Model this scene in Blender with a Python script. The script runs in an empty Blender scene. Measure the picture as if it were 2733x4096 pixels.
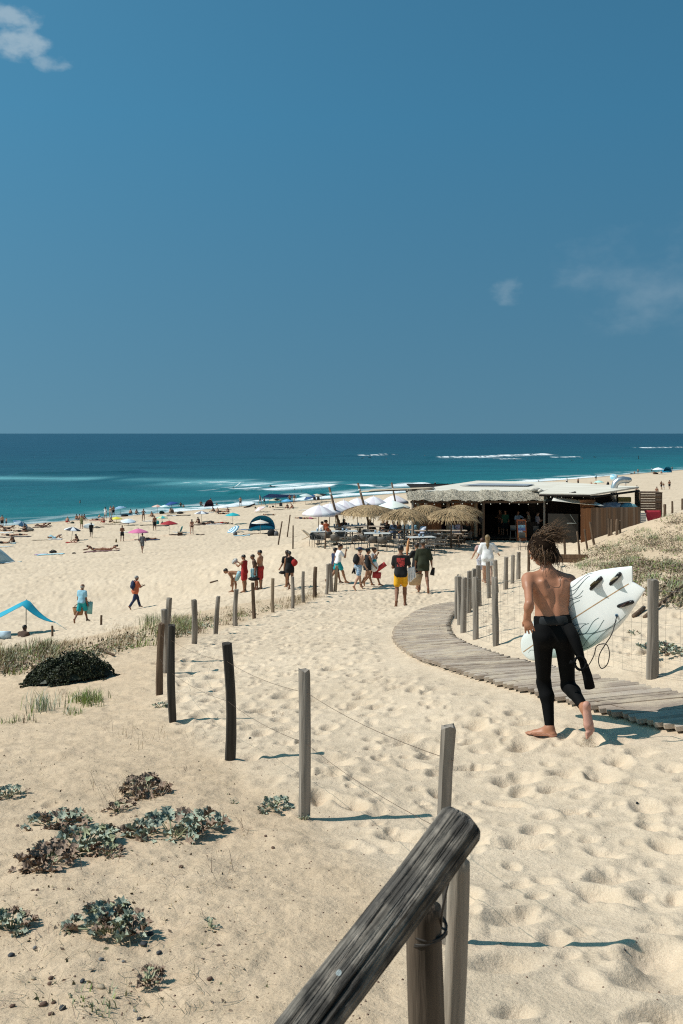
import bpy, bmesh, math, random
import numpy as np
from mathutils import Vector, Matrix, Euler
random.seed(7)
rng = np.random.default_rng(11)
R = math.radians
scene = bpy.context.scene
COL = scene.collection

# ---------------------------------------------------------------- camera
FPX, CU, HV, EYE = 3982.0, 1366.5, 1733.0, 13.0     # focal length, image centre, horizon row (pixels of the 2733 x 4096 frame), eye height above the sea
cam_d = bpy.data.cameras.new('camera')
cam = bpy.data.objects.new('camera', cam_d); COL.objects.link(cam)
cam.location = (0, 0, EYE); cam.rotation_euler = (R(90), 0, 0)
cam_d.sensor_fit = 'VERTICAL'; cam_d.sensor_height = 36.0; cam_d.lens = 36.0 * FPX / 4096.0
cam_d.shift_y = -(2048 - HV) / 4096.0
cam_d.clip_start = 0.05; cam_d.clip_end = 60000
cam_d.dof.use_dof = True; cam_d.dof.focus_distance = 9.0; cam_d.dof.aperture_fstop = 13.0
scene.camera = cam

# ---------------------------------------------------------------- sky, sun, exposure
SUN_AZ_VEC = Vector((-1.0, -0.05, 0)).normalized()   # horizontal direction towards the sun
SUN_EL = R(50)
world = bpy.data.worlds.new('World'); scene.world = world; world.use_nodes = True
wn = world.node_tree; wn.nodes.clear()
def WN(t, **k):
    n = wn.nodes.new(t)
    for a, b in k.items(): setattr(n, a, b)
    return n
wl = wn.links.new
w_out = WN('ShaderNodeOutputWorld'); w_bg = WN('ShaderNodeBackground')
sky = WN('ShaderNodeTexSky', sky_type='NISHITA', sun_disc=False)
sky.sun_elevation = SUN_EL
sky.sun_rotation = math.atan2(SUN_AZ_VEC.x, SUN_AZ_VEC.y)
sky.altitude = 0; sky.air_density = 1.0; sky.dust_density = 1.3; sky.ozone_density = 3.0
w_co = WN('ShaderNodeTexCoord')
w_sep = WN('ShaderNodeSeparateXYZ'); wl(w_co.outputs['Generated'], w_sep.inputs[0])
# clear dry air: the milky band that this model puts on the horizon is lifted out by looking a little higher
w_ma = WN('ShaderNodeMath', operation='MULTIPLY_ADD'); w_ma.inputs[1].default_value = 0.72; w_ma.inputs[2].default_value = 0.28
wl(w_sep.outputs[2], w_ma.inputs[0])
w_cmb = WN('ShaderNodeCombineXYZ'); wl(w_sep.outputs[0], w_cmb.inputs[0]); wl(w_sep.outputs[1], w_cmb.inputs[1]); wl(w_ma.outputs[0], w_cmb.inputs[2])
wl(w_cmb.outputs[0], sky.inputs['Vector'])
w_tint = WN('ShaderNodeMix', data_type='RGBA', blend_type='MULTIPLY'); w_tint.inputs[0].default_value = 1.0
wl(sky.outputs[0], w_tint.inputs[6]); w_tint.inputs[7].default_value = (0.40, 0.925, 0.89, 1)
# a greyer blue low over the sea
w_hz = WN('ShaderNodeMapRange'); w_hz.inputs[1].default_value = 0.0; w_hz.inputs[2].default_value = 0.30; w_hz.inputs[3].default_value = 1.0; w_hz.inputs[4].default_value = 0.0
wl(w_sep.outputs[2], w_hz.inputs[0])
w_hm = WN('ShaderNodeMix', data_type='RGBA', blend_type='MULTIPLY')
wl(w_hz.outputs[0], w_hm.inputs[0]); wl(w_tint.outputs[2], w_hm.inputs[6]); w_hm.inputs[7].default_value = (1.30, 0.82, 0.74, 1)
# small clouds
def cloud_patch(prev, direc, size, stretch, scale, lo, hi, strength, seed):
    d = Vector(direc).normalized()
    sx = d.cross(Vector((0, 0, 1))).normalized(); up = sx.cross(d)
    def dot(v):
        n = WN('ShaderNodeVectorMath', operation='DOT_PRODUCT'); n.inputs[1].default_value = v
        wl(w_co.outputs['Generated'], n.inputs[0]); return n.outputs['Value']
    def mth(op, a, b):
        n = WN('ShaderNodeMath', operation=op)
        for i, q in enumerate((a, b)):
            if isinstance(q, (int, float)): n.inputs[i].default_value = q
            else: wl(q, n.inputs[i])
        return n.outputs[0]
    a = mth('DIVIDE', dot(sx), size * stretch); b = mth('DIVIDE', dot(up), size)
    r2 = mth('ADD', mth('MULTIPLY', a, a), mth('MULTIPLY', b, b))
    fall = mth('SUBTRACT', 1.0, r2)
    no = WN('ShaderNodeTexNoise'); no.inputs['Scale'].default_value = scale; no.inputs['Detail'].default_value = 7; no.inputs['Roughness'].default_value = 0.55
    mp = WN('ShaderNodeMapping'); mp.inputs['Location'].default_value = (seed, seed * .7, 0); mp.inputs['Scale'].default_value = (1, 1, 1.7)
    wl(w_co.outputs['Generated'], mp.inputs[0]); wl(mp.outputs[0], no.inputs[0])
    v = mth('ADD', mth('MULTIPLY', fall, 0.35), no.outputs['Fac'])
    mr = WN('ShaderNodeMapRange', interpolation_type='SMOOTHSTEP'); mr.inputs[1].default_value = lo; mr.inputs[2].default_value = hi; mr.inputs[4].default_value = strength
    wl(v, mr.inputs[0])
    fc = WN('ShaderNodeMath', operation='MAXIMUM'); fc.inputs[1].default_value = 0
    cl = mth('MULTIPLY', mr.outputs[0], mth('GREATER_THAN', dot(tuple(d)), 0.2))
    mx = WN('ShaderNodeMix', data_type='RGBA'); wl(cl, mx.inputs[0]); wl(prev, mx.inputs[6]); mx.inputs[7].default_value = (4.4, 5.2, 5.6, 1)
    return mx.outputs[2]
def pdir(u, v): return ((u - CU) / FPX, 1.0, (HV - v) / FPX)
skyc = w_hm.outputs[2]
skyc = cloud_patch(skyc, pdir(20, 70), 0.016, 2.2, 40.0, 0.56, 0.92, 0.50, 3.1)
skyc = cloud_patch(skyc, pdir(80, 180), 0.017, 1.7, 36.0, 0.54, 0.90, 0.52, 7.7)
skyc = cloud_patch(skyc, pdir(205, 255), 0.010, 2.0, 40.0, 0.54, 0.90, 0.36, 1.9)
skyc = cloud_patch(skyc, pdir(2030, 1170), 0.018, 1.3, 34.0, 0.62, 1.05, 0.22, 8.6)
skyc = cloud_patch(skyc, pdir(2760, 1120), 0.070, 2.4, 19.0, 0.60, 1.2, 0.20, 5.2)
wl(skyc, w_bg.inputs['Color']); w_bg.inputs['Strength'].default_value = 0.118
wl(w_bg.outputs[0], w_out.inputs['Surface'])

sun_d = bpy.data.lights.new('sun', 'SUN'); sun_d.energy = 4.8; sun_d.angle = R(0.53); sun_d.color = (1.0, 0.955, 0.89)
sun = bpy.data.objects.new('sun', sun_d); COL.objects.link(sun)
sdir = Vector((SUN_AZ_VEC.x * math.cos(SUN_EL), SUN_AZ_VEC.y * math.cos(SUN_EL), math.sin(SUN_EL)))
sun.rotation_euler = (-sdir).to_track_quat('-Z', 'Y').to_euler(); sun.location = (-30, 0, 60)

vs = scene.view_settings
vs.view_transform = 'Standard'; vs.look = 'None'; vs.gamma = 1.0; vs.exposure = 0.0; vs.use_curve_mapping = False
scene.render.engine = 'CYCLES'
scene.cycles.use_denoising = False; scene.cycles.filter_width = 1.15; scene.cycles.use_adaptive_sampling = False
scene.cycles.max_bounces = 6; scene.cycles.diffuse_bounces = 3; scene.cycles.transparent_max_bounces = 8

# ---------------------------------------------------------------- materials
MATS = {}
def M(name, col, rough=0.75, var=0.12, vscale=8.0, bump=0.0, bscale=60.0, metal=0.0, spec=0.35, stretch=None, col2=None, coat=0.0, detail=5.0):
    """procedural material: base colour broken up by noise, fine bump"""
    if name in MATS: return MATS[name]
    m = bpy.data.materials.new(name); m.use_nodes = True; nt = m.node_tree
    b = nt.nodes['Principled BSDF']
    b.inputs['Roughness'].default_value = rough; b.inputs['Metallic'].default_value = metal
    b.inputs['Specular IOR Level'].default_value = spec; b.inputs['Coat Weight'].default_value = coat
    tc = nt.nodes.new('ShaderNodeTexCoord'); mp = nt.nodes.new('ShaderNodeMapping')
    nt.links.new(tc.outputs['Object'], mp.inputs[0])
    if stretch: mp.inputs['Scale'].default_value = stretch
    oi = nt.nodes.new('ShaderNodeObjectInfo')
    ad = nt.nodes.new('ShaderNodeVectorMath'); ad.operation = 'ADD'
    sc = nt.nodes.new('ShaderNodeVectorMath'); sc.operation = 'SCALE'; sc.inputs[0].default_value = (13, 7, 5)
    nt.links.new(oi.outputs['Random'], sc.inputs['Scale']); nt.links.new(mp.outputs[0], ad.inputs[0]); nt.links.new(sc.outputs[0], ad.inputs[1])
    no = nt.nodes.new('ShaderNodeTexNoise'); no.inputs['Scale'].default_value = vscale; no.inputs['Detail'].default_value = detail
    nt.links.new(ad.outputs[0], no.inputs['Vector'])
    cr = nt.nodes.new('ShaderNodeValToRGB')
    c = np.array(col[:3]); c2 = np.array(col2[:3]) if col2 else None
    lo = c * (1 - var) if c2 is None else c; hi = np.minimum(c * (1 + var), 1.0) if c2 is None else c2
    cr.color_ramp.elements[0].position = 0.32; cr.color_ramp.elements[0].color = (*lo, 1)
    cr.color_ramp.elements[1].position = 0.68; cr.color_ramp.elements[1].color = (*hi, 1)
    nt.links.new(no.outputs['Fac'], cr.inputs[0]); nt.links.new(cr.outputs[0], b.inputs['Base Color'])
    if bump:
        nb = nt.nodes.new('ShaderNodeTexNoise'); nb.inputs['Scale'].default_value = bscale; nb.inputs['Detail'].default_value = 4
        nt.links.new(ad.outputs[0], nb.inputs['Vector'])
        bp = nt.nodes.new('ShaderNodeBump'); bp.inputs['Strength'].default_value = bump; bp.inputs['Distance'].default_value = 0.02
        nt.links.new(nb.outputs['Fac'], bp.inputs['Height']); nt.links.new(bp.outputs[0], b.inputs['Normal'])
    MATS[name] = m
    return m
def mix_nodes(m):
    nt = m.node_tree
    def N(t, **k):
        n = nt.nodes.new(t)
        for a, b in k.items(): setattr(n, a, b)
        return n
    return nt, N, nt.links.new

# ---------------------------------------------------------------- mesh helpers
class MB:
    """collects shapes into one mesh"""
    def __init__(s): s.v = []; s.f = []; s.m = []; s.cur = 0
    def add(s, vs_, fs_, mi=None):
        o = len(s.v); s.v += [tuple(p) for p in vs_]; s.f += [tuple(i + o for i in f) for f in fs_]
        s.m += [s.cur if mi is None else mi] * len(fs_); return s
    def box(s, c, d, rot=None, mi=None, taper=1.0):
        hx, hy, hz = d[0] / 2, d[1] / 2, d[2] / 2
        pts = [Vector((x * (taper if z > 0 else 1), y * (taper if z > 0 else 1), z)) for x in (-hx, hx) for y in (-hy, hy) for z in (-hz, hz)]
        if rot is not None:
            m = rot if isinstance(rot, Matrix) else Euler(rot).to_matrix(); pts = [m @ p for p in pts]
        c = Vector(c)
        return s.add([p + c for p in pts], [(0, 1, 3, 2), (4, 6, 7, 5), (0, 4, 5, 1), (2, 3, 7, 6), (0, 2, 6, 4), (1, 5, 7, 3)], mi)
    def tube(s, pts, rad, n=6, mi=None, caps=True, jitter=0.0):
        pts = [Vector(p) for p in pts]; k = len(pts)
        rad = [rad] * k if isinstance(rad, (int, float)) else list(rad)
        vs_, fs_ = [], []
        t0 = (pts[1] - pts[0]).normalized(); ref = Vector((0, 0, 1)) if abs(t0.z) < .9 else Vector((1, 0, 0))
        nrm = t0.cross(ref).normalized()
        for i in range(k):
            t = (pts[min(i + 1, k - 1)] - pts[max(i - 1, 0)])
            t = t.normalized() if t.length > 1e-9 else t0
            nrm = (nrm - t * nrm.dot(t)).normalized(); bn = t.cross(nrm)
            for j in range(n):
                a = 2 * math.pi * j / n
                r = rad[i] * (1 + (random.uniform(-jitter, jitter) if jitter else 0))
                vs_.append(pts[i] + (nrm * math.cos(a) + bn * math.sin(a)) * r)
        for i in range(k - 1):
            for j in range(n): fs_.append((i * n + j, i * n + (j + 1) % n, (i + 1) * n + (j + 1) % n, (i + 1) * n + j))
        if caps: fs_.append(tuple(range(n - 1, -1, -1))); fs_.append(tuple((k - 1) * n + j for j in range(n)))
        return s.add(vs_, fs_, mi)
    def lathe(s, prof, n=12, c=(0, 0, 0), mi=None, mif=None):
        vs_, fs_ = [], []
        for r, z in prof:
            for j in range(n):
                a = 2 * math.pi * j / n; vs_.append((c[0] + r * math.cos(a), c[1] + r * math.sin(a), c[2] + z))
        o = len(s.v); s.v += vs_
        for i in range(len(prof) - 1):
            for j in range(n):
                s.f.append((o + i * n + j, o + i * n + (j + 1) % n, o + (i + 1) * n + (j + 1) % n, o + (i + 1) * n + j))
                s.m.append(mif(i, j) if mif else (s.cur if mi is None else mi))
        return s
    def blob(s, c, r, sub=2, noise=0.15, mi=None):
        bm = bmesh.new(); bmesh.ops.create_icosphere(bm, subdivisions=sub, radius=1.0)
        bm.verts.ensure_lookup_table()
        ph = [random.uniform(0, 6) for _ in range(6)]
        vs_ = []
        for v in bm.verts:
            p = v.co; k = 1 + noise * (math.sin(3 * p.x + ph[0]) * math.sin(2.3 * p.y + ph[1]) + .6 * math.sin(4.1 * p.z + ph[2]) * math.sin(3.7 * p.x + ph[3]))
            vs_.append((c[0] + p.x * r[0] * k, c[1] + p.y * r[1] * k, c[2] + p.z * r[2] * k))
        fs_ = [tuple(v.index for v in f.verts) for f in bm.faces]; bm.free()
        return s.add(vs_, fs_, mi)
    def mesh(s, name, mats, smooth=True):
        me = bpy.data.meshes.new(name); me.from_pydata([tuple(p) for p in s.v], [], s.f)
        for m in (mats if isinstance(mats, (list, tuple)) else [mats]): me.materials.append(m)
        me.polygons.foreach_set('material_index', s.m)
        if smooth: me.polygons.foreach_set('use_smooth', [True] * len(s.f))
        me.update(); return me
    def build(s, name, mats, parent=None, smooth=True, loc=None, rz=None, auto=None):
        o = link(name, s.mesh(name, mats, smooth), parent)
        if auto is not None: sharp(o.data, auto)
        if loc is not None: o.location = loc
        if rz is not None: o.rotation_euler = (0, 0, rz)
        return o
def sharp(me, ang=0.6):
    me.set_sharp_from_angle(angle=ang)
def link(name, data, parent=None):
    o = bpy.data.objects.new(name, data); COL.objects.link(o)
    if parent is not None: o.parent = parent
    return o
def tag(o, label=None, cat=None, group=None, kind=None):
    if label: o['label'] = label
    if cat: o['category'] = cat
    if group: o['group'] = group
    if kind: o['kind'] = kind
    return o
def empty(name, loc=(0, 0, 0), rz=0.0, label=None, cat=None, group=None):
    o = link(name, None); o.location = loc; o.rotation_euler = (0, 0, rz); o.empty_display_size = 0.1
    return tag(o, label, cat, group)
KIDS = {}
def kids(o):
    return [c for c in bpy.data.objects if c.parent == o]
def copy_tree(o, parent=None, depth=0, _cache={}):
    c = o.copy(); COL.objects.link(c)
    if parent is not None: c.parent = parent
    for ch in o.children: copy_tree(ch, c, depth + 1)
    return c
def np_mesh(name, V, Q, mats, mat_idx=None, smooth=True):
    """mesh from numpy arrays: V (n,3), Q (m,4) quads"""
    me = bpy.data.meshes.new(name); n, m, k = len(V), len(Q), Q.shape[1]
    me.vertices.add(n); me.vertices.foreach_set('co', np.ascontiguousarray(V, dtype=np.float32).ravel())
    me.loops.add(m * k); me.loops.foreach_set('vertex_index', np.ascontiguousarray(Q, dtype=np.int32).ravel())
    me.polygons.add(m); me.polygons.foreach_set('loop_start', np.arange(0, m * k, k, dtype=np.int32))
    me.polygons.foreach_set('loop_total', np.full(m, k, dtype=np.int32))
    me.polygons.foreach_set('use_smooth', np.full(m, smooth))
    for x in (mats if isinstance(mats, (list, tuple)) else [mats]): me.materials.append(x)
    if mat_idx is not None: me.polygons.foreach_set('material_index', np.asarray(mat_idx, dtype=np.int32))
    me.update(calc_edges=True); me.validate(); return me

# ---------------------------------------------------------------- numpy noise
def hash2(ix, iy, s):
    h = (ix.astype(np.int64) * 374761393 + iy.astype(np.int64) * 668265263 + s * 144665) & 0xFFFFFFFF
    h = ((h ^ (h >> 13)) * 1274126177) & 0xFFFFFFFF
    h = (h ^ (h >> 16)) & 0xFFFFFFFF
    return h / 4294967295.0
def vnoise(x, y, s=0):
    ix = np.floor(x); iy = np.floor(y); fx = x - ix; fy = y - iy
    fx = fx * fx * (3 - 2 * fx); fy = fy * fy * (3 - 2 * fy)
    a = hash2(ix, iy, s); b = hash2(ix + 1, iy, s); c = hash2(ix, iy + 1, s); d = hash2(ix + 1, iy + 1, s)
    return (a + (b - a) * fx) * (1 - fy) + (c + (d - c) * fx) * fy
def fbm(x, y, s=0, o=4):
    t = 0; a = .5
    for i in range(o): t = t + a * vnoise(x, y, s + i * 17); x = x * 2.03 + 5.1; y = y * 2.03 + 3.7; a *= .5
    return t
def sstep(a, b, x):
    t = np.clip((x - a) / (b - a), 0, 1); return t * t * (3 - 2 * t)

# pixel of the 2733x4096 frame -> ray ; world point at a depth
def wp(u, v, d): return Vector(((u - CU) / FPX * d, d, EYE - (v - HV) / FPX * d))
DS = 1.743
def wd(u, v, d): return wp(u * DS, v * DS, d)
# ================================================================ terrain
SN = np.array((-0.785, 0.62)); S0 = np.array((-48.0, 140.0))      # straight shoreline: seaward normal and a point on it
def shore_t(x, y): return (x - S0[0]) * SN[0] + (y - S0[1]) * SN[1]
PT = np.array([-400, -200, -140, -124.5, -115, -108, -103, -97, -92, -88, -80, -60, -41, -20, -6, 0, 8, 30, 120, 600.])
PZ = np.array([14, 13.5, 12.3, 11.4, 9.9, 8.2, 7.0, 5.6, 5.0, 4.65, 3.9, 2.55, 1.5, .75, .35, 0, -.5, -2.2, -6, -14.])
_tt = np.linspace(-400, 600, 4001); _pz = np.interp(_tt, PT, PZ); _k = np.hanning(25); _k /= _k.sum()
_pz = np.convolve(np.pad(_pz, 12, 'edge'), _k, 'valid')
def base_z(x, y): return np.interp(shore_t(x, y), _tt, _pz)
# measured spots: pixel in the 1568-wide view + distance
CP = []
def cpx(u, v, d): p = wd(u, v, d); CP.append((p.x, p.y, p.z))
for a in [(1040, 2160, 4.09), (690, 1872, 6.1), (525, 1745, 7.76), (400, 1660, 9.35), (365, 1596, 11.6), (378, 1543, 13.6), (442, 1478, 18.2), (492, 1453, 20.6),
          (541, 1437, 22.4), (585, 1420, 24.2), (627, 1407, 26), (672, 1396, 27.8), (724, 1370, 31), (765, 1357, 34),
          (1495, 1550, 9.1), (1138, 1478, 13.4), (1064, 1447, 16.2), (1250, 1680, 8.4), (1568, 1680, 8.2), (1200, 1592, 9.6), (960, 1500, 13.1), (905, 1450, 16), (985, 1398, 22.4),
          (920, 1392, 29.5), (775, 1343, 42.5), (825, 1355, 41.5), (970, 1362, 39.5), (600, 1357, 44.5), (665, 1352, 43),
          (312, 1400, 49.8), (190, 1428, 43.6), (1115, 1340, 36), (75, 1588, 12.8), (200, 1640, 10.6), (0, 1900, 5.5), (0, 2350, 2.95), (350, 2350, 2.95), (300, 1950, 5.1), (1568, 2350, 3.0),
          (60, 1500, 16.5), (320, 1452, 19.0), (1300, 1380, 20.0), (1400, 1352, 18.0), (1568, 1330, 14.0), (1568, 1250, 24.0), (1520, 1200, 36), (1568, 1172, 40), (1440, 1235, 36), (1340, 1285, 36), (1300, 1335, 28),
          (740, 1258, 56), (1000, 1262, 56), (1230, 1262, 58), (1180, 1245, 64), (1330, 1262, 50), (1420, 1225, 66), (960, 1240, 64), (760, 1235, 62)]:
    cpx(*a)
CP += [(0, 0, 11.35), (0, -4, 11.7), (1.5, 1.9, 11.2), (-2, 1.5, 11.25), (4, 62, 6.25), (10, 66, 6.25), (16, 66, 6.25), (20, 74, 5.6), (8, 78, 5.6), (-1, 68, 5.9), (14, 52, 7.0), (24, 60, 7.5), (10, 10, 11.2), (-8, 12, 9.2), (-10, 6, 10.6), (22, 30, 10.6), (30, 45, 9.5), (20, 18, 11.2)]
CP = np.array(CP)
_cl = 7.0
def _kern(ax, ay, bx, by):
    d2 = (ax[:, None] - bx[None]) ** 2 + (ay[:, None] - by[None]) ** 2
    return np.exp(-d2 / (2 * _cl * _cl)) * .55 + np.exp(-d2 / (2 * 3.0 ** 2)) * .25 + .2 * np.exp(-d2 / (2 * 18. ** 2))
_cw = np.linalg.solve(_kern(CP[:, 0], CP[:, 1], CP[:, 0], CP[:, 1]) + .06 * np.eye(len(CP)), CP[:, 2] - base_z(CP[:, 0], CP[:, 1]))
def ground_z(x, y):
    """smooth height of the land (without footprints)"""
    x = np.atleast_1d(np.asarray(x, float)); y = np.atleast_1d(np.asarray(y, float)); sh = x.shape
    x = x.ravel(); y = y.ravel(); z = base_z(x, y)
    near = np.where((y < 110) & (y > -40) & (np.abs(x) < 70))[0]
    for i in range(0, len(near), 40000):
        q = near[i:i + 40000]; z[q] += _kern(x[q], y[q], CP[:, 0], CP[:, 1]) @ _cw
    return z.reshape(sh)

# which ground is trodden, which is quiet dune
FENCE_L = np.array([[.46, 4.09], [-.25, 6.1], [-.88, 7.76], [-1.57, 9.35], [-2.1, 11.6], [-2.4, 13.6], [-2.75, 18.2], [-2.65, 20.6], [-2.4, 22.4], [-2.1, 24.2], [-1.8, 26], [-1.4, 27.8], [-.8, 31], [-.3, 34], [-.2, 60], [-2, 60]])
def left_fence_x(y): return np.interp(y, FENCE_L[:14, 1], FENCE_L[:14, 0], left=.30, right=-.3)
def trodden(x, y):
    fx = left_fence_x(y)
    path = sstep(-.25, .25, x - fx)
    t = shore_t(x, y)
    beach = sstep(-101, -95, t)
    wet = 1 - sstep(-9, -3, t)
    rd = 1 - sstep(0.2, 2.2, x - (3.4 + .05 * y + np.maximum(y - 14, 0) * .10)) * sstep(9, 12, y) * (1 - sstep(44, 50, y))
    return np.clip(np.maximum(path * (y < 36) * rd, np.maximum(beach, (y > 34) * rd * sstep(-4, -1, x))) * wet, 0, 1)
def dimples(x, y, cell, s, ln, wd_, depth, prob=1.0):
    """worn footprints: one oriented hollow with a pushed-up rim per cell"""
    gx = np.floor(x / cell); gy = np.floor(y / cell); out = np.zeros_like(x)
    for ox in (-1, 0, 1):
        for oy in (-1, 0, 1):
            cx = gx + ox; cy = gy + oy
            px = (cx + .1 + .8 * hash2(cx, cy, s)) * cell; py = (cy + .1 + .8 * hash2(cx, cy, s + 1)) * cell
            an = (hash2(cx, cy, s + 2) - .5) * 2.2 + 1.2; sz = .65 + .7 * hash2(cx, cy, s + 3)
            on = hash2(cx, cy, s + 4) < prob
            dx = x - px; dy = y - py; ca = np.cos(an); sa = np.sin(an)
            a = (dx * ca + dy * sa) / (ln * sz); b = (-dx * sa + dy * ca) / (wd_ * sz)
            r = np.sqrt(a * a + b * b)
            prof = -(1 - sstep(.25, 1.0, r)) + .26 * np.exp(-((r - 1.12) / .26) ** 2)
            out += on * prof * (.5 + .8 * hash2(cx, cy, s + 5))
    return out * depth
# grid fanned out from the spot where one stands: dense towards the sea, sparse behind
def fan(ang_dense, nd, ns):
    a = np.linspace(-ang_dense, ang_dense, nd)
    b = np.linspace(ang_dense, 2 * math.pi - ang_dense, ns + 2)[1:-1]
    return np.concatenate([a, b])
ang = fan(R(25), 800, 90)
rad = [.001, .6, 1.0, 1.3]
while rad[-1] < 34: rad.append(rad[-1] * 1.0047 + .0012)
while rad[-1] < 480: rad.append(rad[-1] * 1.0072)
while rad[-1] < 900: rad.append(rad[-1] * 1.06)
rad = np.array(rad)
AA, RR = np.meshgrid(ang, rad); GX = RR * np.sin(AA); GY = RR * np.cos(AA)
GZ = ground_z(GX, GY); GS = GZ.copy()
A0 = R(25)
ND = int(np.sum(np.abs(ang) <= A0 + 1e-9)); DA = 2 * A0 / (ND - 1)
def _look(G, x, y):
    r = math.hypot(x, y); a = math.atan2(x, y)
    if abs(a) >= A0 - 1e-6 or r < rad[1] or r >= rad[-2]: return None
    i = int(np.searchsorted(rad, r)) - 1; fi = (r - rad[i]) / (rad[i + 1] - rad[i]); q = (a + A0) / DA; j = int(q); fj = q - j
    return float((G[i, j] * (1 - fj) + G[i, j + 1] * fj) * (1 - fi) + (G[i + 1, j] * (1 - fj) + G[i + 1, j + 1] * fj) * fi)
def surf_z(x, y):
    """height of the sand including footprints"""
    z = _look(GZ, x, y); return gz(x, y) if z is None else z
def gz(x, y):
    z = _look(GS, x, y); return float(ground_z([x], [y])[0]) if z is None else z
def hit(u, v, dmin=1.5, dmax=420):
    """where the sight line through pixel (u, v) first meets the land (or the sea)"""
    v = max(v, HV + 1); k = (u - CU) / FPX; a = math.atan2(k, 1); q = min(max((a + A0) / DA, 0), ND - 1.001); j = int(q); fj = q - j
    g = np.maximum(GS[:, j] * (1 - fj) + GS[:, j + 1] * fj, 0); d = rad * math.cos(a); z = EYE - (v - HV) / FPX * d
    w = np.where((z <= g) & (d >= dmin))[0]
    i = w[0] if len(w) else len(d) - 1
    e0 = z[i - 1] - g[i - 1]; e1 = z[i] - g[i]; t = e0 / (e0 - e1) if (i > 0 and e0 > 0) else 1.0
    dd = d[i - 1] + (d[i] - d[i - 1]) * t if i > 0 else d[0]
    dd = max(dd, dmin); px = k * dd
    return Vector((px, dd, max(gz(px, dd), 0)))
def hitd(u, v, **k): return hit(u * DS, v * DS, **k)
# boardwalk: paired points on its two edges (1568-wide pixels), laid on the land
WALK = [((1568, 1676), (1850, 1650)), ((1477, 1660), (1740, 1632)), ((1394, 1637), (1640, 1612)), ((1233, 1592), (1450, 1572)), ((1119, 1563), (1320, 1546)), ((997, 1524), (1185, 1516)), ((942, 1501), (1100, 1490)), ((909, 1475), (1048, 1468)), ((905, 1453), (1033, 1449)), ((913, 1438), (1030, 1433)), ((942, 1413), (1038, 1414)), ((982, 1395), (1052, 1402)), ((1045, 1382), (1085, 1392))]
EL = [tuple(hitd(*a, dmin=5)[:2]) for a, b in WALK]; ER = [tuple(hitd(*b, dmin=5)[:2]) for a, b in WALK]
_bc = np.array([((a[0] + b[0]) / 2, (a[1] + b[1]) / 2) for a, b in zip(EL, ER)])
def walk_dist(x, y):
    best = np.full(x.shape, 99.)
    for (ax, ay), (bx, by) in zip(_bc[:-1], _bc[1:]):
        ex, ey = bx - ax, by - ay; t = np.clip(((x - ax) * ex + (y - ay) * ey) / (ex * ex + ey * ey), 0, 1); best = np.minimum(best, np.hypot(x - ax - t * ex, y - ay - t * ey))
    return best
def relief(x, y):
    m = trodden(x, y); d = np.hypot(x, y)
    wx = x + .10 * (fbm(x * 2.1, y * 2.1, 5, 3) - .5); wy = y + .10 * (fbm(x * 2.1 + 9, y * 2.1, 6, 3) - .5)
    h = (fbm(x * .55, y * .55, 21, 4) - .47) * .15; f = np.zeros_like(x); big = np.zeros_like(x); q = np.zeros_like(x)
    near = 1 - sstep(36, 60, d)
    k = (near > 0) & (m > 0); X, Y = wx[k], wy[k]
    f[k] = dimples(X, Y, .42, 31, .15, .095, .042, .80) + dimples(X + 3.3, Y + 1.7, .70, 57, .20, .125, .046, .72) + dimples(X + 1.1, Y + 7.7, .25, 91, .085, .06, .020, .8) + (fbm(X * 9, Y * 9, 71, 3) - .44) * .012 + sstep(.56, .76, fbm(X * 4.2, Y * 4.2, 88, 3)) * .016
    k = (d > 20) & (m > 0); X, Y = wx[k], wy[k]
    big[k] = dimples(X, Y, .95, 131, .33, .24, .042, .85) + dimples(X + 5, Y + 2, .62, 151, .21, .16, .034, .8)
    k = m < 1; X, Y = x[k], y[k]
    q[k] = (fbm(X * 3.1, Y * 3.1, 77, 4) - .47) * .055 + (fbm(X * 12, Y * 12, 78, 3) - .44) * .026 + dimples(wx[k], wy[k], 1.0, 171, .11, .07, .03, .4)
    z = h * (.35 + .65 * m) + m * (near * f + (1 - near) * big + sstep(20, 45, d) * (1 - sstep(150, 200, d)) * .4 * big) + (1 - m) * q
    w = 1 - sstep(.55, 1.05, walk_dist(x, y)); return z * (1 - .85 * w) - .035 * w
dense = (AA <= R(25.2)) & (RR < 300)
rel = np.zeros_like(GZ); rel[dense] = relief(GX[dense], GY[dense])
GZ = GZ + rel * (1 - sstep(-3, 0, shore_t(GX, GY)))
# a ring round the camera side, kept out of the sand
def grid_quads(nr, na, wrap=True):
    i = np.arange(nr - 1)[:, None]; j = np.arange(na if wrap else na - 1)[None]
    a = i * na + j; b = i * na + (j + 1) % na
    return np.stack([a, b, b + na, a + na], -1).reshape(-1, 4)
Q = grid_quads(len(rad), len(ang))
V = np.stack([GX, GY, GZ], -1).reshape(-1, 3)

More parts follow.
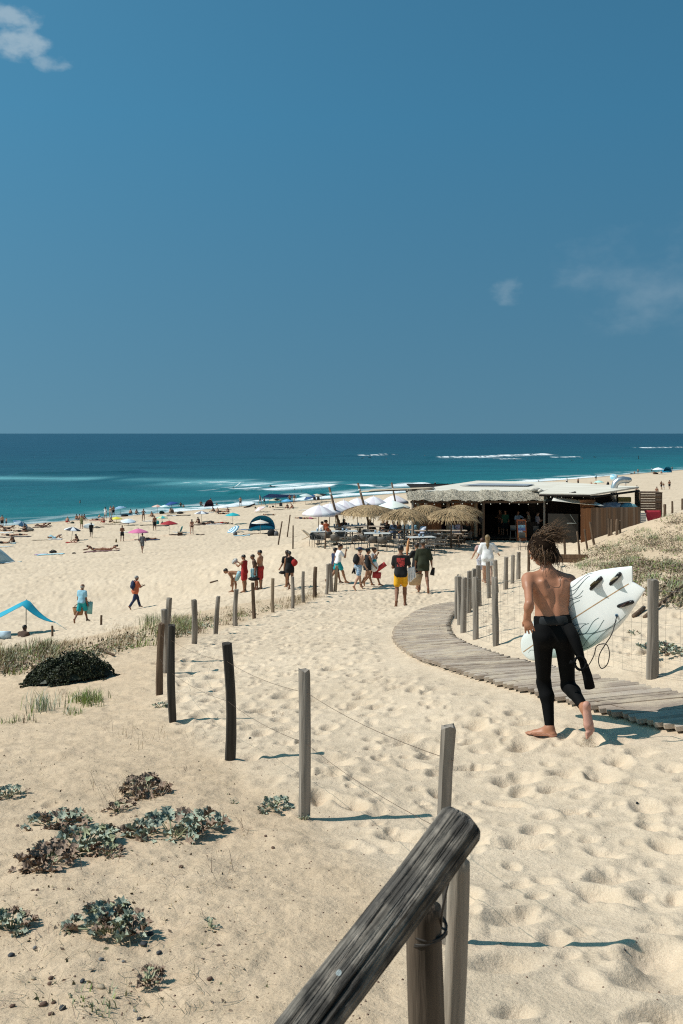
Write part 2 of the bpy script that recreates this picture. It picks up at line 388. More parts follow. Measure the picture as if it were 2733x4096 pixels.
def sand_material():
    m = bpy.data.materials.new('sand'); m.use_nodes = True
    nt, N, L = mix_nodes(m); b = nt.nodes['Principled BSDF']
    b.inputs['Roughness'].default_value = .9; b.inputs['Specular IOR Level'].default_value = .12
    geo = N('ShaderNodeNewGeometry'); pos = geo.outputs['Position']
    def noise(sc, det=4, ro=.55):
        n = N('ShaderNodeTexNoise'); n.inputs['Scale'].default_value = sc; n.inputs['Detail'].default_value = det; n.inputs['Roughness'].default_value = ro
        L(pos, n.inputs['Vector']); return n.outputs['Fac']
    def ramp(f, p0, c0, p1, c1):
        r = N('ShaderNodeValToRGB'); e = r.color_ramp.elements
        e[0].position = p0; e[0].color = c0; e[1].position = p1; e[1].color = c1; L(f, r.inputs[0]); return r.outputs[0]
    def mul(a, c, fac=1.0):
        x = N('ShaderNodeMix', data_type='RGBA', blend_type='MULTIPLY'); x.inputs[0].default_value = fac
        L(a, x.inputs[6]); L(c, x.inputs[7]); return x.outputs[2]
    base = ramp(noise(.35, 5), .3, (.570, .455, .335, 1), .7, (.645, .522, .392, 1))
    mid = ramp(noise(7, 5, .65), .33, (.90, .885, .86, 1), .66, (1.06, 1.05, 1.04, 1))
    fine = ramp(noise(160, 3, .7), .3, (.84, .82, .80, 1), .7, (1.12, 1.12, 1.12, 1))
    c = mul(mul(base, mid), fine)
    # coarse orange-brown grit scattered in the quiet dune sand
    vo = N('ShaderNodeTexVoronoi', feature='F1'); vo.inputs['Scale'].default_value = 62; L(pos, vo.inputs['Vector'])
    sp = N('ShaderNodeMath', operation='LESS_THAN'); L(vo.outputs['Distance'], sp.inputs[0]); sp.inputs[1].default_value = .17
    rnd = N('ShaderNodeSeparateColor'); L(vo.outputs['Color'], rnd.inputs[0])
    s2 = N('ShaderNodeMath', operation='GREATER_THAN'); L(rnd.outputs[0], s2.inputs[0]); s2.inputs[1].default_value = .80
    att = N('ShaderNodeAttribute', attribute_name='trodden')
    inv = N('ShaderNodeMath', operation='SUBTRACT'); inv.inputs[0].default_value = 1.15; L(att.outputs['Fac'], inv.inputs[1])
    s3 = N('ShaderNodeMath', operation='MULTIPLY'); L(sp.outputs[0], s3.inputs[0]); L(s2.outputs[0], s3.inputs[1])
    s4 = N('ShaderNodeMath', operation='MULTIPLY'); L(s3.outputs[0], s4.inputs[0]); L(inv.outputs[0], s4.inputs[1]); s4.use_clamp = True
    gm = N('ShaderNodeMix', data_type='RGBA'); L(s4.outputs[0], gm.inputs[0]); L(c, gm.inputs[6]); gm.inputs[7].default_value = (.20, .13, .08, 1)
    # quiet dune sand is a little more yellow and brown
    dn = N('ShaderNodeMix', data_type='RGBA', blend_type='MULTIPLY')
    i2 = N('ShaderNodeMath', operation='SUBTRACT'); i2.inputs[0].default_value = 1.0; L(att.outputs['Fac'], i2.inputs[1])
    L(i2.outputs[0], dn.inputs[0]); L(gm.outputs[2], dn.inputs[6]); dn.inputs[7].default_value = (.93, .885, .835, 1)
    # wet sand by the water
    wet = N('ShaderNodeAttribute', attribute_name='wet')
    wm = N('ShaderNodeMix', data_type='RGBA', blend_type='MULTIPLY'); L(wet.outputs['Fac'], wm.inputs[0]); L(dn.outputs[2], wm.inputs[6]); wm.inputs[7].default_value = (.52, .50, .50, 1)
    L(wm.outputs[2], b.inputs['Base Color'])
    rr = N('ShaderNodeMapRange'); rr.inputs[3].default_value = .9; rr.inputs[4].default_value = .35; L(wet.outputs['Fac'], rr.inputs[0]); L(rr.outputs[0], b.inputs['Roughness'])
    bp = N('ShaderNodeBump'); bp.inputs['Strength'].default_value = .7; bp.inputs['Distance'].default_value = .014; L(noise(42, 6, .72), bp.inputs['Height'])
    bp2 = N('ShaderNodeBump'); bp2.inputs['Strength'].default_value = .35; bp2.inputs['Distance'].default_value = .12; L(noise(2.6, 5, .6), bp2.inputs['Height']); L(bp.outputs[0], bp2.inputs['Normal'])
    L(bp2.outputs[0], b.inputs['Normal'])
    return m
SAND = sand_material()
me = np_mesh('sand_ground', V, Q, SAND)
def set_attr(me, name, arr):
    a = me.attributes.new(name, 'FLOAT', 'POINT'); a.data.foreach_set('value', np.ascontiguousarray(arr, dtype=np.float32))
tv = shore_t(V[:, 0], V[:, 1])
set_attr(me, 'trodden', trodden(V[:, 0], V[:, 1]))
set_attr(me, 'wet', sstep(-4.5, -1.2, tv + 2.2 * (fbm(V[:, 0] * .12, V[:, 1] * .12, 3, 3) - .5)))
ground = link('sand_ground', me); tag(ground, kind='structure')


# ================================================================ sea
srad = [95.0]
while srad[-1] < 420: srad.append(srad[-1] * 1.0032)
while srad[-1] < 2600: srad.append(srad[-1] * 1.007)
while srad[-1] < 40000: srad.append(srad[-1] * 1.12)
sang = np.linspace(R(-60), R(60), 60); sang = np.unique(np.concatenate([sang[np.abs(sang) > R(26)], np.linspace(R(-26), R(26), 560)]))
srad = np.array(srad); A2, R2 = np.meshgrid(sang, srad); X = R2 * np.sin(A2); Y = R2 * np.cos(A2)
T = shore_t(X, Y); S = X * SN[1] - Y * SN[0]
H = .10 * (fbm(S * .03, T * .12, 3, 4) - .5) * 2 * sstep(4, 30, T)
FO = np.zeros_like(X); MILK = np.zeros_like(X)
def sea_pt(u, v):
    d = EYE * FPX / (v * DS - HV); return ((u * DS - CU) / FPX * d, d)
def line_dist(pts):
    """signed distance (positive to seaward) to a bent line, and position 0..1 along it"""
    best = np.full(X.shape, 1e9); sg = np.zeros_like(X); al = np.zeros_like(X); n = len(pts) - 1
    for k in range(n):
        ax, ay = pts[k]; bx, by = pts[k + 1]; ex, ey = bx - ax, by - ay; l2 = ex * ex + ey * ey
        tt = np.clip(((X - ax) * ex + (Y - ay) * ey) / l2, 0, 1)
        dx = X - ax - tt * ex; dy = Y - ay - tt * ey; d = np.hypot(dx, dy); m = d < best
        best = np.where(m, d, best); sg = np.where(m, np.sign(ex * dy - ey * dx), sg); al = np.where(m, (k + tt) / n, al)
    return best * sg, al
def breaker(px, amp, w, foam, tail, seed, thr=.40):
    pts = [sea_pt(*p) for p in px]
    d, al = line_dist(pts); wob = (fbm(X * .06, Y * .06, seed, 3) - .5) * w * 2.0; d = d + wob
    end = sstep(0, .08, al) * (1 - sstep(.92, 1, al))
    global H, FO
    H = H + amp * np.exp(-(d / w) ** 2) * (end if foam < 2 else 1)
    if foam:
        n1 = fbm(S * .16, T * .55, seed + 4, 4); n2 = fbm(S * .07, T * .42, seed + 8, 5)
        front = np.exp(-((d + .4 * w) / (foam * .8)) ** 2) * sstep(thr - .02, thr + .20, n1 + .06)
        back = sstep(0, foam, d) * (1 - sstep(tail * .3, tail, d)) * sstep(.50, .66, n2) * .8
        FO = FO + end * np.clip(front * 1.35 + back, 0, 1.1)
breaker([(560, 1131), (640, 1124), (740, 1118), (800, 1119)], .55, 4.0, 2.6, 18, 101, .42)
breaker([(520, 1122), (600, 1120), (700, 1116)], .2, 4, 2.0, 16, 105, .50)
breaker([(800, 1121), (880, 1118), (960, 1114), (990, 1113)], .6, 3.5, 3.2, 10, 111, .34)
breaker([(400, 1107), (520, 1112), (640, 1116), (760, 1117)], .2, 5, 2.0, 30, 121, .47)
breaker([(20, 1089), (200, 1088), (330, 1083)], .8, 5, 0, 0, 131)
breaker([(600, 1140), (700, 1133), (800, 1128), (900, 1123)], .5, 5, 0, 0, 135)
breaker([(995, 1051), (1090, 1051), (1180, 1047), (1255, 1044)], 1.0, 6, 4.5, 20, 141, .40)
breaker([(1140, 1055), (1185, 1053)], .4, 5, 3, 8, 145, .42)
breaker([(1255, 1050), (1330, 1049)], .4, 5, 3, 10, 147, .46)
breaker([(812, 1047), (850, 1046), (890, 1044)], .8, 6, 3.6, 10, 151, .46)
breaker([(1455, 1029), (1520, 1028), (1640, 1027)], .9, 10, 6, 24, 161, .42)
breaker([(300, 1060), (600, 1052), (780, 1049)], .6, 8, 0, 0, 171)
breaker([(900, 1068), (1200, 1060), (1500, 1052)], .6, 7, 0, 0, 173)
# swash along the beach
nsw = fbm(S * .05, T * .05, 61, 3) * 9 - 4
edge = T - nsw
n2 = fbm(S * .16, T * .33, 63, 5)
right = 1 - sstep(230, 330, S)
FO += (np.exp(-((edge - 1.0) / 1.6) ** 2) * sstep(.30, .46, n2) * 1.5 + sstep(0, 3, edge) * (1 - sstep(5, 14, edge)) * sstep(.47, .62, n2) * .9) * (.25 + .75 * right) * (.35 + .65 * sstep(95, 130, S))
H += .25 * np.exp(-((edge - 2.0) / 2.0) ** 2) * right
FO = np.clip(FO, 0, 1)
# aerated pale water behind the breaks and over the sand bar
def milk(u0, v0, u1, v1, w, a):
    d, al = line_dist([sea_pt(u0, v0), sea_pt(u1, v1)]); return a * np.exp(-(d / w) ** 2) * sstep(0, .15, al) * (1 - sstep(.85, 1, al))
MILK = milk(-120, 1096, 260, 1099, 12, .8) + milk(350, 1108, 800, 1116, 14, .8) + milk(260, 1100, 600, 1103, 10, .5) + milk(-60, 1099, 140, 1097, 4, .6)
MILK = np.clip(MILK * (.35 + 1.3 * fbm(S * .03, T * .16, 67, 4)), 0, 1)
V2 = np.stack([X, Y, H * (1 - sstep(900, 2500, R2))], -1).reshape(-1, 3)
def sea_material():
    m = bpy.data.materials.new('sea_water'); m.use_nodes = True
    nt, N, L = mix_nodes(m); b = nt.nodes['Principled BSDF']
    geo = N('ShaderNodeNewGeometry'); pos = geo.outputs['Position']
    def attr(n): return N('ShaderNodeAttribute', attribute_name=n).outputs['Fac']
    def mixc(f, a, c):
        x = N('ShaderNodeMix', data_type='RGBA')
        for i, q in ((0, f), (6, a), (7, c)):
            if isinstance(q, tuple): x.inputs[i].default_value = q
            else: L(q, x.inputs[i])
        return x.outputs[2]
    dep = N('ShaderNodeValToRGB'); L(attr('offshore'), dep.inputs[0]); e = dep.color_ramp.elements
    e[0].position = 0; e[0].color = (.050, .205, .205, 1); e[1].position = 1; e[1].color = (.0060, .046, .078, 1)
    for p, c in ((.035, (.020, .165, .172, 1)), (.14, (.012, .140, .150, 1)), (.28, (.009, .115, .133, 1)), (.45, (.0075, .072, .098, 1)), (.64, (.0065, .052, .084, 1))):
        q = e.new(p); q.color = c
    mp = N('ShaderNodeMapping'); L(pos, mp.inputs[0]); mp.inputs['Rotation'].default_value = (0, 0, R(-52)); mp.inputs['Scale'].default_value = (.35, 1, 1)
    def noise(sc, det, ro=.6):
        n = N('ShaderNodeTexNoise'); n.inputs['Scale'].default_value = sc; n.inputs['Detail'].default_value = det; n.inputs['Roughness'].default_value = ro; L(mp.outputs[0], n.inputs['Vector']); return n.outputs['Fac']
    va = N('ShaderNodeValToRGB'); L(noise(.045, 7, .68), va.inputs[0]); va.color_ramp.elements[0].position = .34; va.color_ramp.elements[0].color = (.70, .74, .78, 1); va.color_ramp.elements[1].position = .68; va.color_ramp.elements[1].color = (1.22, 1.2, 1.16, 1)
    mm = N('ShaderNodeMix', data_type='RGBA', blend_type='MULTIPLY'); mm.inputs[0].default_value = 1; L(dep.outputs[0], mm.inputs[6]); L(va.outputs[0], mm.inputs[7])
    c1 = mixc(attr('milk'), mm.outputs[2], (.13, .36, .38, 1))
    c2 = mixc(attr('foam'), c1, (.80, .83, .84, 1))
    L(c2, b.inputs['Base Color'])
    rg = N('ShaderNodeMapRange'); L(attr('foam'), rg.inputs[0]); rg.inputs[3].default_value = .30; rg.inputs[4].default_value = .9; L(rg.outputs[0], b.inputs['Roughness'])
    b.inputs['Specular IOR Level'].default_value = .22; b.inputs['IOR'].default_value = 1.33
    bp = N('ShaderNodeBump'); bp.inputs['Strength'].default_value = .9; bp.inputs['Distance'].default_value = .9; L(noise(.5, 8, .66), bp.inputs['Height'])
    bp2 = N('ShaderNodeBump'); bp2.inputs['Strength'].default_value = .6; bp2.inputs['Distance'].default_value = 3.0; L(noise(.08, 6, .6), bp2.inputs['Height']); L(bp.outputs[0], bp2.inputs['Normal'])
    L(bp2.outputs[0], b.inputs['Normal'])
    return m
sme = np_mesh('sea', V2, grid_quads(len(srad), len(sang), False)[:, ::-1], sea_material())
off = np.log1p(np.maximum(T, 0) / 12.0) / math.log1p(4000 / 12.0)
set_attr(sme, 'offshore', np.clip(off, 0, 1).ravel()); set_attr(sme, 'foam', FO.ravel()); set_attr(sme, 'milk', MILK.ravel())
sea = link('sea', sme); tag(sea, kind='structure')
# ================================================================ smooth bodies: blended tapered limbs -> one continuous surface
def V3(*a): return np.array(a, float)
def nrm(v): return v / (np.linalg.norm(v) + 1e-12)
class P:
    __slots__ = ('a', 'b', 'ra', 'rb', 'k', 'n', 'f', 'part')
    def __init__(s, part, a, b, ra, rb=None, k=.035, n=None, f=1.0):
        s.part = part; s.a = np.array(a, float); s.b = np.array(b, float); s.ra = ra; s.rb = ra if rb is None else rb; s.k = k; s.n = n; s.f = f
    def grow(s, g, part=None, k=None): return P(part or s.part, s.a, s.b, s.ra + g, s.rb + g, s.k if k is None else k, s.n, s.f)
def field(prims, h, cuts=(), pad=.03):
    lo = np.min([np.minimum(p.a - p.ra, p.b - p.rb) for p in prims], 0) - pad
    hi = np.max([np.maximum(p.a + p.ra, p.b + p.rb) for p in prims], 0) + pad
    n = np.ceil((hi - lo) / h).astype(int) + 1
    ax = [lo[i] + h * np.arange(n[i]) for i in range(3)]
    F = np.full(n, 1.0, dtype=np.float32)
    for p in prims:
        m = p.k + 2.5 * h
        l = np.minimum(p.a - p.ra, p.b - p.rb) - m; u = np.maximum(p.a + p.ra, p.b + p.rb) + m
        s = [slice(max(0, int((l[i] - lo[i]) / h)), min(n[i], int((u[i] - lo[i]) / h) + 2)) for i in range(3)]
        x = ax[0][s[0]][:, None, None] - p.a[0]; y = ax[1][s[1]][None, :, None] - p.a[1]; z = ax[2][s[2]][None, None, :] - p.a[2]
        ab = p.b - p.a; L2 = float(ab @ ab) + 1e-12
        t = np.clip((x * ab[0] + y * ab[1] + z * ab[2]) / L2, 0, 1)
        dx = x - t * ab[0]; dy = y - t * ab[1]; dz = z - t * ab[2]
        d2 = dx * dx + dy * dy + dz * dz
        if p.n is not None:
            c = dx * p.n[0] + dy * p.n[1] + dz * p.n[2]; d2 = d2 + c * c * ((1 / p.f) ** 2 - 1)
        d = np.sqrt(d2) - (p.ra + (p.rb - p.ra) * t)
        G = F[s[0], s[1], s[2]]
        hh = np.clip(.5 + .5 * (G - d) / p.k, 0, 1)
        F[s[0], s[1], s[2]] = G * (1 - hh) + d * hh - p.k * hh * (1 - hh)
    for pt, nn in cuts:
        c = (ax[0][:, None, None] - pt[0]) * nn[0] + (ax[1][None, :, None] - pt[1]) * nn[1] + (ax[2][None, None, :] - pt[2]) * nn[2]
        F = np.maximum(F, c)
    return F, lo
_CO = [(0, 0, 0), (1, 0, 0), (0, 1, 0), (1, 1, 0), (0, 0, 1), (1, 0, 1), (0, 1, 1), (1, 1, 1)]
_ED = [(0, 1), (2, 3), (4, 5), (6, 7), (0, 2), (1, 3), (4, 6), (5, 7), (0, 4), (1, 5), (2, 6), (3, 7)]
def nets(F, lo, h, smooth=1):
    ins = F < 0; nx, ny, nz = F.shape
    cnt = sum(ins[a:nx - 1 + a, b:ny - 1 + b, c:nz - 1 + c].astype(np.int8) for a, b, c in _CO)
    I, J_, K = np.where((cnt > 0) & (cnt < 8)); N = len(I)
    cv = np.stack([F[I + a, J_ + b, K + c] for a, b, c in _CO], 1)
    acc = np.zeros((N, 3)); num = np.zeros(N)
    for a, b in _ED:
        va, vb = cv[:, a], cv[:, b]; m = (va < 0) != (vb < 0)
        t = np.where(m, va / np.where(m, va - vb, 1), 0)
        ca = np.array(_CO[a], float); cb = np.array(_CO[b], float)
        acc += np.where(m[:, None], ca + t[:, None] * (cb - ca), 0); num += m
    Vv = np.stack([I, J_, K], 1) + acc / num[:, None]
    idx = np.full((nx, ny, nz), -1, dtype=np.int32); idx[I, J_, K] = np.arange(N)
    quads = []
    for axis in range(3):
        A = ins.take(range(0, F.shape[axis] - 1), axis); B = ins.take(range(1, F.shape[axis]), axis)
        e = np.where(A != B); e = [q for q in e]; o1, o2 = [q for q in range(3) if q != axis]
        ok = (e[o1] > 0) & (e[o2] > 0); e = [q[ok] for q in e]; flip = A[tuple(e)]
        def cell(d1, d2):
            q = list(e); q[o1] = q[o1] + d1; q[o2] = q[o2] + d2; return idx[tuple(q)]
        q = np.stack([cell(-1, -1), cell(0, -1), cell(0, 0), cell(-1, 0)], 1)
        if axis == 1: flip = ~flip
        q = np.where(flip[:, None], q, q[:, ::-1]); quads.append(q)
    Qd = np.concatenate(quads); Qd = Qd[(Qd >= 0).all(1)]
    for _ in range(smooth):
        s = np.zeros_like(Vv); c = np.zeros(N)
        for a, b in ((0, 1), (1, 2), (2, 3), (3, 0)):
            np.add.at(s, Qd[:, a], Vv[Qd[:, b]]); np.add.at(c, Qd[:, a], 1); np.add.at(s, Qd[:, b], Vv[Qd[:, a]]); np.add.at(c, Qd[:, b], 1)
        Vv = .5 * Vv + .5 * s / np.maximum(c, 1)[:, None]
    return Vv * h + lo, Qd
def sdf_mesh(name, prims, h, mats, cuts=(), smooth=1):
    F, lo = field(prims, h, cuts); Vv, Qd = nets(F, lo, h, smooth)
    return np_mesh(name, Vv, Qd, mats)

# ---------------------------------------------------------------- skeleton
def rotx(a): c, s = math.cos(a), math.sin(a); return np.array([[1, 0, 0], [0, c, -s], [0, s, c]])
def roty(a): c, s = math.cos(a), math.sin(a); return np.array([[c, 0, s], [0, 1, 0], [-s, 0, c]])
def rotz(a): c, s = math.cos(a), math.sin(a); return np.array([[c, -s, 0], [s, c, 0], [0, 0, 1]])
def skel(pose, s=1.0, wide=1.0):
    """forward kinematics; +y is the way the person faces, +x their right. Angles in degrees."""
    g = pose.get; J = {}
    T = rotz(R(-g('yaw', 0))) @ roty(R(g('side', 0))) @ rotx(R(-g('lean', 0)))
    Tw = T @ rotz(R(-g('twist', 0)))
    J['T'] = T; J['Tw'] = Tw
    pel = V3(0, 0, 0); J['pelvis'] = pel
    curve = g('hunch', 0)
    J['waist'] = pel + T @ V3(0, 0, .16) * s
    Tc = T @ rotx(R(-curve)) @ rotz(R(-g('twist', 0)))
    J['chest'] = J['waist'] + Tc @ V3(0, 0, .22) * s
    J['neck'] = J['chest'] + Tc @ V3(0, -.01, .12) * s
    J['Tc'] = Tc
    Hh = Tc @ rotz(R(-g('hy', 0))) @ rotx(R(-g('hp', 0) + g('lean', 0) * g('hcomp', .7) + curve * .8))
    J['H'] = Hh
    J['head'] = J['neck'] + Tc @ V3(0, .01, .07) * s + Hh @ V3(0, .015, .105) * s
    for nm, sg in (('L', -1), ('R', 1)):
        J['hip' + nm] = pel + V3(sg * .088 * s, 0, -.02 * s)
        fl, ab, kn = g('leg' + nm, (0, 3, 0))[:3]; toe = g('toe' + nm, None)
        fl, ab, kn = R(fl), R(ab), R(kn)
        d = V3(sg * math.sin(ab), math.sin(fl) * math.cos(ab), -math.cos(fl) * math.cos(ab))
        sh = R(g('shin' + nm, 0)); d2 = V3(sg * math.sin(ab * .4) + sg * math.sin(sh), math.sin(fl - kn), -math.cos(fl - kn)); d2 = nrm(d2)
        J['kn' + nm] = J['hip' + nm] + d * .43 * s; J['an' + nm] = J['kn' + nm] + d2 * .415 * s
        if toe is None: fd = nrm(V3(sg * .22, 1, -.12))
        else:
            an = fl - kn + R(toe); fd = nrm(V3(sg * .1, math.sin(an), -math.cos(an)))
        J['fd' + nm] = fd; J['toe' + nm] = J['an' + nm] + fd * .165 * s
        J['sh' + nm] = J['chest'] + Tc @ V3(sg * .175 * wide, -.005, .065) * s
        f, a, e = g('arm' + nm, (5, 10, 12))[:3]; inn = R(g('inn' + nm, 0)); f, a, e = R(f), R(a), R(e)
        d = Tc @ V3(sg * math.sin(a), math.sin(f) * math.cos(a), -math.cos(f) * math.cos(a))
        d2 = Tc @ nrm(V3(sg * math.sin(a) * .5 - sg * math.sin(inn), math.sin(f + e), -math.cos(f + e)))
        J['el' + nm] = J['sh' + nm] + d * .285 * s; J['wr' + nm] = J['el' + nm] + d2 * .25 * s
        J['hd' + nm] = d2; J['pn' + nm] = nrm(np.cross(d2, V3(0, 1, .2))) * sg
    return J
def limb_hand(Pl, nm, sg, J, s, curl, fingers):
    w = J['wr' + nm]; d = nrm(J['hd' + nm]); pn = J['pn' + nm]; pn = nrm(pn - d * (pn @ d))   # pn: palm normal
    ac = np.cross(d, pn)                                                                       # across the palm
    if ac @ J.get('thumb' + nm, V3(0, 1, .1)) < 0: ac = -ac                                   # thumb side
    Pl.append(P('hand', w, w + d * .075 * s, .030 * s, .036 * s, .02, pn, .5))
    if not fingers:
        e = w + d * .075 * s; dd = nrm(d * math.cos(curl) - pn * math.sin(curl) * -1)
        Pl.append(P('hand', e, e + dd * .06 * s, .030 * s, .020 * s, .02, pn, .45))
        Pl.append(P('hand', w + d * .02 * s + ac * .02 * s, w + d * .075 * s + ac * .055 * s, .013 * s, .010 * s, .012))
        return
    for i, (off, ln) in enumerate(((.031, .070), (.0105, .080), (-.0105, .074), (-.031, .058))):
        a = w + d * .082 * s + ac * off * s; c1 = curl * (1 + .12 * i); spread = ac * (.16 - .11 * i)
        d1 = nrm(d * math.cos(c1) + pn * math.sin(c1) + spread); d2 = nrm(d * math.cos(2.1 * c1) + pn * math.sin(2.1 * c1) + spread)
        b = a + d1 * ln * .5 * s; c = b + d2 * ln * .5 * s
        Pl.append(P('hand', a - d * .02 * s, b, .0102 * s, .0096 * s, .005)); Pl.append(P('hand', b, c, .0096 * s, .0082 * s, .005))
    a = w + d * .018 * s + ac * .018 * s; b = a + nrm(d * .75 + ac * .62 + pn * .25) * .048 * s; c = b + nrm(d * .95 + ac * .25 + pn * .35) * .036 * s
    Pl.append(P('hand', a, b, .0135 * s, .0105 * s, .012)); Pl.append(P('hand', b, c, .0105 * s, .0080 * s, .005))
def body_prims(J, s=1.0, build='m', fat=0.0, fingers=False, curl=.35, wide=1.0):
    T, Tc, H = J['T'], J['Tc'], J['H']; L = []; fw = T @ V3(0, 1, 0); cf = Tc @ V3(0, 1, 0)
    fem = build == 'f'; a = .012 * fem; m = 1 - .1 * fem
    def tp(v, o='pelvis'): return J[o] + T @ (np.array(v) * s)
    def cp(v): return J['chest'] + Tc @ (np.array(v) * s)
    ad = lambda *q, **k: L.append(P(*q, **k))
    f = fat
    ad('pelvis', tp((-.062 - a, -.005, .0)), tp((.062 + a, -.005, 0)), (.100 + f * .6) * s, k=.04, n=fw, f=.92)
    ad('pelvis', J['hipL'] + fw * -.045 * s + V3(0, 0, -.0) * s, J['hipL'] + fw * -.03 * s + T @ V3(0, 0, .05) * s, (.078 + a * .5 + f * .3) * s, k=.04)
    ad('pelvis', J['hipR'] + fw * -.045 * s + V3(0, 0, -.0) * s, J['hipR'] + fw * -.03 * s + T @ V3(0, 0, .05) * s, (.078 + a * .5 + f * .3) * s, k=.04)
    ad('torso', tp((-.052, 0, .10)), tp((.052, 0, .10)), (.098 - a * .3 + f) * s, k=.05, n=fw, f=.84 + f)
    ad('torso', tp((-.048 * m, 0.0, .19)), tp((.048 * m, 0.0, .19)), (.098 - a * .6 + f * .9) * s, k=.06, n=fw, f=.82 + f)
    if f > .02: ad('torso', tp((0, .06, .10)), tp((0, .05, .2)), (.07 + f) * s, k=.08)
    ad('torso', cp((-.068 * m, 0, -.06)), cp((.068 * m, 0, -.06)), (.112 * m + f * .6) * s, k=.06, n=cf, f=.80)
    ad('torso', cp((-.082 * m * wide, -.002, .025)), cp((.082 * m * wide, -.002, .025)), (.108 * m + f * .3) * s, k=.05, n=cf, f=.78)
    if fem:
        for sg in (-1, 1): ad('torso', cp((sg * .07, .075, -.02)), cp((sg * .07, .085, -.035)), .052 * s, k=.03)
    for nm, sg in (('L', -1), ('R', 1)):
        ad('torso', J['neck'] + Tc @ V3(0, -.01, .01) * s, J['sh' + nm] + Tc @ V3(-sg * .03, 0, .015) * s, .046 * s, .042 * s, k=.05)
        ad('upper' + nm, J['sh' + nm], J['sh' + nm] + (J['el' + nm] - J['sh' + nm]) * .22, .058 * m * s, .054 * m * s, k=.04)
        ad('upper' + nm, J['sh' + nm], J['el' + nm], (.047 * m + f * .15) * s, (.036 * m) * s, k=.03)
        fa = J['el' + nm] + (J['wr' + nm] - J['el' + nm]) * .28
        ad('fore' + nm, J['el' + nm], fa, .036 * m * s, .041 * m * s, k=.02); ad('fore' + nm, fa, J['wr' + nm], .041 * m * s, .026 * m * s, k=.02)
        limb_hand(L, nm, sg, J, s * (.94 if fem else 1), curl, fingers)
        ad('thigh' + nm, J['hip' + nm] + V3(sg * .012, 0, 0) * s, J['kn' + nm], (.086 + a * .4 + f * .3) * s, .054 * s, k=.04)
        ad('shin' + nm, J['kn' + nm], J['kn' + nm] + (J['an' + nm] - J['kn' + nm]) * .1, .054 * s, .052 * s, k=.02)
        sd = nrm(J['an' + nm] - J['kn' + nm]); bk = J['fd' + nm]; bk = -nrm(bk - sd * (bk @ sd))
        cm = J['kn' + nm] + (J['an' + nm] - J['kn' + nm]) * .30 + bk * .014 * s
        ad('shin' + nm, J['kn' + nm], cm, .050 * s, .055 * s, k=.03); ad('shin' + nm, cm, J['an' + nm], .055 * s, .034 * s, k=.03)
        an = J['an' + nm]; fd = J['fd' + nm]; upv = nrm(np.cross(np.cross(fd, sd), fd)); upv = upv if upv @ sd < 0 else -upv
        heel = an - fd * .030 * s - upv * .045 * s; ball = an + fd * .135 * s - upv * .052 * s; tip = an + fd * .195 * s - upv * .057 * s
        ad('foot', an, heel, .036 * s, .034 * s, k=.02); ad('foot', heel, ball, .033 * s, .040 * s, k=.02, n=upv, f=.62); ad('foot', an, ball, .036 * s, .026 * s, k=.03)
        ad('foot', ball, tip, .040 * s, .030 * s, k=.02, n=upv, f=.48)
    hd = J['head']; hp = lambda x, y, z: hd + H @ (V3(x, y, z) * s)
    ad('neck', J['neck'] - Tc @ V3(0, 0, .03) * s, hp(0, -.02, -.06), .054 * m * s, .050 * m * s, k=.035)
    hx = H @ V3(1, 0, 0)
    ad('head', hp(0, -.030, .018), hp(0, .018, .022), .091 * s, .086 * s, k=.03, n=hx, f=.86)
    ad('head', hp(0, .030, -.03), hp(0, .052, -.085), .062 * s, .036 * s, k=.04, n=hx, f=.95)
    ad('head', hp(0, .096, -.004), hp(0, .118, -.034), .010 * s, .014 * s, k=.012)        # nose
    ad('head', hp(-.03, .085, .018), hp(.03, .085, .018), .016 * s, k=.02)                 # brow
    ad('head', hp(-.012, .096, -.062), hp(.012, .096, -.062), .009 * s, k=.010)            # lips
    for sg in (-1, 1): ad('ear', hp(sg * .077, -.012, .012), hp(sg * .080, -.006, -.028), .020 * s, .014 * s, k=.008, n=nrm(H @ V3(.9 * sg, .45, 0)), f=.42)
    return L
def sel(L, *parts): return [p for p in L if p.part in parts]

# ---------------------------------------------------------------- clothing cut from the body's own shape
def tpoint(J, z, s, fr='T', o='pelvis'): return J[o] + J[fr] @ (V3(0, 0, z) * s)
def frac(p, t0, t1, g, k=.03): return P(p.part, p.a + (p.b - p.a) * t0, p.a + (p.b - p.a) * t1, p.ra + (p.rb - p.ra) * t0 + g, p.ra + (p.rb - p.ra) * t1 + g, k, p.n, p.f)
def g_shorts(J, L, s, ln=.6, loose=.022, top=.085):
    q = [p.grow(.012) for p in sel(L, 'pelvis')]
    q += [P('t', tpoint(J, .05, s) + J['T'] @ V3(-.055, 0, 0) * s, tpoint(J, .05, s) + J['T'] @ V3(.055, 0, 0) * s, .100 * s, k=.04, n=J['T'] @ V3(0, 1, 0), f=.9)]
    cuts = [(tpoint(J, top, s), J['T'] @ V3(0, 0, 1))]
    for nm in 'LR':
        a, b = J['hip' + nm], J['kn' + nm]; e = a + (b - a) * ln
        q.append(P('t', a, e, .090 * s + loose * .5, .070 * s + loose * 1.3 * (.5 + ln), .035))
    return q, cuts
def g_brief(J, L, s): return [p.grow(.009) for p in sel(L, 'pelvis')] + [P('t', J['hip' + n] , J['hip' + n] + (J['kn' + n] - J['hip' + n]) * .06, .089 * s, k=.03) for n in 'LR'], [(tpoint(J, .045, s), J['T'] @ V3(0, 0, 1))]
def g_band(J, L, s): return [p.grow(.010) for p in sel(L, 'torso')], [(tpoint(J, .005, s, 'Tc', 'chest'), J['Tc'] @ V3(0, 0, 1)), (tpoint(J, -.075, s, 'Tc', 'chest'), J['Tc'] @ V3(0, 0, -1))]
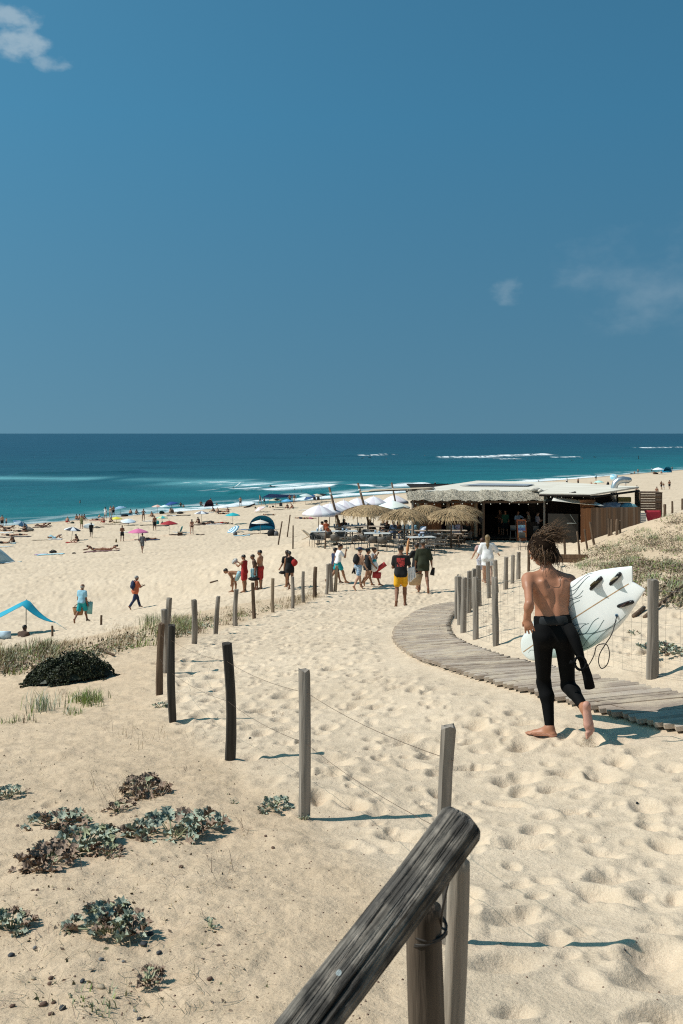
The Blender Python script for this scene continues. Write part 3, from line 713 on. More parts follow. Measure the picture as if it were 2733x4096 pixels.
def g_shirt(J, L, s, sleeve=.62, hem=-.07, loose=.016, neck=.135):
    q = [p.grow(loose) for p in sel(L, 'torso', 'pelvis')]
    q.append(P('t', tpoint(J, .15, s), tpoint(J, hem + .05, s), .135 * s + loose, .138 * s + loose, .06, J['T'] @ V3(0, 1, 0), .80))
    if sleeve > 0:
        for nm in 'LR':
            a, b = J['sh' + nm], J['el' + nm]; q.append(P('t', a, a + (b - a) * sleeve, .066 * s + loose * .4, .056 * s + loose * .8, .03))
    return q, [(tpoint(J, hem, s), J['T'] @ V3(0, 0, -1)), (tpoint(J, neck, s, 'Tc', 'chest'), J['Tc'] @ V3(0, 0, 1))]
def g_dress(J, L, s, ln=.62, sleeve=.6, loose=.02, flare=.21):
    q, c = g_shirt(J, L, s, sleeve, -.02, loose); k = (J['knL'] + J['knR']) / 2
    e = J['pelvis'] + (k - J['pelvis']) * ln
    q.append(P('t', tpoint(J, .08, s), e, .135 * s, flare * s, .06, J['T'] @ V3(0, 1, 0), .85))
    for nm in 'LR': q.append(P('t', J['hip' + nm], J['hip' + nm] + (J['kn' + nm] - J['hip' + nm]) * ln * .9, .105 * s, .10 * s, .05))
    return q, [c[1], (e, nrm(e - tpoint(J, .08, s)))]
def g_trousers(J, L, s, g=.012, end=.93):
    q, c = g_shorts(J, L, s, .95, g)
    for nm in 'LR':
        q.append(P('t', J['kn' + nm], J['kn' + nm] + (J['an' + nm] - J['kn' + nm]) * end, .062 * s + g, .055 * s + g, .03))
    return q, c
def g_hair(J, L, s, kind='short'):
    H = J['H']; hd = J['head']; hp = lambda x, y, z: hd + H @ (V3(x, y, z) * s)
    q = [P('h', hp(0, -.036, .030), hp(0, .012, .034), .094 * s, .088 * s, .03, H @ V3(1, 0, 0), .90)]
    if kind == 'bald': q = [P('h', hp(0, -.04, .0), hp(0, -.03, .0), .088 * s, k=.02, n=H @ V3(1, 0, 0), f=.93)]
    fwd = H @ nrm(V3(0, 1, -.55)); cuts = [(hp(0, .050, .02), fwd)]
    if kind in ('short', 'bald'): cuts.append((hp(0, 0, -.055), H @ V3(0, .3, -1)))
    if kind == 'long':
        b = J['neck'] + J['Tc'] @ (V3(0, -.075, -.06) * s); q += [P('h', hp(0, -.05, .0), b, .080 * s, .060 * s, .04, H @ V3(0, 1, 0), .8), P('h', b, b + J['Tc'] @ (V3(0, -.02, -.12) * s), .058 * s, .025 * s, .04)]
        cuts = []
        q[0] = P('h', hp(0, -.045, .030), hp(0, -.005, .034), .094 * s, .088 * s, .03, H @ V3(1, 0, 0), .90)
    if kind == 'bun': q += [P('h', hp(0, -.10, .07), hp(0, -.115, .085), .045 * s, k=.02)]
    if kind == 'tail': q += [P('h', hp(0, -.11, .03), hp(0, -.13, -.14), .036 * s, .018 * s, .02)]
    return q, cuts
def g_cap(J, L, s, brim=True):
    H = J['H']; hd = J['head']; hp = lambda x, y, z: hd + H @ (V3(x, y, z) * s)
    q = [P('h', hp(0, -.03, .045), hp(0, .012, .048), .099 * s, .094 * s, .03, H @ V3(1, 0, 0), .9)]
    cut = [(hp(0, 0, .035), H @ V3(0, .1, -1))]
    if brim: q.append(P('h', hp(0, .09, .048), hp(0, .145, .042), .068 * s, .055 * s, .01, H @ V3(0, .15, 1), .16))
    return q, cut
def g_hat(J, L, s):
    H = J['H']; hd = J['head']; hp = lambda x, y, z: hd + H @ (V3(x, y, z) * s)
    return [P('h', hp(0, -.02, .05), hp(0, .0, .08), .098 * s, .085 * s, .02), P('h', hp(0, -.01, .045), hp(0, .012, .045), .165 * s, k=.012, n=H @ V3(0, .1, 1), f=.09)], [(hp(0, 0, .03), H @ V3(0, 0, -1))]
GARM = {'shorts': g_shorts, 'brief': g_brief, 'band': g_band, 'shirt': g_shirt, 'dress': g_dress, 'trousers': g_trousers, 'cap': g_cap, 'hat': g_hat}
SKIN = {
    'tan': (.30, .145, .080), 'fair': (.47, .27, .18), 'brown': (.20, .090, .050), 'dark': (.085, .042, .028), 'red': (.42, .20, .13)}
def skin(n): return M('skin_' + n, SKIN[n], .55, .10, 9, 0, spec=.35)
def hairm(n): return M('hair_' + n, {'black': (.012, .009, .008), 'brown': (.035, .020, .012), 'blond': (.20, .13, .06), 'grey': (.30, .29, .28), 'auburn': (.07, .028, .014)}[n], .5, .3, 30, spec=.4)
def cloth(n, c, **k): return M('cloth_' + n, c, .85, .10, 14, .15, 90, **k)
_PC = {}
def make_meshes(key, pose, s, build, fat, garments, hair, vox, fingers, curl, J=None):
    """meshes for one pose, shared by everyone in that pose"""
    ck = (key, round(s, 3), build, fat, tuple(garments), hair, vox)
    if ck in _PC: return _PC[ck]
    J = J or skel(pose, s); L = body_prims(J, s, build, fat, fingers, curl)
    zmin = min(min(p.a[2] - p.ra * .55, p.b[2] - p.rb * .55) if p.part == 'foot' else min(p.a[2] - p.ra * .9, p.b[2] - p.rb * .9) for p in L)
    out = [('body', sdf_mesh('body', L, vox, None))]
    for gname in garments:
        kind, *args = gname.split(':'); kw = {}
        for q in args:
            a, b = q.split('='); kw[a] = float(b)
        pr, cu = GARM[kind](J, L, s, **kw)
        out.append(({'brief': 'swimsuit_bottom', 'band': 'swimsuit_top'}.get(kind, kind), sdf_mesh(kind, pr, vox, None, cu)))
    if hair:
        pr, cu = g_hair(J, L, s, hair); out.append(('hair', sdf_mesh('hair', pr, vox, None, cu)))
    _PC[ck] = (out, zmin, J); return _PC[ck]
def put_mat(o, m):
    if len(o.data.materials) == 0: o.data.materials.append(m)
    o.material_slots[0].link = 'OBJECT'; o.material_slots[0].material = m
def person(label, loc, rz, key, pose, skin_='tan', wear=(), hair=('short', 'black'), h=1.75, build='m', fat=0.0, group=None, vox=.03, fingers=False, curl=.35, tilt=None, sink=0.0, lift=None):
    """wear: list of ('shorts:ln=.6', material). Stands with its lowest point on loc."""
    s = h / 1.77
    out, zmin, J = make_meshes(key, pose, s, build, fat, [w[0] for w in wear], hair[0] if hair else None, vox, fingers, curl)
    root = None
    mats = [skin(skin_)] + [w[1] for w in wear] + ([hairm(hair[1])] if hair else [])
    for (nm, me), mt in zip(out, mats):
        o = link('person' if root is None else nm, me, root); put_mat(o, mt)
        if root is None: root = o
    lo = zmin if lift is None else lift
    if tilt is None:
        root.location = (loc[0], loc[1], loc[2] - lo - sink); root.rotation_euler = (0, 0, rz)
    else:
        root.rotation_euler = (Matrix.Rotation(rz, 3, 'Z') @ Euler(tilt).to_matrix()).to_euler(); root.location = (loc[0], loc[1], loc[2] - sink)
    tag(root, label, 'person', group)
    root['_j'] = 0; del root['_j']
    return root, J, lo
def jw(root, J, name, off=(0, 0, 0)):
    """world position of a joint"""
    m = root.rotation_euler.to_matrix(); return Vector(root.location) + m @ (Vector(J[name]) + Vector(off))
POSES = {
    'stand': dict(legL=(-3, 5, 3), legR=(4, 5, 4), armL=(4, 9, 12), armR=(0, 9, 14), lean=1),
    'walk': dict(legL=(24, 2, 6), legR=(-16, 2, 22), toeR=75, armL=(-22, 8, 14), armR=(22, 8, 24), lean=4),
    'walk2': dict(legR=(20, 2, 5), legL=(-14, 2, 30), toeL=70, armL=(14, 9, 30), armR=(-12, 10, 22), lean=4),
    'hips': dict(legL=(0, 6, 2), legR=(3, 6, 6), armL=(-12, 42, 80), armR=(-12, 42, 80), innL=60, innR=60),
    'fold': dict(legL=(0, 5, 2), legR=(3, 5, 6), armL=(18, 12, 85), armR=(18, 12, 85), innL=50, innR=50, hp=8),
    'reach': dict(legL=(0, 5, 2), legR=(6, 6, 6), armL=(60, 40, 15), armR=(5, 10, 12), lean=3),
    'sit': dict(legL=(108, 10, 52), legR=(114, 12, 66), toeL=95, toeR=95, armL=(30, 12, 20), armR=(28, 14, 25), lean=16, hunch=22),
    'sitback': dict(legL=(101, 8, 26), legR=(118, 8, 74), toeL=90, toeR=90, armL=(-38, 14, 6), armR=(-36, 14, 8), lean=-22, hunch=12),
    'sitknees': dict(legL=(131, 6, 104), legR=(133, 6, 106), toeL=90, toeR=90, armL=(62, 4, 40), armR=(62, 4, 40), innL=25, innR=25, lean=10, hunch=26),
    'chair': dict(legL=(88, 8, 84), legR=(86, 8, 88), toeL=92, toeR=92, armL=(30, 12, 62), armR=(28, 12, 64), innL=18, innR=18, lean=6, hunch=14),
    'lie': dict(legL=(2, 5, 6), legR=(8, 7, 16), toeL=130, toeR=130, armL=(150, 22, 50), armR=(6, 12, 10)),
    'prop': dict(legL=(-4, 6, 8), legR=(-2, 6, 12), toeL=150, toeR=150, armL=(78, 10, 70), armR=(78, 10, 70), lean=-26, hunch=-14, hp=20),
    'wade': dict(legL=(6, 4, 8), legR=(-6, 4, 10), armL=(22, 32, 25), armR=(15, 35, 30), lean=4),
}
# ================================================================ the running surfer and the board
def A(u, v, d): return np.array(wd(u, v, d))
def surfer():
    k_ = 1.0                                   # how much nearer or farther the sand really is under the standing foot
    for d in np.arange(7.4, 9.6, .01):
        q = A(1262, 1690, d)
        if surf_z(q[0], q[1]) >= q[2]: k_ = d / 8.42; break
    def B(u, v, d): return A(u, v, d * k_)
    s = .925 * k_; J = {}
    J['pelvis'] = B(1270, 1450, 8.40); J['hipL'] = B(1249, 1462, 8.40); J['hipR'] = B(1292, 1462, 8.38)
    J['knL'] = B(1248, 1566, 8.54); J['anL'] = B(1262, 1672, 8.42); J['fdL'] = nrm(V3(-.80, .55, -.05))
    J['knR'] = B(1304, 1574, 8.46); J['anR'] = B(1342, 1626, 8.14); J['fdR'] = nrm(V3(.06, -.16, -.98))
    J['waist'] = B(1267, 1412, 8.42); J['chest'] = B(1263, 1350, 8.47); J['neck'] = B(1258, 1316, 8.49)
    J['shL'] = B(1212, 1330, 8.46); J['shR'] = B(1308, 1334, 8.50)
    J['elL'] = B(1215, 1386, 8.20); J['wrL'] = B(1210, 1415, 8.22); J['hdL'] = nrm(V3(.16, -.04, -.98)); J['pnL'] = V3(.35, .93, .1); J['thumbL'] = V3(-.9, .2, 0)
    J['elR'] = B(1338, 1396, 8.66); J['wrR'] = B(1354, 1452, 8.54); J['hdR'] = nrm(V3(-.05, -.55, -.83)); J['pnR'] = V3(-.8, -.5, .2); J['thumbR'] = V3(-.3, .9, 0)
    def frame(x, z):
        z = nrm(z); y = nrm(np.cross(z, x)); x = np.cross(y, z); return np.stack([x, y, z], 1)
    J['T'] = frame(J['hipR'] - J['hipL'], J['waist'] - J['pelvis']); J['Tc'] = frame(J['shR'] - J['shL'], J['neck'] - J['waist'])
    J['H'] = J['Tc'] @ rotz(R(38)) @ rotx(R(-14)) @ roty(R(-4)); J['Tw'] = J['Tc']
    J['head'] = B(1241, 1264, 8.56)
    for n in 'LR': J['toe' + n] = J['an' + n] + J['fd' + n] * .165
    L = body_prims(J, s, 'm', 0.0, True, .20)
    Tc, T = J['Tc'], J['T']
    ch = lambda x, y, z: J['chest'] + Tc @ V3(x, y, z)
    pe = lambda x, y, z: J['pelvis'] + T @ V3(x * .90, y * .92, z)
    for sg in (-1, 1):                       # back: shoulder blades, columns beside the spine, flank, rear shoulder
        L.append(P('torso', ch(sg * .085, -.075, .05), ch(sg * .062, -.078, -.05), .026, .016, .03))
        L.append(P('torso', pe(sg * .034, -.062, .05), ch(sg * .036, -.062, -.02), .031, .030, .022))
        L.append(P('torso', ch(sg * .125, -.03, .03), ch(sg * .095, -.02, -.12), .040, .030, .04))
    L.append(P('hand', J['wrR'], J['wrR'] + J['hdR'] * .06, .03, .034, .02))
    for i in range(5):                       # toes of the lifted foot and the standing foot
        for n in 'LR':
            fd = J['fd' + n]; sd = nrm(J['an' + n] - J['kn' + n]); up = nrm(np.cross(np.cross(fd, sd), fd)); up = up if up @ sd < 0 else -up
            ac = np.cross(fd, up) * (1 if n == 'L' else -1)
            base = J['an' + n] + fd * (.180 - .008 * i) - up * .058 + ac * (.028 - .0155 * i)
            L.append(P('foot', base, base + fd * (.036 - .004 * i), .0125 - .0011 * i, .0105 - .001 * i, .006))
    body = link('person', sdf_mesh('person', L, .0056, M('skin_surfer', (.375, .165, .092), .50, .12, 7, .05, 120, spec=.4), smooth=1))
    tag(body, 'barefoot surfer running away in black wetsuit pulled down to the waist, white board under arm', 'person')
    body.data.materials.append(M('skin_sole', (.52, .27, .20), .6, .15, 14, .05, 90))
    me_ = body.data; npoly = len(me_.polygons); cen = np.empty(npoly * 3, np.float32); nor = np.empty(npoly * 3, np.float32)
    me_.polygons.foreach_get('center', cen); me_.polygons.foreach_get('normal', nor); cen = cen.reshape(-1, 3); nor = nor.reshape(-1, 3); mi = np.zeros(npoly, np.int32)
    for n in 'LR':
        fd = J['fd' + n]; sd = nrm(J['an' + n] - J['kn' + n]); up = nrm(np.cross(np.cross(fd, sd), fd)); up = up if up @ sd < 0 else -up
        al = (cen - J['an' + n]) @ fd; ht = (cen - J['an' + n]) @ up
        mi[(np.linalg.norm(cen - J['an' + n], axis=1) < .28) & (nor @ up < -.25) & (al > -.08) & (ht < -.03)] = 1
    me_.polygons.foreach_set('material_index', mi)
    neo = M('neoprene', (.0032, .0033, .0036), .8, .25, 20, .10, 120, spec=.10)
    wp_ = [p.grow(.007) for p in sel(L, 'pelvis', 'thighL', 'thighR')] + [p.grow(.006) for p in sel(L, 'shinL', 'shinR')]
    wp_ += [P('t', pe(-.05, 0, .07), pe(.05, 0, .07), .092, k=.04, n=T @ V3(0, 1, 0), f=.86)]
    # wrinkles behind the knees and at the seat
    cuts = [(pe(0, 0, .115), T @ V3(0, 0, 1))]
    F_, lo = field(wp_, .0072, cuts)
    legs = link('wetsuit', np_mesh('wetsuit', *nets(F_, lo, .0072), neo), body)
    # keep ankles bare: trim the wetsuit a little above each ankle
    bm = bmesh.new(); bm.from_mesh(legs.data)
    for n in 'LR':
        sd = nrm(J['an' + n] - J['kn' + n]); pt = J['an' + n] - sd * (.035 if n == 'R' else .012)
        sel_v = [v for v in bm.verts if (np.array(v.co) - pt) @ sd > 0 and np.linalg.norm(np.array(v.co) - J['an' + n]) < .11]
        bmesh.ops.delete(bm, geom=sel_v, context='VERTS')
    bm.to_mesh(legs.data); bm.free()
    roll = [P('t', pe(-.058, -.002, z), pe(.058, -.002, z), r, k=.01, n=T @ V3(0, 1, 0), f=.86) for z, r in ((.065, .101), (.090, .098), (.113, .095))]
    link('rolled_waist', sdf_mesh('rolled_waist', roll, .009, neo, [(pe(0, 0, .135), T @ V3(0, 0, 1)), (pe(0, 0, .045), T @ V3(0, 0, -1))]), legs)
    panel = [P('t', pe(-.045, -.03, .085), pe(.05, -.03, .085), .089, k=.01, n=T @ V3(0, 1, 0), f=.86)]
    link('waist_panel', sdf_mesh('waist_panel', panel, .009, M('neoprene_panel', (.016, .018, .020), .7, .2, 30, spec=.2), [(pe(0, -.065, .0), T @ V3(0, 1, 0)), (pe(0, 0, .128), T @ V3(0, 0, 1)), (pe(0, 0, .055), T @ V3(0, 0, -1))]), legs)
    sl = MB()
    pts = [B(1302, 1438, 8.33), B(1316, 1462, 8.27), B(1327, 1492, 8.23), B(1336, 1516, 8.21), B(1341, 1528, 8.21), B(1348, 1550, 8.21), B(1354, 1578, 8.22)]
    sl.tube(pts, [.055, .05, .042, .026, .034, .038, .042], 10)
    so = sl.build('loose_sleeve', neo, legs)
    # hair: a scalp cover and wind-blown locks
    H = J['H']; hd = J['head']; hp = lambda x, y, z: hd + H @ V3(x, y, z)
    hairmat = M('hair_surfer', (.018, .010, .006), .65, .5, 60, col2=(.17, .095, .048), spec=.3)
    pr = [P('h', hp(0, -.040, .034), hp(0, .008, .042), .092, .088, .03, H @ V3(1, 0, 0), .93), P('h', hp(0, -.06, .0), hp(.01, -.075, -.085), .072, .05, .04)]
    hair = link('hair', sdf_mesh('hair', pr, .0085, M('hair_under', (.014, .008, .005), .95, .4, 60, spec=.05), [(hp(0, .062, .02), H @ nrm(V3(0, 1, -.5)))]), body)
    lk = MB(); rs = np.random.default_rng(5); wind = nrm(V3(1.0, .05, .10))
    for i in range(2300):
        th = rs.uniform(0, 2 * math.pi); el = rs.uniform(-.6, 1.5)
        n = V3(math.cos(th) * math.cos(el) * .83, math.sin(th) * math.cos(el), math.sin(el))
        if n[1] > .45 and n[2] < .8: continue
        p = hd + H @ (n * .092 + V3(0, -.012, .03)); d = H @ n; top_ = n[2] > .25; right = d[0] > 0
        fly = rs.random() < (.48 if (top_ and right) else .08 if top_ else .04)
        ln = rs.uniform(.06, .115) if not fly else rs.uniform(.11, .25)
        if d[0] < -.3: ln *= .6
        g_ = V3(0, 0, -1.0)
        wnd = (wind * rs.uniform(.5, 1.1) + V3(0, -.15, rs.uniform(-.35, .42))) if fly else (wind * rs.uniform(.15, .7) + g_ * rs.uniform(.5, 1.1) + V3(0, -.15, 0))
        if not top_: ln *= 1.4; wnd = wind * rs.uniform(-.1, .45) + g_ + V3(0, -.1, 0)
        pts = [p - d * .010]; ph = rs.uniform(0, 6.3); cu = rs.uniform(.005, .020); steps = 8; v = wnd; ax1 = nrm(np.cross(v, V3(.3, .2, .9))); ax2 = nrm(np.cross(v, ax1))
        for k in range(steps):
            q = k / (steps - 1); dirn = nrm(d * (1 - q) ** 2 * (.75 if top_ else .5) + nrm(wnd) * (.40 + q))
            pts.append(pts[-1] + dirn * ln / steps + (ax1 * math.cos(ph + q * 8) + ax2 * math.sin(ph + q * 8)) * cu * (.3 + q))
        w0 = rs.uniform(.0020, .0050); lk.tube(pts, [w0 * (1 - .8 * (k / steps) ** 1.4) for k in range(steps + 1)], 4, caps=False)
    lk.build('hair_locks', hairmat, hair)
    # --------------------------------------------------------- board
    tail, nose = B(1449, 1336, 7.90), B(1196, 1499, 9.05); ln = float(np.linalg.norm(nose - tail)); a = nrm(nose - tail)
    W = V3(.19, -.176, -.42); W = nrm(W - a * (W @ a)); n = np.cross(a, W)
    mat = Matrix(((W[0], a[0], n[0], tail[0]), (W[1], a[1], n[1], tail[1]), (W[2], a[2], n[2], tail[2]), (0, 0, 0, 1)))
    # right-handed local frame: x across (towards the lower rail), y tail -> nose, z out of the side facing the runner
    if mat.to_3x3().determinant() < 0: mat = Matrix(((W[0], a[0], -n[0], tail[0]), (W[1], a[1], -n[1], tail[1]), (W[2], a[2], -n[2], tail[2]), (0, 0, 0, 1)))
    zs = 1.0 if (mat.to_3x3() @ Vector((0, 0, 1))).y < 0 else -1.0    # which local z faces back towards the path (the finned side)
    hw_ = np.array([.100, .155, .205, .240, .258, .264, .262, .252, .230, .192, .150, .096, .0]); lx = np.linspace(0, 1, 13)
    def hw(l): return float(np.interp(l, lx, hw_)) if l < .86 else float(np.interp(.86, lx, hw_)) * math.sqrt(max(0.0, 1 - ((l - .86) / .14) ** 2.2))
    def th(l): return .034 * (1 - (2 * abs(l - .5)) ** 3.2) + .006
    def pt(sx, l, side):
        y0 = -.075 * min(1, abs(sx)) ** 1.0 if True else 0
        y = y0 * (1 - l) ** 3 + l * ln; w = hw(l) * sx
        z = side * th(l) * max(0, 1 - abs(sx) ** 3) ** .5 - zs * .05 * ((l - .45) ** 2) * 1.3
        return (w, y, z)
    NS, NL = 16, 44; mb = MB()
    vs_, fs_ = [], []
    def gl(i): q = i / NL; return q if q < .8 else .8 + .2 * math.sin((q - .8) / .2 * math.pi / 2)
    for side in (1, -1):
        o = len(vs_)
        for i in range(NL + 1):
            for j in range(NS + 1): vs_.append(pt(math.sin((j / NS * 2 - 1) * math.pi / 2), gl(i), side))
        for i in range(NL):
            for j in range(NS):
                q = (o + i * (NS + 1) + j, o + i * (NS + 1) + j + 1, o + (i + 1) * (NS + 1) + j + 1, o + (i + 1) * (NS + 1) + j)
                fs_.append(q if side == 1 else q[::-1])
    n1 = (NL + 1) * (NS + 1)
    for j in range(NS): fs_.append((j, j + n1, j + 1 + n1, j + 1))
    mb.add(vs_, fs_)
    bmat = M('board_white', (.77, .775, .755), .22, .03, 4, spec=.5, coat=.4)
    nt, N, Lk = mix_nodes(bmat); bs = nt.nodes['Principled BSDF']      # pale blue-green spray fading along the drawn waves
    tc = N('ShaderNodeTexCoord'); sp = N('ShaderNodeSeparateXYZ'); Lk(tc.outputs['Object'], sp.inputs[0])
    mr = N('ShaderNodeMapRange', interpolation_type='SMOOTHSTEP'); Lk(sp.outputs[1], mr.inputs[0]); mr.inputs[1].default_value = .38; mr.inputs[2].default_value = .75
    mr2 = N('ShaderNodeMapRange', interpolation_type='SMOOTHSTEP'); Lk(sp.outputs[0], mr2.inputs[0]); mr2.inputs[1].default_value = .04; mr2.inputs[2].default_value = .20
    mr3 = N('ShaderNodeMath', operation='MAXIMUM'); mr3.inputs[1].default_value = .18; Lk(mr2.outputs[0], mr3.inputs[0])
    mu = N('ShaderNodeMath', operation='MULTIPLY'); Lk(mr.outputs[0], mu.inputs[0]); Lk(mr3.outputs[0], mu.inputs[1])
    mx = N('ShaderNodeMix', data_type='RGBA'); Lk(mu.outputs[0], mx.inputs[0]); old = bs.inputs['Base Color'].links[0].from_socket; Lk(old, mx.inputs[6]); mx.inputs[7].default_value = (.40, .60, .57, 1); Lk(mx.outputs[2], bs.inputs['Base Color'])
    bd = mb.build('surfboard', bmat, auto=1.1); bd.matrix_world = mat
    tag(bd, 'white swallow-tail surfboard with blue-green wave lines held under the running surfer\'s arm', 'surfboard')
    side = zs
    def sp_(sx, l, off=.0012): p = pt(sx, l, side); return Vector((p[0], p[1], p[2] + zs * off))
    def ribbon(pts, w, mats, name, off=.0012):
        m = MB(); vs2, fs2 = [], []
        q = [sp_(x, l, off) for x, l in pts]
        for i, p in enumerate(q):
            t = (q[min(i + 1, len(q) - 1)] - q[max(0, i - 1)]).normalized(); nn = t.cross(Vector((0, 0, 1))).normalized(); ww = w[i] if isinstance(w, list) else w
            vs2 += [p + nn * ww, p - nn * ww]
        for i in range(len(q) - 1): fs2.append((2 * i, 2 * i + 1, 2 * i + 3, 2 * i + 2))
        m.add(vs2, fs2); return m.build(name, mats, bd)
    ribbon([(0, l) for l in np.linspace(.02, .985, 60)], .0035, M('stringer_wood', (.42, .25, .12), .5, .2, 40), 'stringer')
    ink = M('ink_green', (.03, .075, .08), .4, .3, 30)
    def wave(s0, l0, ls, amp, sdir, nn=3.4, w=.0019):
        pts = []
        for k in range(34):
            q = k / 33; pts.append((s0 + sdir * q + amp * 2.2 * math.sin(q * nn * math.pi + s0 * 9) * (.4 + .6 * q), l0 + ls * q))
        ribbon(pts, [w * (1 - .55 * abs(k / 33 - .3)) for k in range(34)], ink, 'painted_line')
    for k, (s0, l0, ls, am, sd) in enumerate([(-.93, .22, .42, .05, .10), (-.84, .24, .42, .07, .14), (-.78, .29, .40, .06, .36), (-.62, .31, .40, .08, .40), (-.50, .33, .36, .07, .34), (-.36, .36, .36, .06, .32),
                                              (.30, .40, .34, .07, -.08), (.40, .38, .34, .06, -.02), (.47, .30, .42, .08, -.04), (.60, .28, .40, .07, .0), (.78, .22, .48, .06, .0), (.90, .16, .55, .04, -.02), (.16, .46, .3, .05, -.05), (.2, .74, .2, .05, .1)]):
        wave(s0, l0, ls, am, sd)
    blackp = M('fin_box', (.012, .012, .013), .4, .1, 20); 
    fin_cols = [M('fin_amber', (.09, .065, .015), .3, .3, 30, spec=.5), M('fin_cream', (.62, .58, .46), .35, .1, 20), M('fin_maroon', (.055, .012, .014), .3, .2, 30)]
    def fin(sx, l, cant, hgt, chord, m, nm):
        p = sp_(sx, l, 0); q = MB()
        slot = MB()
        for k in range(12): pass
        sl_pts = [Vector((p.x - cant * (k / 8 - .5) * .03, p.y + (k / 8 - .5) * (chord + .05), p.z)) for k in range(9)]
        slot.tube(sl_pts, [.012] + [.017] * 7 + [.012], 8); so_ = slot.build('fin_box', blackp, bd)
        prof = [(0, chord * .5), (.25, chord * .42), (.55, chord * .22), (.8, -.02 * 1), (1.0, -chord * .62), (.75, -chord * .52), (.4, -chord * .44), (0, -chord * .5)]
        vs2 = []
        for sg in (-.004, .004):
            for hh, yy in prof: vs2.append((p.x + sg * (1 - .6 * hh) + cant * hh * hgt * .08, p.y + yy, p.z + zs * (.004 + hh * hgt)))
        k = len(prof); f2 = [tuple(range(k)), tuple(range(2 * k - 1, k - 1, -1))] + [(i, (i + 1) % k, k + (i + 1) % k, k + i) for i in range(k)]
        q.add(vs2, f2); q.build('fin', m, so_, smooth=False)
    fin(-.60, .215, -1, .075, .115, fin_cols[0], 'fin'); fin(-.52, .095, -1, .065, .10, fin_cols[1], 'fin'); fin(.66, .12, 1, .075, .11, fin_cols[2], 'fin')
    pl = MB(); p = sp_(.72, .20, .001); pl.lathe([(.0, .0), (.013, .0), (.013, .006), (.007, .006), (.006, .002), (0, .002)], 14, (0, 0, 0))
    po = pl.build('leash_plug', M('plug_blue', (.05, .12, .19), .4, .1), bd); po.location = p; 
    if zs < 0: po.rotation_euler = (math.pi, 0, 0)
    # leash: cord hanging in loops down to the ankle cuff
    lc = MB(); pw = mat @ p
    def bez(pts, k=10):
        out = []; q = [Vector(x) for x in pts]; q = [q[0]] + q + [q[-1]]
        for i in range(len(q) - 3):
            for t in np.linspace(0, 1, k, endpoint=False):
                a_, b_, c_, d_ = q[i:i + 4]; out.append(.5 * ((2 * b_) + (-a_ + c_) * t + (2 * a_ - 5 * b_ + 4 * c_ - d_) * t * t + (-a_ + 3 * b_ - 3 * c_ + d_) * t ** 3))
        return out + [q[-2]]
    seq = [tuple(pw), tuple(B(1405, 1453, 7.94)), tuple(B(1390, 1478, 7.98)), tuple(B(1377, 1500, 8.0)), tuple(B(1374, 1520, 8.02)), tuple(B(1381, 1534, 8.02)), tuple(B(1394, 1524, 8.0)), tuple(B(1399, 1500, 7.98)), tuple(B(1393, 1480, 7.98)), tuple(B(1380, 1478, 8.02)), tuple(B(1369, 1484, 8.1)), tuple(B(1363, 1505, 8.14)), tuple(B(1350, 1528, 8.16)), tuple(B(1340, 1535, 8.17))]
    lc.tube(bez(seq, 8), .0042, 6)
    lo_ = lc.build('leash', M('leash_black', (.012, .010, .010), .4, .1)); tag(lo_, 'thin black leash cord looping below the surfer\'s white board', 'leash')
    cf = MB(); cen = B(1332, 1522, 8.16)
    ring = [Vector(cen) + Vector((.045 * math.cos(q), .02 * math.sin(q), .048 * math.sin(q))) for q in np.linspace(0, 2 * math.pi, 18)]
    cf.tube(ring, .011, 6); cf.box(Vector(cen) + Vector((-.06, 0, -.0)), (.05, .02, .03), (0, .5, 0)); cf.build('ankle_cuff', neo, lo_)
    # sand flung up by the lifted toes
    g = MB(); rs = np.random.default_rng(8); tp = J['anR'] + J['fdR'] * .215
    for i in range(520):
        st = i % 7; q = rs.uniform(0, 1) ** .8
        c = tp + V3((st - 3) * .013 + rs.normal(0, .004) + q * (st - 3) * .012, rs.normal(0, .012) - .02, -q * .17 - .0)
        r = rs.uniform(.0012, .0030) * (1.1 - .4 * q)
        g.add([c + V3(r, 0, -r), c + V3(-r, r, -r), c + V3(-r, -r, -r), c + V3(0, 0, r)], [(0, 1, 3), (1, 2, 3), (2, 0, 3), (0, 2, 1)])
    tag(g.build('falling_sand', M('sand_grain', (.50, .39, .26), .9, .2, 50), smooth=False), 'loose sand falling from the surfer\'s lifted toes', 'sand', kind='stuff')
    return J
HERO = surfer()
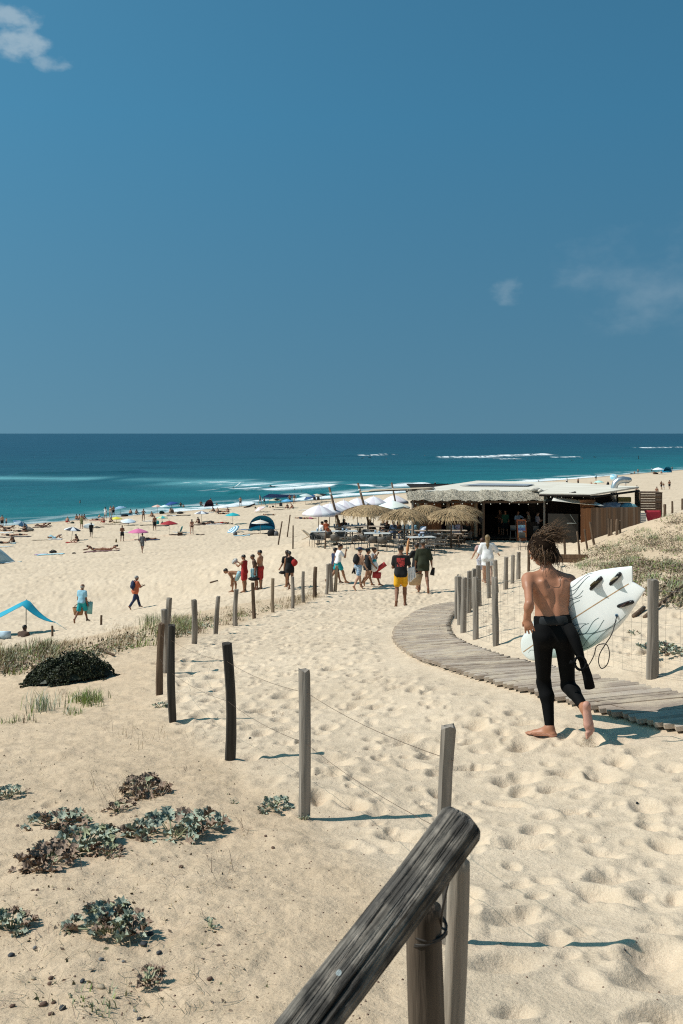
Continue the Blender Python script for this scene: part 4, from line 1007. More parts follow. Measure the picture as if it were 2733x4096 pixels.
# ================================================================ weathered wood
def wood(name, c, c2, rough=.85, grain=(1, 1, .06), sc=26, bump=.5):
    m = M(name, c, rough, .2, sc, bump, sc * 1.6, col2=c2, stretch=grain, spec=.15, detail=8); return m
W_GREY = wood('wood_grey', (.150, .125, .102), (.33, .285, .24))
W_DARK = wood('wood_dark', (.030, .026, .022), (.075, .064, .054))
W_TAN = wood('wood_tan', (.20, .145, .095), (.38, .295, .21))
W_BROWN = wood('wood_brown', (.085, .055, .036), (.17, .115, .078))
WIRE = M('wire_rust', (.13, .085, .06), .6, .3, 50, metal=.6)
WIRE_G = M('wire_grey', (.28, .27, .25), .5, .2, 50, metal=.7)
def post(parent, base, h, r, mat, lean=(0, 0), n=9, name='post', sides_flat=False, wob=.012, split=False):
    """a weathered stake: slightly bent, chipped rim, checked top, foot buried in the sand"""
    q = MB(); k = 7; rs = random.Random(int(base[0] * 977 + base[1] * 131)); pts, rd = [], []
    bx, by = rs.uniform(-wob, wob), rs.uniform(-wob, wob)
    for i in range(k):
        t = i / (k - 1); z = -.18 + (h + .18) * t
        pts.append((base[0] + lean[0] * max(0, z) + bx * math.sin(t * 3.1), base[1] + lean[1] * max(0, z) + by * math.sin(t * 3.1), base[2] + z)); rd.append(r * (1.06 - .10 * t + rs.uniform(-.07, .07)))
    ph = [rs.uniform(0, 6) for _ in range(3)]
    vs_, fs_ = [], []
    for i, p in enumerate(pts):
        for j in range(n):
            a = 2 * math.pi * j / n; rr = rd[i] * (1 + .07 * math.sin(2 * a + ph[0]) + .05 * math.sin(3 * a + ph[1] + i * .4))
            if sides_flat: rr *= .80 / max(abs(math.cos(a)), abs(math.sin(a)), .80)
            vs_.append((p[0] + rr * math.cos(a), p[1] + rr * math.sin(a), p[2] + (rs.uniform(-.02, .016) if i == k - 1 else 0)))
    for i in range(k - 1):
        for j in range(n): fs_.append((i * n + j, i * n + (j + 1) % n, (i + 1) * n + (j + 1) % n, (i + 1) * n + j))
    tp = Vector(pts[-1]); c = len(vs_)
    for j in range(n):                       # worn, slightly hollow top
        a = 2 * math.pi * j / n; vs_.append((tp.x + rd[-1] * .72 * math.cos(a), tp.y + rd[-1] * .72 * math.sin(a), tp.z + .008))
    vs_.append((tp.x, tp.y, tp.z - .002))
    for j in range(n):
        a0 = (k - 1) * n + j; a1 = (k - 1) * n + (j + 1) % n; b0 = c + j; b1 = c + (j + 1) % n
        fs_.append((a0, a1, b1, b0)); fs_.append((b0, b1, c + n))
    q.add(vs_, fs_); o = q.build(name, mat, parent, auto=.7)
    return o, Vector(pts[-1]), Vector(pts[1])
def at_h(base, lean, z, r=0): return Vector((base[0] + lean[0] * z, base[1] + lean[1] * z, base[2] + z))
def sag(a, b, s, k=8): return [a.lerp(b, i / k) - Vector((0, 0, s * 4 * (i / k) * (1 - i / k))) for i in range(k + 1)]
# ---------------------------------------------------------------- left fence: (u, v_base, v_top, distance, half width px, wood)
fl = empty('wire_fence', (0, 0, 0), 0, 'wire fence on uneven weathered stakes along the left side of the sand path', 'fence')
FL = [(1040, 2160, 1657, 16.5, 4.09, W_GREY, 0), (697, 1872, 1535, 14, 6.10, W_GREY, -10), (524, 1745, 1480, 13.5, 7.76, W_DARK, 2), (399, 1660, 1440, 10.5, 9.35, W_DARK, 4), (367, 1596, 1432, 8.0, 11.6, W_BROWN, -6),
      (379, 1543, 1396, 7.5, 13.6, W_GREY, -2), (385, 1520, 1374, 6.8, 15.4, W_GREY, -1), (445, 1478, 1377, 6.5, 18.2, W_GREY, -3), (495, 1453, 1366, 5, 20.6, W_GREY, -4), (541, 1437, 1354, 5.5, 22.4, W_GREY, -2), (584, 1420, 1338, 4.2, 24.2, W_BROWN, 2),
      (627, 1407, 1330, 4, 26, W_TAN, 0), (671, 1396, 1324, 4.2, 27.8, W_GREY, -2), (697, 1382, 1311, 4, 29.3, W_GREY, 2), (724, 1370, 1300, 4.5, 31, W_BROWN, 0), (749, 1365, 1296, 4, 32.2, W_GREY, -4), (760, 1357, 1292, 4.5, 33.2, W_GREY, 0), (769, 1356, 1297, 4, 34, W_TAN, -5)]
tops = []
for (u, vb, vt, hwpx, d0, mt, dx) in FL:
    p = hitd(u, vb, dmin=max(1.5, d0 * .8)); d = p.y; px = 1 / (FPX / DS) * d
    h = (vb - vt) * px; r = hwpx * px
    p.z = surf_z(p.x, p.y)
    ln = (-dx * px * 2 / h * .5, random.uniform(-.03, .03))
    post(fl, p, h, r, mt, (ln[0] + random.uniform(-.03, .03), ln[1]), sides_flat=(mt is W_DARK), wob=.03); tops.append((p, h, ln, r))
for fr in (.86, .52):
    w = MB()
    for (p0, h0, l0, r0), (p1, h1, l1, r1) in zip(tops[:-1], tops[1:]):
        a = at_h(p0, l0, h0 * fr) + Vector((0, -r0 * .9, 0)); b = at_h(p1, l1, h1 * fr) + Vector((0, -r1 * .9, 0))
        w.tube(sag(a, b, .03), .0013, 4)
    w.build('wire', WIRE, fl)
# ---------------------------------------------------------------- right fence with wire netting
fr_ = empty('netting_fence', (0, 0, 0), 0, 'stake fence with square wire netting on the right of the boardwalk', 'fence')
FRP = [(1497, 1550, 1325, 12.5, 9.1, W_GREY), (1138, 1478, 1322, 7, 13.4, W_GREY), (1092, 1462, 1320, 7, 14.8, W_GREY), (1064, 1447, 1322, 6.5, 16.2, W_GREY), (1056, 1430, 1320, 6, 17.6, W_GREY), (1049, 1416, 1320, 5.5, 19.2, W_GREY),
       (1076, 1404, 1310, 6, 21.5, W_GREY), (1085, 1394, 1303, 5.5, 23.0, W_GREY), (1099, 1390, 1296, 5.5, 23.6, W_GREY), (1122, 1372, 1288, 5, 26, W_GREY), (1140, 1360, 1285, 5, 28.0, W_GREY), (1161, 1350, 1276, 5, 29.8, W_GREY), (1176, 1340, 1275, 4.5, 31.6, W_GREY), (1190, 1330, 1268, 4.5, 33, W_GREY)]
nets_p = []
for (u, vb, vt, hwpx, d0, mt) in FRP:
    p = hitd(u, vb, dmin=d0 * .85); d = p.y; px = DS / FPX * d; p.z = surf_z(p.x, p.y)
    ln = (random.uniform(-.04, .03), random.uniform(-.03, .03)); h = (vb - vt) * px
    post(fr_, p, h, hwpx * px, mt, ln, wob=.006); nets_p.append((p, h, ln, hwpx * px))
nw = MB()
extra = Vector((4.6, 7.2, 0)); extra.z = gz(extra.x, extra.y)
chain = [(extra, .9, (0, 0), .05)] + nets_p
for (p0, h0, l0, r0), (p1, h1, l1, r1) in zip(chain[:-1], chain[1:]):
    for fr in (.04, .22, .40, .58, .76, .94):
        nw.tube(sag(at_h(p0, l0, .9 * fr), at_h(p1, l1, .9 * fr), .012, 6), .0013, 3, caps=False)
    n = max(2, int((Vector(p1) - Vector(p0)).length / .16))
    for i in range(1, n):
        t = i / n; a = at_h(p0, l0, .03).lerp(at_h(p1, l1, .03), t); b = at_h(p0, l0, .86).lerp(at_h(p1, l1, .86), t)
        nw.tube([a, (a + b) / 2 + Vector((random.uniform(-.012, .012), 0, 0)), b], .0011, 3, caps=False)
nw.build('wire_netting', WIRE_G, fr_)
# low run of stakes between the fence and the beach bar
lf = empty('stake_fence', (0, 0, 0), 0, 'short dark leaning stakes in front of the wooden bar hoarding', 'fence')
for (u, vb, vt, hwpx, lean) in [(1213, 1312, 1252, 3, 0), (1297, 1288, 1224, 2.6, .04), (1330, 1275, 1222, 2.6, .10), (1349, 1262, 1215, 2.4, .15), (1364, 1250, 1198, 2.8, .18), (1398, 1230, 1190, 3.2, 0), (1404, 1228, 1192, 2.4, 0), (1417, 1226, 1190, 3.4, 0), (1424, 1223, 1194, 2.4, 0)]:
    p = hitd(u, vb, dmin=26); d = p.y; px = DS / FPX * d; p.z = surf_z(p.x, p.y)
    post(lf, p, (vb - vt) * px, hwpx * px, W_BROWN, (-lean, 0), n=7)
# stakes on the crest of the dune at the right and short stubs on the left dune
for i, (u, vb, vt, hwpx, lab, dm) in enumerate([(1543, 1178, 1150, 2.6, 'tall dark stake on the dune crest beside the right edge', 25), (1566, 1170, 1144, 2.2, 'short stake at the right edge of the dune crest', 25), (1526, 1185, 1157, 3.2, 'dark stake on the dune crest next to the wooden stand', 25),
                                            (233, 1434, 1412, 2.6, 'short stump standing alone on the beach below the left dune', 8), (120, 1459, 1435, 2.6, 'short stump beside the turquoise shade sail', 8), (807 / 1.0 * 0 + 803, 1412, 1400, 3, 'low stump half buried left of the path fence', 8)][:5]):
    p = hitd(u, vb, dmin=dm); px = DS / FPX * p.y; p.z = surf_z(p.x, p.y)
    o, _, _ = post(None, p, (vb - vt) * px, hwpx * px, W_BROWN, (0, 0), n=7, name='wooden_stake'); tag(o, lab, 'stake')
# three tall leaning sticks on the beach joined by a slack string
for (u0, v0, u1, v1, lab) in [(1113, 2179, 1129, 2085, 'leaning thin stick on the beach, left of three by the terrace'), (1149, 2149, 1161, 2060, 'leaning thin stick on the beach, farthest of three by the terrace'), (1172, 2195, 1173, 2102, 'upright thin stick on the beach, nearest of three by the terrace')]:
    p = hit(u0, v0, dmin=40); px = p.y / FPX; p.z = surf_z(p.x, p.y)
    o, _, _ = post(None, p, (v0 - v1) * px, 2.6 * px, W_BROWN, ((u1 - u0) / (v0 - v1), 0), n=6, name='wooden_stick'); tag(o, lab, 'stick')

# ================================================================ log handrail in the foreground
hr = empty('log_handrail', (.1, 2.0, 11.2), 0, 'thick cracked grey log handrail resting on two lashed posts in the foreground', 'handrail')
def hrp(name, mb, mat):
    o = mb.build(name, mat, hr); o.matrix_local = Matrix.Translation(-Vector(hr.location)) @ getattr(mb, 'mat', Matrix.Identity(4)); return o
W_RAIL = wood('wood_rail', (.038, .034, .030), (.285, .252, .218), .8, (1, 1, .05), 85, 1.0)
nt, N, Lk = mix_nodes(W_RAIL); b_ = nt.nodes['Principled BSDF']; tc = N('ShaderNodeTexCoord')      # lichen and dark weathering blotches
n1 = N('ShaderNodeTexNoise'); n1.inputs['Scale'].default_value = 19; n1.inputs['Detail'].default_value = 6; Lk(tc.outputs['Object'], n1.inputs[0])
r1_ = N('ShaderNodeValToRGB'); r1_.color_ramp.elements[0].position = .42; r1_.color_ramp.elements[0].color = (.42, .42, .43, 1); r1_.color_ramp.elements[1].position = .60; r1_.color_ramp.elements[1].color = (1.1, 1.08, 1.05, 1); Lk(n1.outputs['Fac'], r1_.inputs[0])
mx_ = N('ShaderNodeMix', data_type='RGBA', blend_type='MULTIPLY'); mx_.inputs[0].default_value = 1; Lk(b_.inputs['Base Color'].links[0].from_socket, mx_.inputs[6]); Lk(r1_.outputs[0], mx_.inputs[7])
v1 = N('ShaderNodeTexVoronoi'); v1.inputs['Scale'].default_value = 16; Lk(tc.outputs['Object'], v1.inputs[0]); l1 = N('ShaderNodeMath', operation='LESS_THAN'); l1.inputs[1].default_value = .085; Lk(v1.outputs['Distance'], l1.inputs[0])
m2_ = N('ShaderNodeMix', data_type='RGBA'); Lk(l1.outputs[0], m2_.inputs[0]); Lk(mx_.outputs[2], m2_.inputs[6]); m2_.inputs[7].default_value = (.30, .33, .33, 1); Lk(m2_.outputs[2], b_.inputs['Base Color'])
def log_mesh(p0, p1, r0, r1, n=40, k=90, seed=3, end_round=.022, flat=None):
    """round log with long drying cracks and lumps"""
    p0, p1 = Vector(p0), Vector(p1); mt_ = (p1 - p0).to_track_quat('Z', 'Y').to_matrix().to_4x4(); mt_.translation = p0; L_ = (p1 - p0).length; p0 = Vector((0, 0, 0)); t = Vector((0, 0, 1)); x = Vector((1, 0, 0)); y = Vector((0, 1, 0))
    rs = np.random.default_rng(seed); vs_, fs_ = [], []
    cracks = [(rs.uniform(0, 6.28), rs.uniform(.0, .9), rs.uniform(.12, .4), rs.uniform(.06, .14)) for _ in range(34)]
    al = np.linspace(0, L_, k); e = np.clip((L_ - al) / end_round, 0, 1); 
    for i in range(k):
        r = r0 + (r1 - r0) * i / (k - 1); r *= math.sqrt(max(.02, 1 - (1 - e[i]) ** 2)) if e[i] < 1 else 1
        bend = .012 * math.sin(i / k * 5)
        for j in range(n):
            a = 2 * math.pi * j / n; f = 1 + .05 * math.sin(2 * a + .8) + .035 * math.sin(3 * a + al[i] * 4) + .02 * math.sin(5 * a - al[i] * 9)
            f += .03 * (float(vnoise(np.array([a * 5]), np.array([al[i] * 14]), seed)[0]) - .5)
            for ca, cs, cl, cd in cracks:
                da = (a - ca - .25 * math.sin(al[i] * 3) + math.pi) % (2 * math.pi) - math.pi; q = (al[i] / L_ - cs) / cl
                if 0 < q < 1 and abs(da) < .20: f -= cd * 1.5 * math.exp(-(da / .05) ** 2) * math.sin(q * math.pi)
            vs_.append(p0 + t * al[i] + (x * math.cos(a) + y * math.sin(a)) * r * f + y * bend)
    for i in range(k - 1):
        for j in range(n): fs_.append((i * n + j, i * n + (j + 1) % n, (i + 1) * n + (j + 1) % n, (i + 1) * n + j))
    fs_.append(tuple((k - 1) * n + j for j in range(n))); fs_.append(tuple(range(n - 1, -1, -1)))
    m = MB(); m.add(vs_, fs_); m.mat = mt_; return m
top = wp(1842, 3272, 1.93); low = wp(1222, 4110, 1.74); dirv = (low - top).normalized()
far = top + dirv * 1.45
rl = hrp('rail', log_mesh(far, top - dirv * .015, .0475, .043, 90, 140, 3), W_RAIL)
sup = log_mesh(wp(1728, 5300, 2.02), wp(1706, 3580, 2.0), .037, .034, 30, 50, 7); hrp('post', sup, wood('wood_support', (.030, .022, .016), (.14, .105, .078), .85, (1, 1, .08), 22, .6))
s2 = log_mesh(wp(1800, 5250, 2.10), wp(1822, 3400, 2.08), .026, .023, 26, 50, 9); hrp('brace', s2, wood('wood_pale', (.22, .175, .135), (.40, .34, .275), .85, (1, 1, .08), 22, .5))
cw = MB(); c0 = wp(1707, 3700, 2.0)
for q in range(3):
    ring = [c0 + Vector((0.040 * math.cos(a), .040 * math.sin(a), .012 * math.sin(a + q) - .012 * q)) for a in np.linspace(0, 2 * math.pi, 22)]
    cw.tube(ring, .0028, 5)
cw.tube([wp(1802, 3500, 1.97), wp(1786, 3560, 1.95), wp(1768, 3650, 1.96), wp(1764, 3710, 1.985)], .0028, 5)
hrp('lashing_wire', cw, M('wire_dark', (.03, .025, .022), .6, .2))
# ================================================================ boardwalk
ELp = [(2 * EL[0][0] - EL[1][0], 2 * EL[0][1] - EL[1][1])] + EL; ERp = [(2 * ER[0][0] - ER[1][0], 2 * ER[0][1] - ER[1][1])] + ER
def cr(pts, n):
    q = [Vector((*p, 0)) for p in pts]; q = [q[0] * 2 - q[1]] + q + [q[-1] * 2 - q[-2]]; out = []
    for i in range(1, len(q) - 2):
        for t in np.linspace(0, 1, n, endpoint=False):
            a, b, c, d = q[i - 1:i + 3]; out.append(.5 * ((2 * b) + (c - a) * t + (2 * a - 5 * b + 4 * c - d) * t * t + (-a + 3 * b - 3 * c + d) * t ** 3))
    return out + [q[-2]]
lc_, rc_0 = cr(ELp, 40), cr(ERp, 40); ac_ = [0]
for i in range(1, len(lc_)): ac_.append(ac_[-1] + ((lc_[i] + rc_0[i]) / 2 - (lc_[i - 1] + rc_0[i - 1]) / 2).length)
NP = int(ac_[-1] / .098); s_ = np.linspace(0, ac_[-1], NP)
le, re_ = [[Vector((a, b, 0)) for a, b in zip(np.interp(s_, ac_, [p.x for p in q]), np.interp(s_, ac_, [p.y for p in q]))] for q in (lc_, rc_0)]
bw = empty('boardwalk', (1.5, 13, 10), 0); tag(bw, kind='structure')
W_PL = [wood('plank_a', (.27, .205, .158), (.45, .362, .288), .85, (.10, 1, 1), 24, .5), wood('plank_b', (.21, .16, .124), (.385, .305, .242), .85, (.10, 1, 1), 24, .5), wood('plank_c', (.33, .265, .21), (.52, .43, .352), .85, (.10, 1, 1), 24, .5)]
for m_ in W_PL:                      # blown sand lying on the planks
    nt, N, Lk = mix_nodes(m_); b_ = nt.nodes['Principled BSDF']; ge = N('ShaderNodeNewGeometry'); n1 = N('ShaderNodeTexNoise'); n1.inputs['Scale'].default_value = 2.6; n1.inputs['Detail'].default_value = 9; n1.inputs['Roughness'].default_value = .72; Lk(ge.outputs['Position'], n1.inputs[0])
    mr = N('ShaderNodeMapRange'); mr.inputs[1].default_value = .46; mr.inputs[2].default_value = .62; mr.inputs[4].default_value = .85; Lk(n1.outputs['Fac'], mr.inputs[0])
    mx_ = N('ShaderNodeMix', data_type='RGBA'); Lk(mr.outputs[0], mx_.inputs[0]); Lk(b_.inputs['Base Color'].links[0].from_socket, mx_.inputs[6]); mx_.inputs[7].default_value = (.52, .42, .31, 1); Lk(mx_.outputs[2], b_.inputs['Base Color'])
mid = [(a + b) / 2 for a, b in zip(le, re_)]
zc = ground_z(np.array([m_.x for m_ in mid]), np.array([m_.y for m_ in mid])); zl = ground_z(np.array([p.x for p in le]), np.array([p.y for p in le])); zr = ground_z(np.array([p.x for p in re_]), np.array([p.y for p in re_]))
kk = np.hanning(31); kk /= kk.sum()
zc = np.convolve(np.pad((zl + zr + zc) / 3, 15, 'edge'), kk, 'valid'); sl_ = np.convolve(np.pad((zr - zl), 15, 'edge'), kk, 'valid')
pmesh = []
for i in range(3):
    b = bmesh.new(); bmesh.ops.create_cube(b, size=1.0)
    bmesh.ops.bevel(b, geom=b.edges[:], offset=.03, segments=1, affect='EDGES'); me_ = bpy.data.meshes.new('plank'); b.to_mesh(me_); b.free(); me_.materials.append(W_PL[i]); pmesh.append(me_)
for i in range(NP):
    d = re_[i] - le[i]; wdt = d.length
    o = link('plank', random.choice(pmesh), bw)
    gap = (le[min(i + 1, NP - 1)] - le[max(i - 1, 0)]).length / 2; gap2 = (re_[min(i + 1, NP - 1)] - re_[max(i - 1, 0)]).length / 2
    e = random.uniform(-.018, .018)
    z = zc[i] + .012 + random.uniform(-.005, .005)
    o.rotation_euler = (random.uniform(-.03, .03), -math.atan2(sl_[i], wdt) + random.uniform(-.006, .006), math.atan2(d.y, d.x) + random.uniform(-.006, .006))
    o.location = Vector((mid[i].x, mid[i].y, z)) - Vector(bw.location) + d.normalized() * e; o.scale = (wdt + random.uniform(-.03, .03), (gap + gap2) / 2 * random.uniform(.76, .90), .040)
for e_, nm in ((.16, 'bearer'), (.84, 'bearer')):
    q = MB(); pts = [le[i].lerp(re_[i], e_) + Vector((0, 0, zc[i] + sl_[i] * (e_ - .5) + .0)) for i in range(0, NP, 6)]
    q.tube(pts, .032, 4); o = q.build(nm, W_BROWN, bw); o.location = -Vector(bw.location)
# ================================================================ plants, pebbles and litter of the dune
def leafmat(n, c, c2, sss=0): return M('leaf_' + n, c, .6, .2, 18, .2, 40, col2=c2, spec=.25)
LF_BLUE = leafmat('sea_holly', (.185, .215, .165), (.43, .475, .375)); LF_GRN = leafmat('green', (.10, .145, .030), (.26, .32, .090)); LF_DRY = leafmat('dry', (.14, .085, .055), (.38, .28, .21)); LF_YEL = leafmat('yellowing', (.20, .22, .12), (.36, .37, .24))
LF_DARK = leafmat('dark', (.010, .014, .008), (.038, .045, .024)); LF_STRAW = leafmat('straw', (.22, .165, .095), (.40, .315, .19)); LF_OL = leafmat('olive', (.085, .082, .042), (.19, .175, .10)); LF_BRN = leafmat('brown', (.05, .034, .022), (.14, .10, .066))
def leaf_mesh(name, mat, seed, curl=.5):
    """a stiff, crinkled, spiny lobed leaf about 1 unit across, stalk at the origin, growing along +y"""
    rs = random.Random(seed); n = 15; rim = []; mids = []
    for i in range(n):
        a = math.pi * (-.80 + 1.60 * i / (n - 1)); r = .5 * (1.0 + (.30 if i % 2 == 0 else -.24) + rs.uniform(-.10, .10)); z = .24 * curl * math.sin(i * 2.2 + seed) + .12 * (i % 2)
        rim.append((math.sin(a) * r * 1.12, .5 + math.cos(a) * r, z + curl * .34 * (math.sin(a) ** 2)))
        mids.append((math.sin(a) * r * .56, .46 + math.cos(a) * r * .55, z * .35 + curl * .10 * math.sin(a) ** 2 - .02))
    vs_ = [(0, 0, 0), (0, .45, -.05)] + rim + mids; fs_ = []
    o, q = 2, 2 + n
    for i in range(n - 1): fs_ += [(q + i, o + i, o + i + 1, q + i + 1), (1, q + i, q + i + 1)]
    fs_ += [(0, o, q, 1), (0, 1, q + n - 1, o + n - 1)]
    m = MB(); m.add(vs_, fs_); me_ = m.mesh(name, mat); return me_
LEAVES = {k: [leaf_mesh('leaf', m, i * 7 + j, .4 + .2 * j) for j in range(4)] for i, (k, m) in enumerate((('blue', LF_BLUE), ('dry', LF_DRY), ('yel', LF_YEL)))}
def sea_holly(u, v, w, lab, n=26, dry=.25, yel=.1, tall=.6, seed=0):
    """clump of sea holly: stems and many separate leaves"""
    rs = random.Random(seed + 100); p = hit(u, v, dmin=1.5); p.z = surf_z(p.x, p.y); size = w * p.y / FPX      # w: clump width in pixels
    t = empty('sea_holly', p, rs.uniform(0, 6), lab, 'plant', 'sea holly clumps on the dune'); stem = MB(); n = int(n * 2.0); tall *= .58
    for i in range(n):
        a = rs.uniform(0, 6.283); rr = (rs.random() ** .55) * size * (.55 + .12 * math.sin(3 * a + seed)); h = rs.uniform(.04, tall * size * .62) * (1 - .55 * (rr / (size * .5)) ** 2)
        pos = Vector((rr * math.cos(a), rr * math.sin(a) * .75, h)); c = rs.random(); k = 'dry' if c < dry * (1.5 if h < .2 * size else .5) else ('yel' if c < dry + yel else 'blue')
        o = link('leaf', rs.choice(LEAVES[k]), t); o.location = pos
        s = size * rs.uniform(.10, .17) if size < .4 else rs.uniform(.038, .068)
        o.scale = (s, s, s); o.rotation_euler = (rs.uniform(-.25, .8), rs.uniform(-.5, .5), a - math.pi / 2 + rs.uniform(-.9, .9))
        if i % 3 == 0: stem.tube([(pos.x * .15, pos.y * .15, -.02), (pos.x * .6, pos.y * .6, h * .6), pos], .0035, 4)
    stem.build('stems', LF_YEL, t)
    return t
SH = [(330, 3390, 270, 'sea holly clump with dry brown skirt, left middle of the foreground', 44, .22, .25, .6), (225, 3300, 250, 'sprawling low sea holly runner behind the brown-skirted clump', 26, .35, .2, .3), (690, 3330, 350, 'wide grey-green sea holly right of the sprawling clump', 44, .15, .05, .5), (446, 3735, 290, 'upright sea holly in the near foreground above the pebbles', 42, .18, .12, .75), (45, 3720, 190, 'half-brown sea holly at the left edge of the foreground', 28, .5, .1, .8), (580, 3170, 200, 'withered brown sea holly behind the green clumps', 34, .92, .03, .65), (480, 3240, 120, 'small withered tuft left of the wide sea holly', 18, .95, 0, .6), (1100, 3230, 140, 'small blue-grey sea holly left of the pale fence post', 24, .1, .1, .7), (30, 3190, 130, 'blue-grey sea holly at the left edge below the grass', 20, .15, 0, .6), (600, 3920, 150, 'dry brown leaf cluster among the pebbles', 18, 1.0, 0, .5), (840, 3710, 70, 'tiny sea holly sprout right of the upright clump', 9, .05, 0, .5), (935, 3215, 40, 'tiny sea holly sprout left of the blue-grey clump', 6, 0, 0, .6), (1220, 3270, 60, 'tiny sprout at the foot of the pale fence post', 6, 0, .1, .5), (645, 2835, 70, 'small sea holly behind the dark curved stake', 14, .1, 0, .6), (190, 3462, 260, 'dry sea holly runners below the brown-skirted clump', 34, .88, .03, .3), (440, 3420, 130, 'dry brown tuft right of the brown-skirted clump', 18, .85, .05, .5),
      (2660, 2625, 190, 'low blue-grey sea holly behind the right-hand netting post', 26, .1, .1, .35), (2540, 2545, 60, 'little grey-green plant below the surfboard', 8, .1, .3, .4), (1000 * 0 + 1320, 2210, 60, 'tiny', 0, 0, 0, 0)]
for i, (u, v, w, lab, n, dr, ye, ta) in enumerate(SH):
    if n: sea_holly(u, v, w, lab, n, dr, ye, ta, i)
# --- blades and tufts as massed growth
class Mass:
    def __init__(s): s.V = []; s.F = []; s.M = []
    def blade(s, p, d, l, w, bend, mi, rs):
        t = Vector((math.cos(d), math.sin(d), 0)); sd = Vector((-t.y, t.x, 0)) * w; o = len(s.V); lean = rs.uniform(.1, .5) + bend
        a = p + t * l * .35 * lean + Vector((0, 0, l * .55)); b = p + t * l * lean + Vector((0, 0, l * (1 - .35 * lean)))
        s.V += [p - sd, p + sd, a + sd * .8, a - sd * .8, b]; s.F += [(o, o + 1, o + 2, o + 3), (o + 3, o + 2, o + 4)]; s.M += [mi, mi]
    def leafy(s, p, r, mi, rs):
        n = Vector((rs.gauss(0, 1), rs.gauss(0, 1), rs.gauss(0, 1) + .6)).normalized(); a = n.orthogonal().normalized(); b = n.cross(a); q = rs.uniform(0, 6); a, b = a * math.cos(q) + b * math.sin(q), b * math.cos(q) - a * math.sin(q)
        o = len(s.V); s.V += [p - a * r, p + b * r * .5 - n * r * .1, p + a * r, p - b * r * .5 - n * r * .1]; s.F += [(o, o + 1, o + 2, o + 3)]; s.M += [mi]
    def build(s, name, mats, smooth=False):
        m = MB(); m.v = s.V; m.f = s.F; m.m = s.M; return m.build(name, mats, smooth=smooth)
rs = random.Random(77)
def ground_pts(u0, v0, u1, v1, n, f=None, dmin=6):
    out = []
    for _ in range(n):
        u = rs.uniform(u0, u1); v = rs.uniform(v0, v1)
        if f and not f(u, v): continue
        out.append((u, v))
    return out
# fast pixel -> land lookup for scattering
_hc = {}
def hq(u, v, dmin):
    k = (int(u // 24), int(v // 10), dmin)
    if k not in _hc: _hc[k] = hit((k[0] + .5) * 24, (k[1] + .5) * 10, dmin=dmin)
    p = _hc[k]; x = (u - CU) / FPX * p.y + rs.uniform(-.05, .05); y = p.y * (1 + rs.uniform(-.02, .02)); return Vector((x, y, gz(x, y)))
GMATS = [LF_GRN, LF_OL, LF_STRAW, LF_DRY, LF_YEL, LF_BLUE, LF_BRN]
# crest of the left dune: band of grass from the left edge to the fence's far end (1568-wide coordinates)
cx = [0, 80, 150, 230, 320, 380, 440, 540, 620, 700, 760]; cy = [1512, 1500, 1490, 1478, 1452, 1445, 1432, 1412, 1392, 1368, 1350]
g = Mass()
for i in range(900):
    u = rs.uniform(-10, 770) ; band = np.interp(u, [0, 300, 400, 770], [34, 30, 22, 9]); v = np.interp(u, cx, cy) + rs.gauss(0, 1) * band * .5 + 4
    dens = .55 + .45 * math.sin(u * .045 + 2) ; 
    if rs.random() > dens: continue
    if 430 < u < 610 and rs.random() < .35: continue
    p = hq(u * DS, v * DS, 8); kind = rs.random(); green = (u < 120) or (310 < u < 480)
    mi = (0 if kind < .25 else 1 if kind < .6 else 4) if (green and kind < .75) else (2 if kind < .8 else 3)
    nb = rs.randint(12, 24) if green else rs.randint(8, 14); hgt = rs.uniform(.08, .20) * (1.5 if green else 1)
    for b in range(nb): g.blade(p + Vector((rs.gauss(0, .08), rs.gauss(0, .08), -.01)), rs.uniform(-1.4, 1.2), hgt * rs.uniform(.6, 1.2), .0065 if green else .0045, rs.uniform(-.1, .5), mi if rs.random() < .7 else 2, rs)
tag(g.build('dune_grass', GMATS), 'pale green and straw grass along the crest of the left dune', 'grass', kind='stuff')
# leafy low growth on the crest
g = Mass()
for i in range(380):
    u = rs.uniform(0, 640); v = np.interp(u, cx, cy) + rs.uniform(-2, 30) * np.interp(u, [0, 300, 640], [1.4, 1, .4])
    if rs.random() > (.9 if (u < 130 or 180 < u < 310 or 380 < u < 470) else .35): continue
    p = hq(u * DS, v * DS, 8); mi = rs.choice([1, 1, 3, 5, 6, 0, 4])
    for k in range(14): g.leafy(p + Vector((rs.gauss(0, .10), rs.gauss(0, .10), abs(rs.gauss(0, .05)))), rs.uniform(.014, .035), mi, rs)
tag(g.build('ground_cover', GMATS), 'patchy leafy ground cover among the left dune grass', 'plants', kind='stuff')
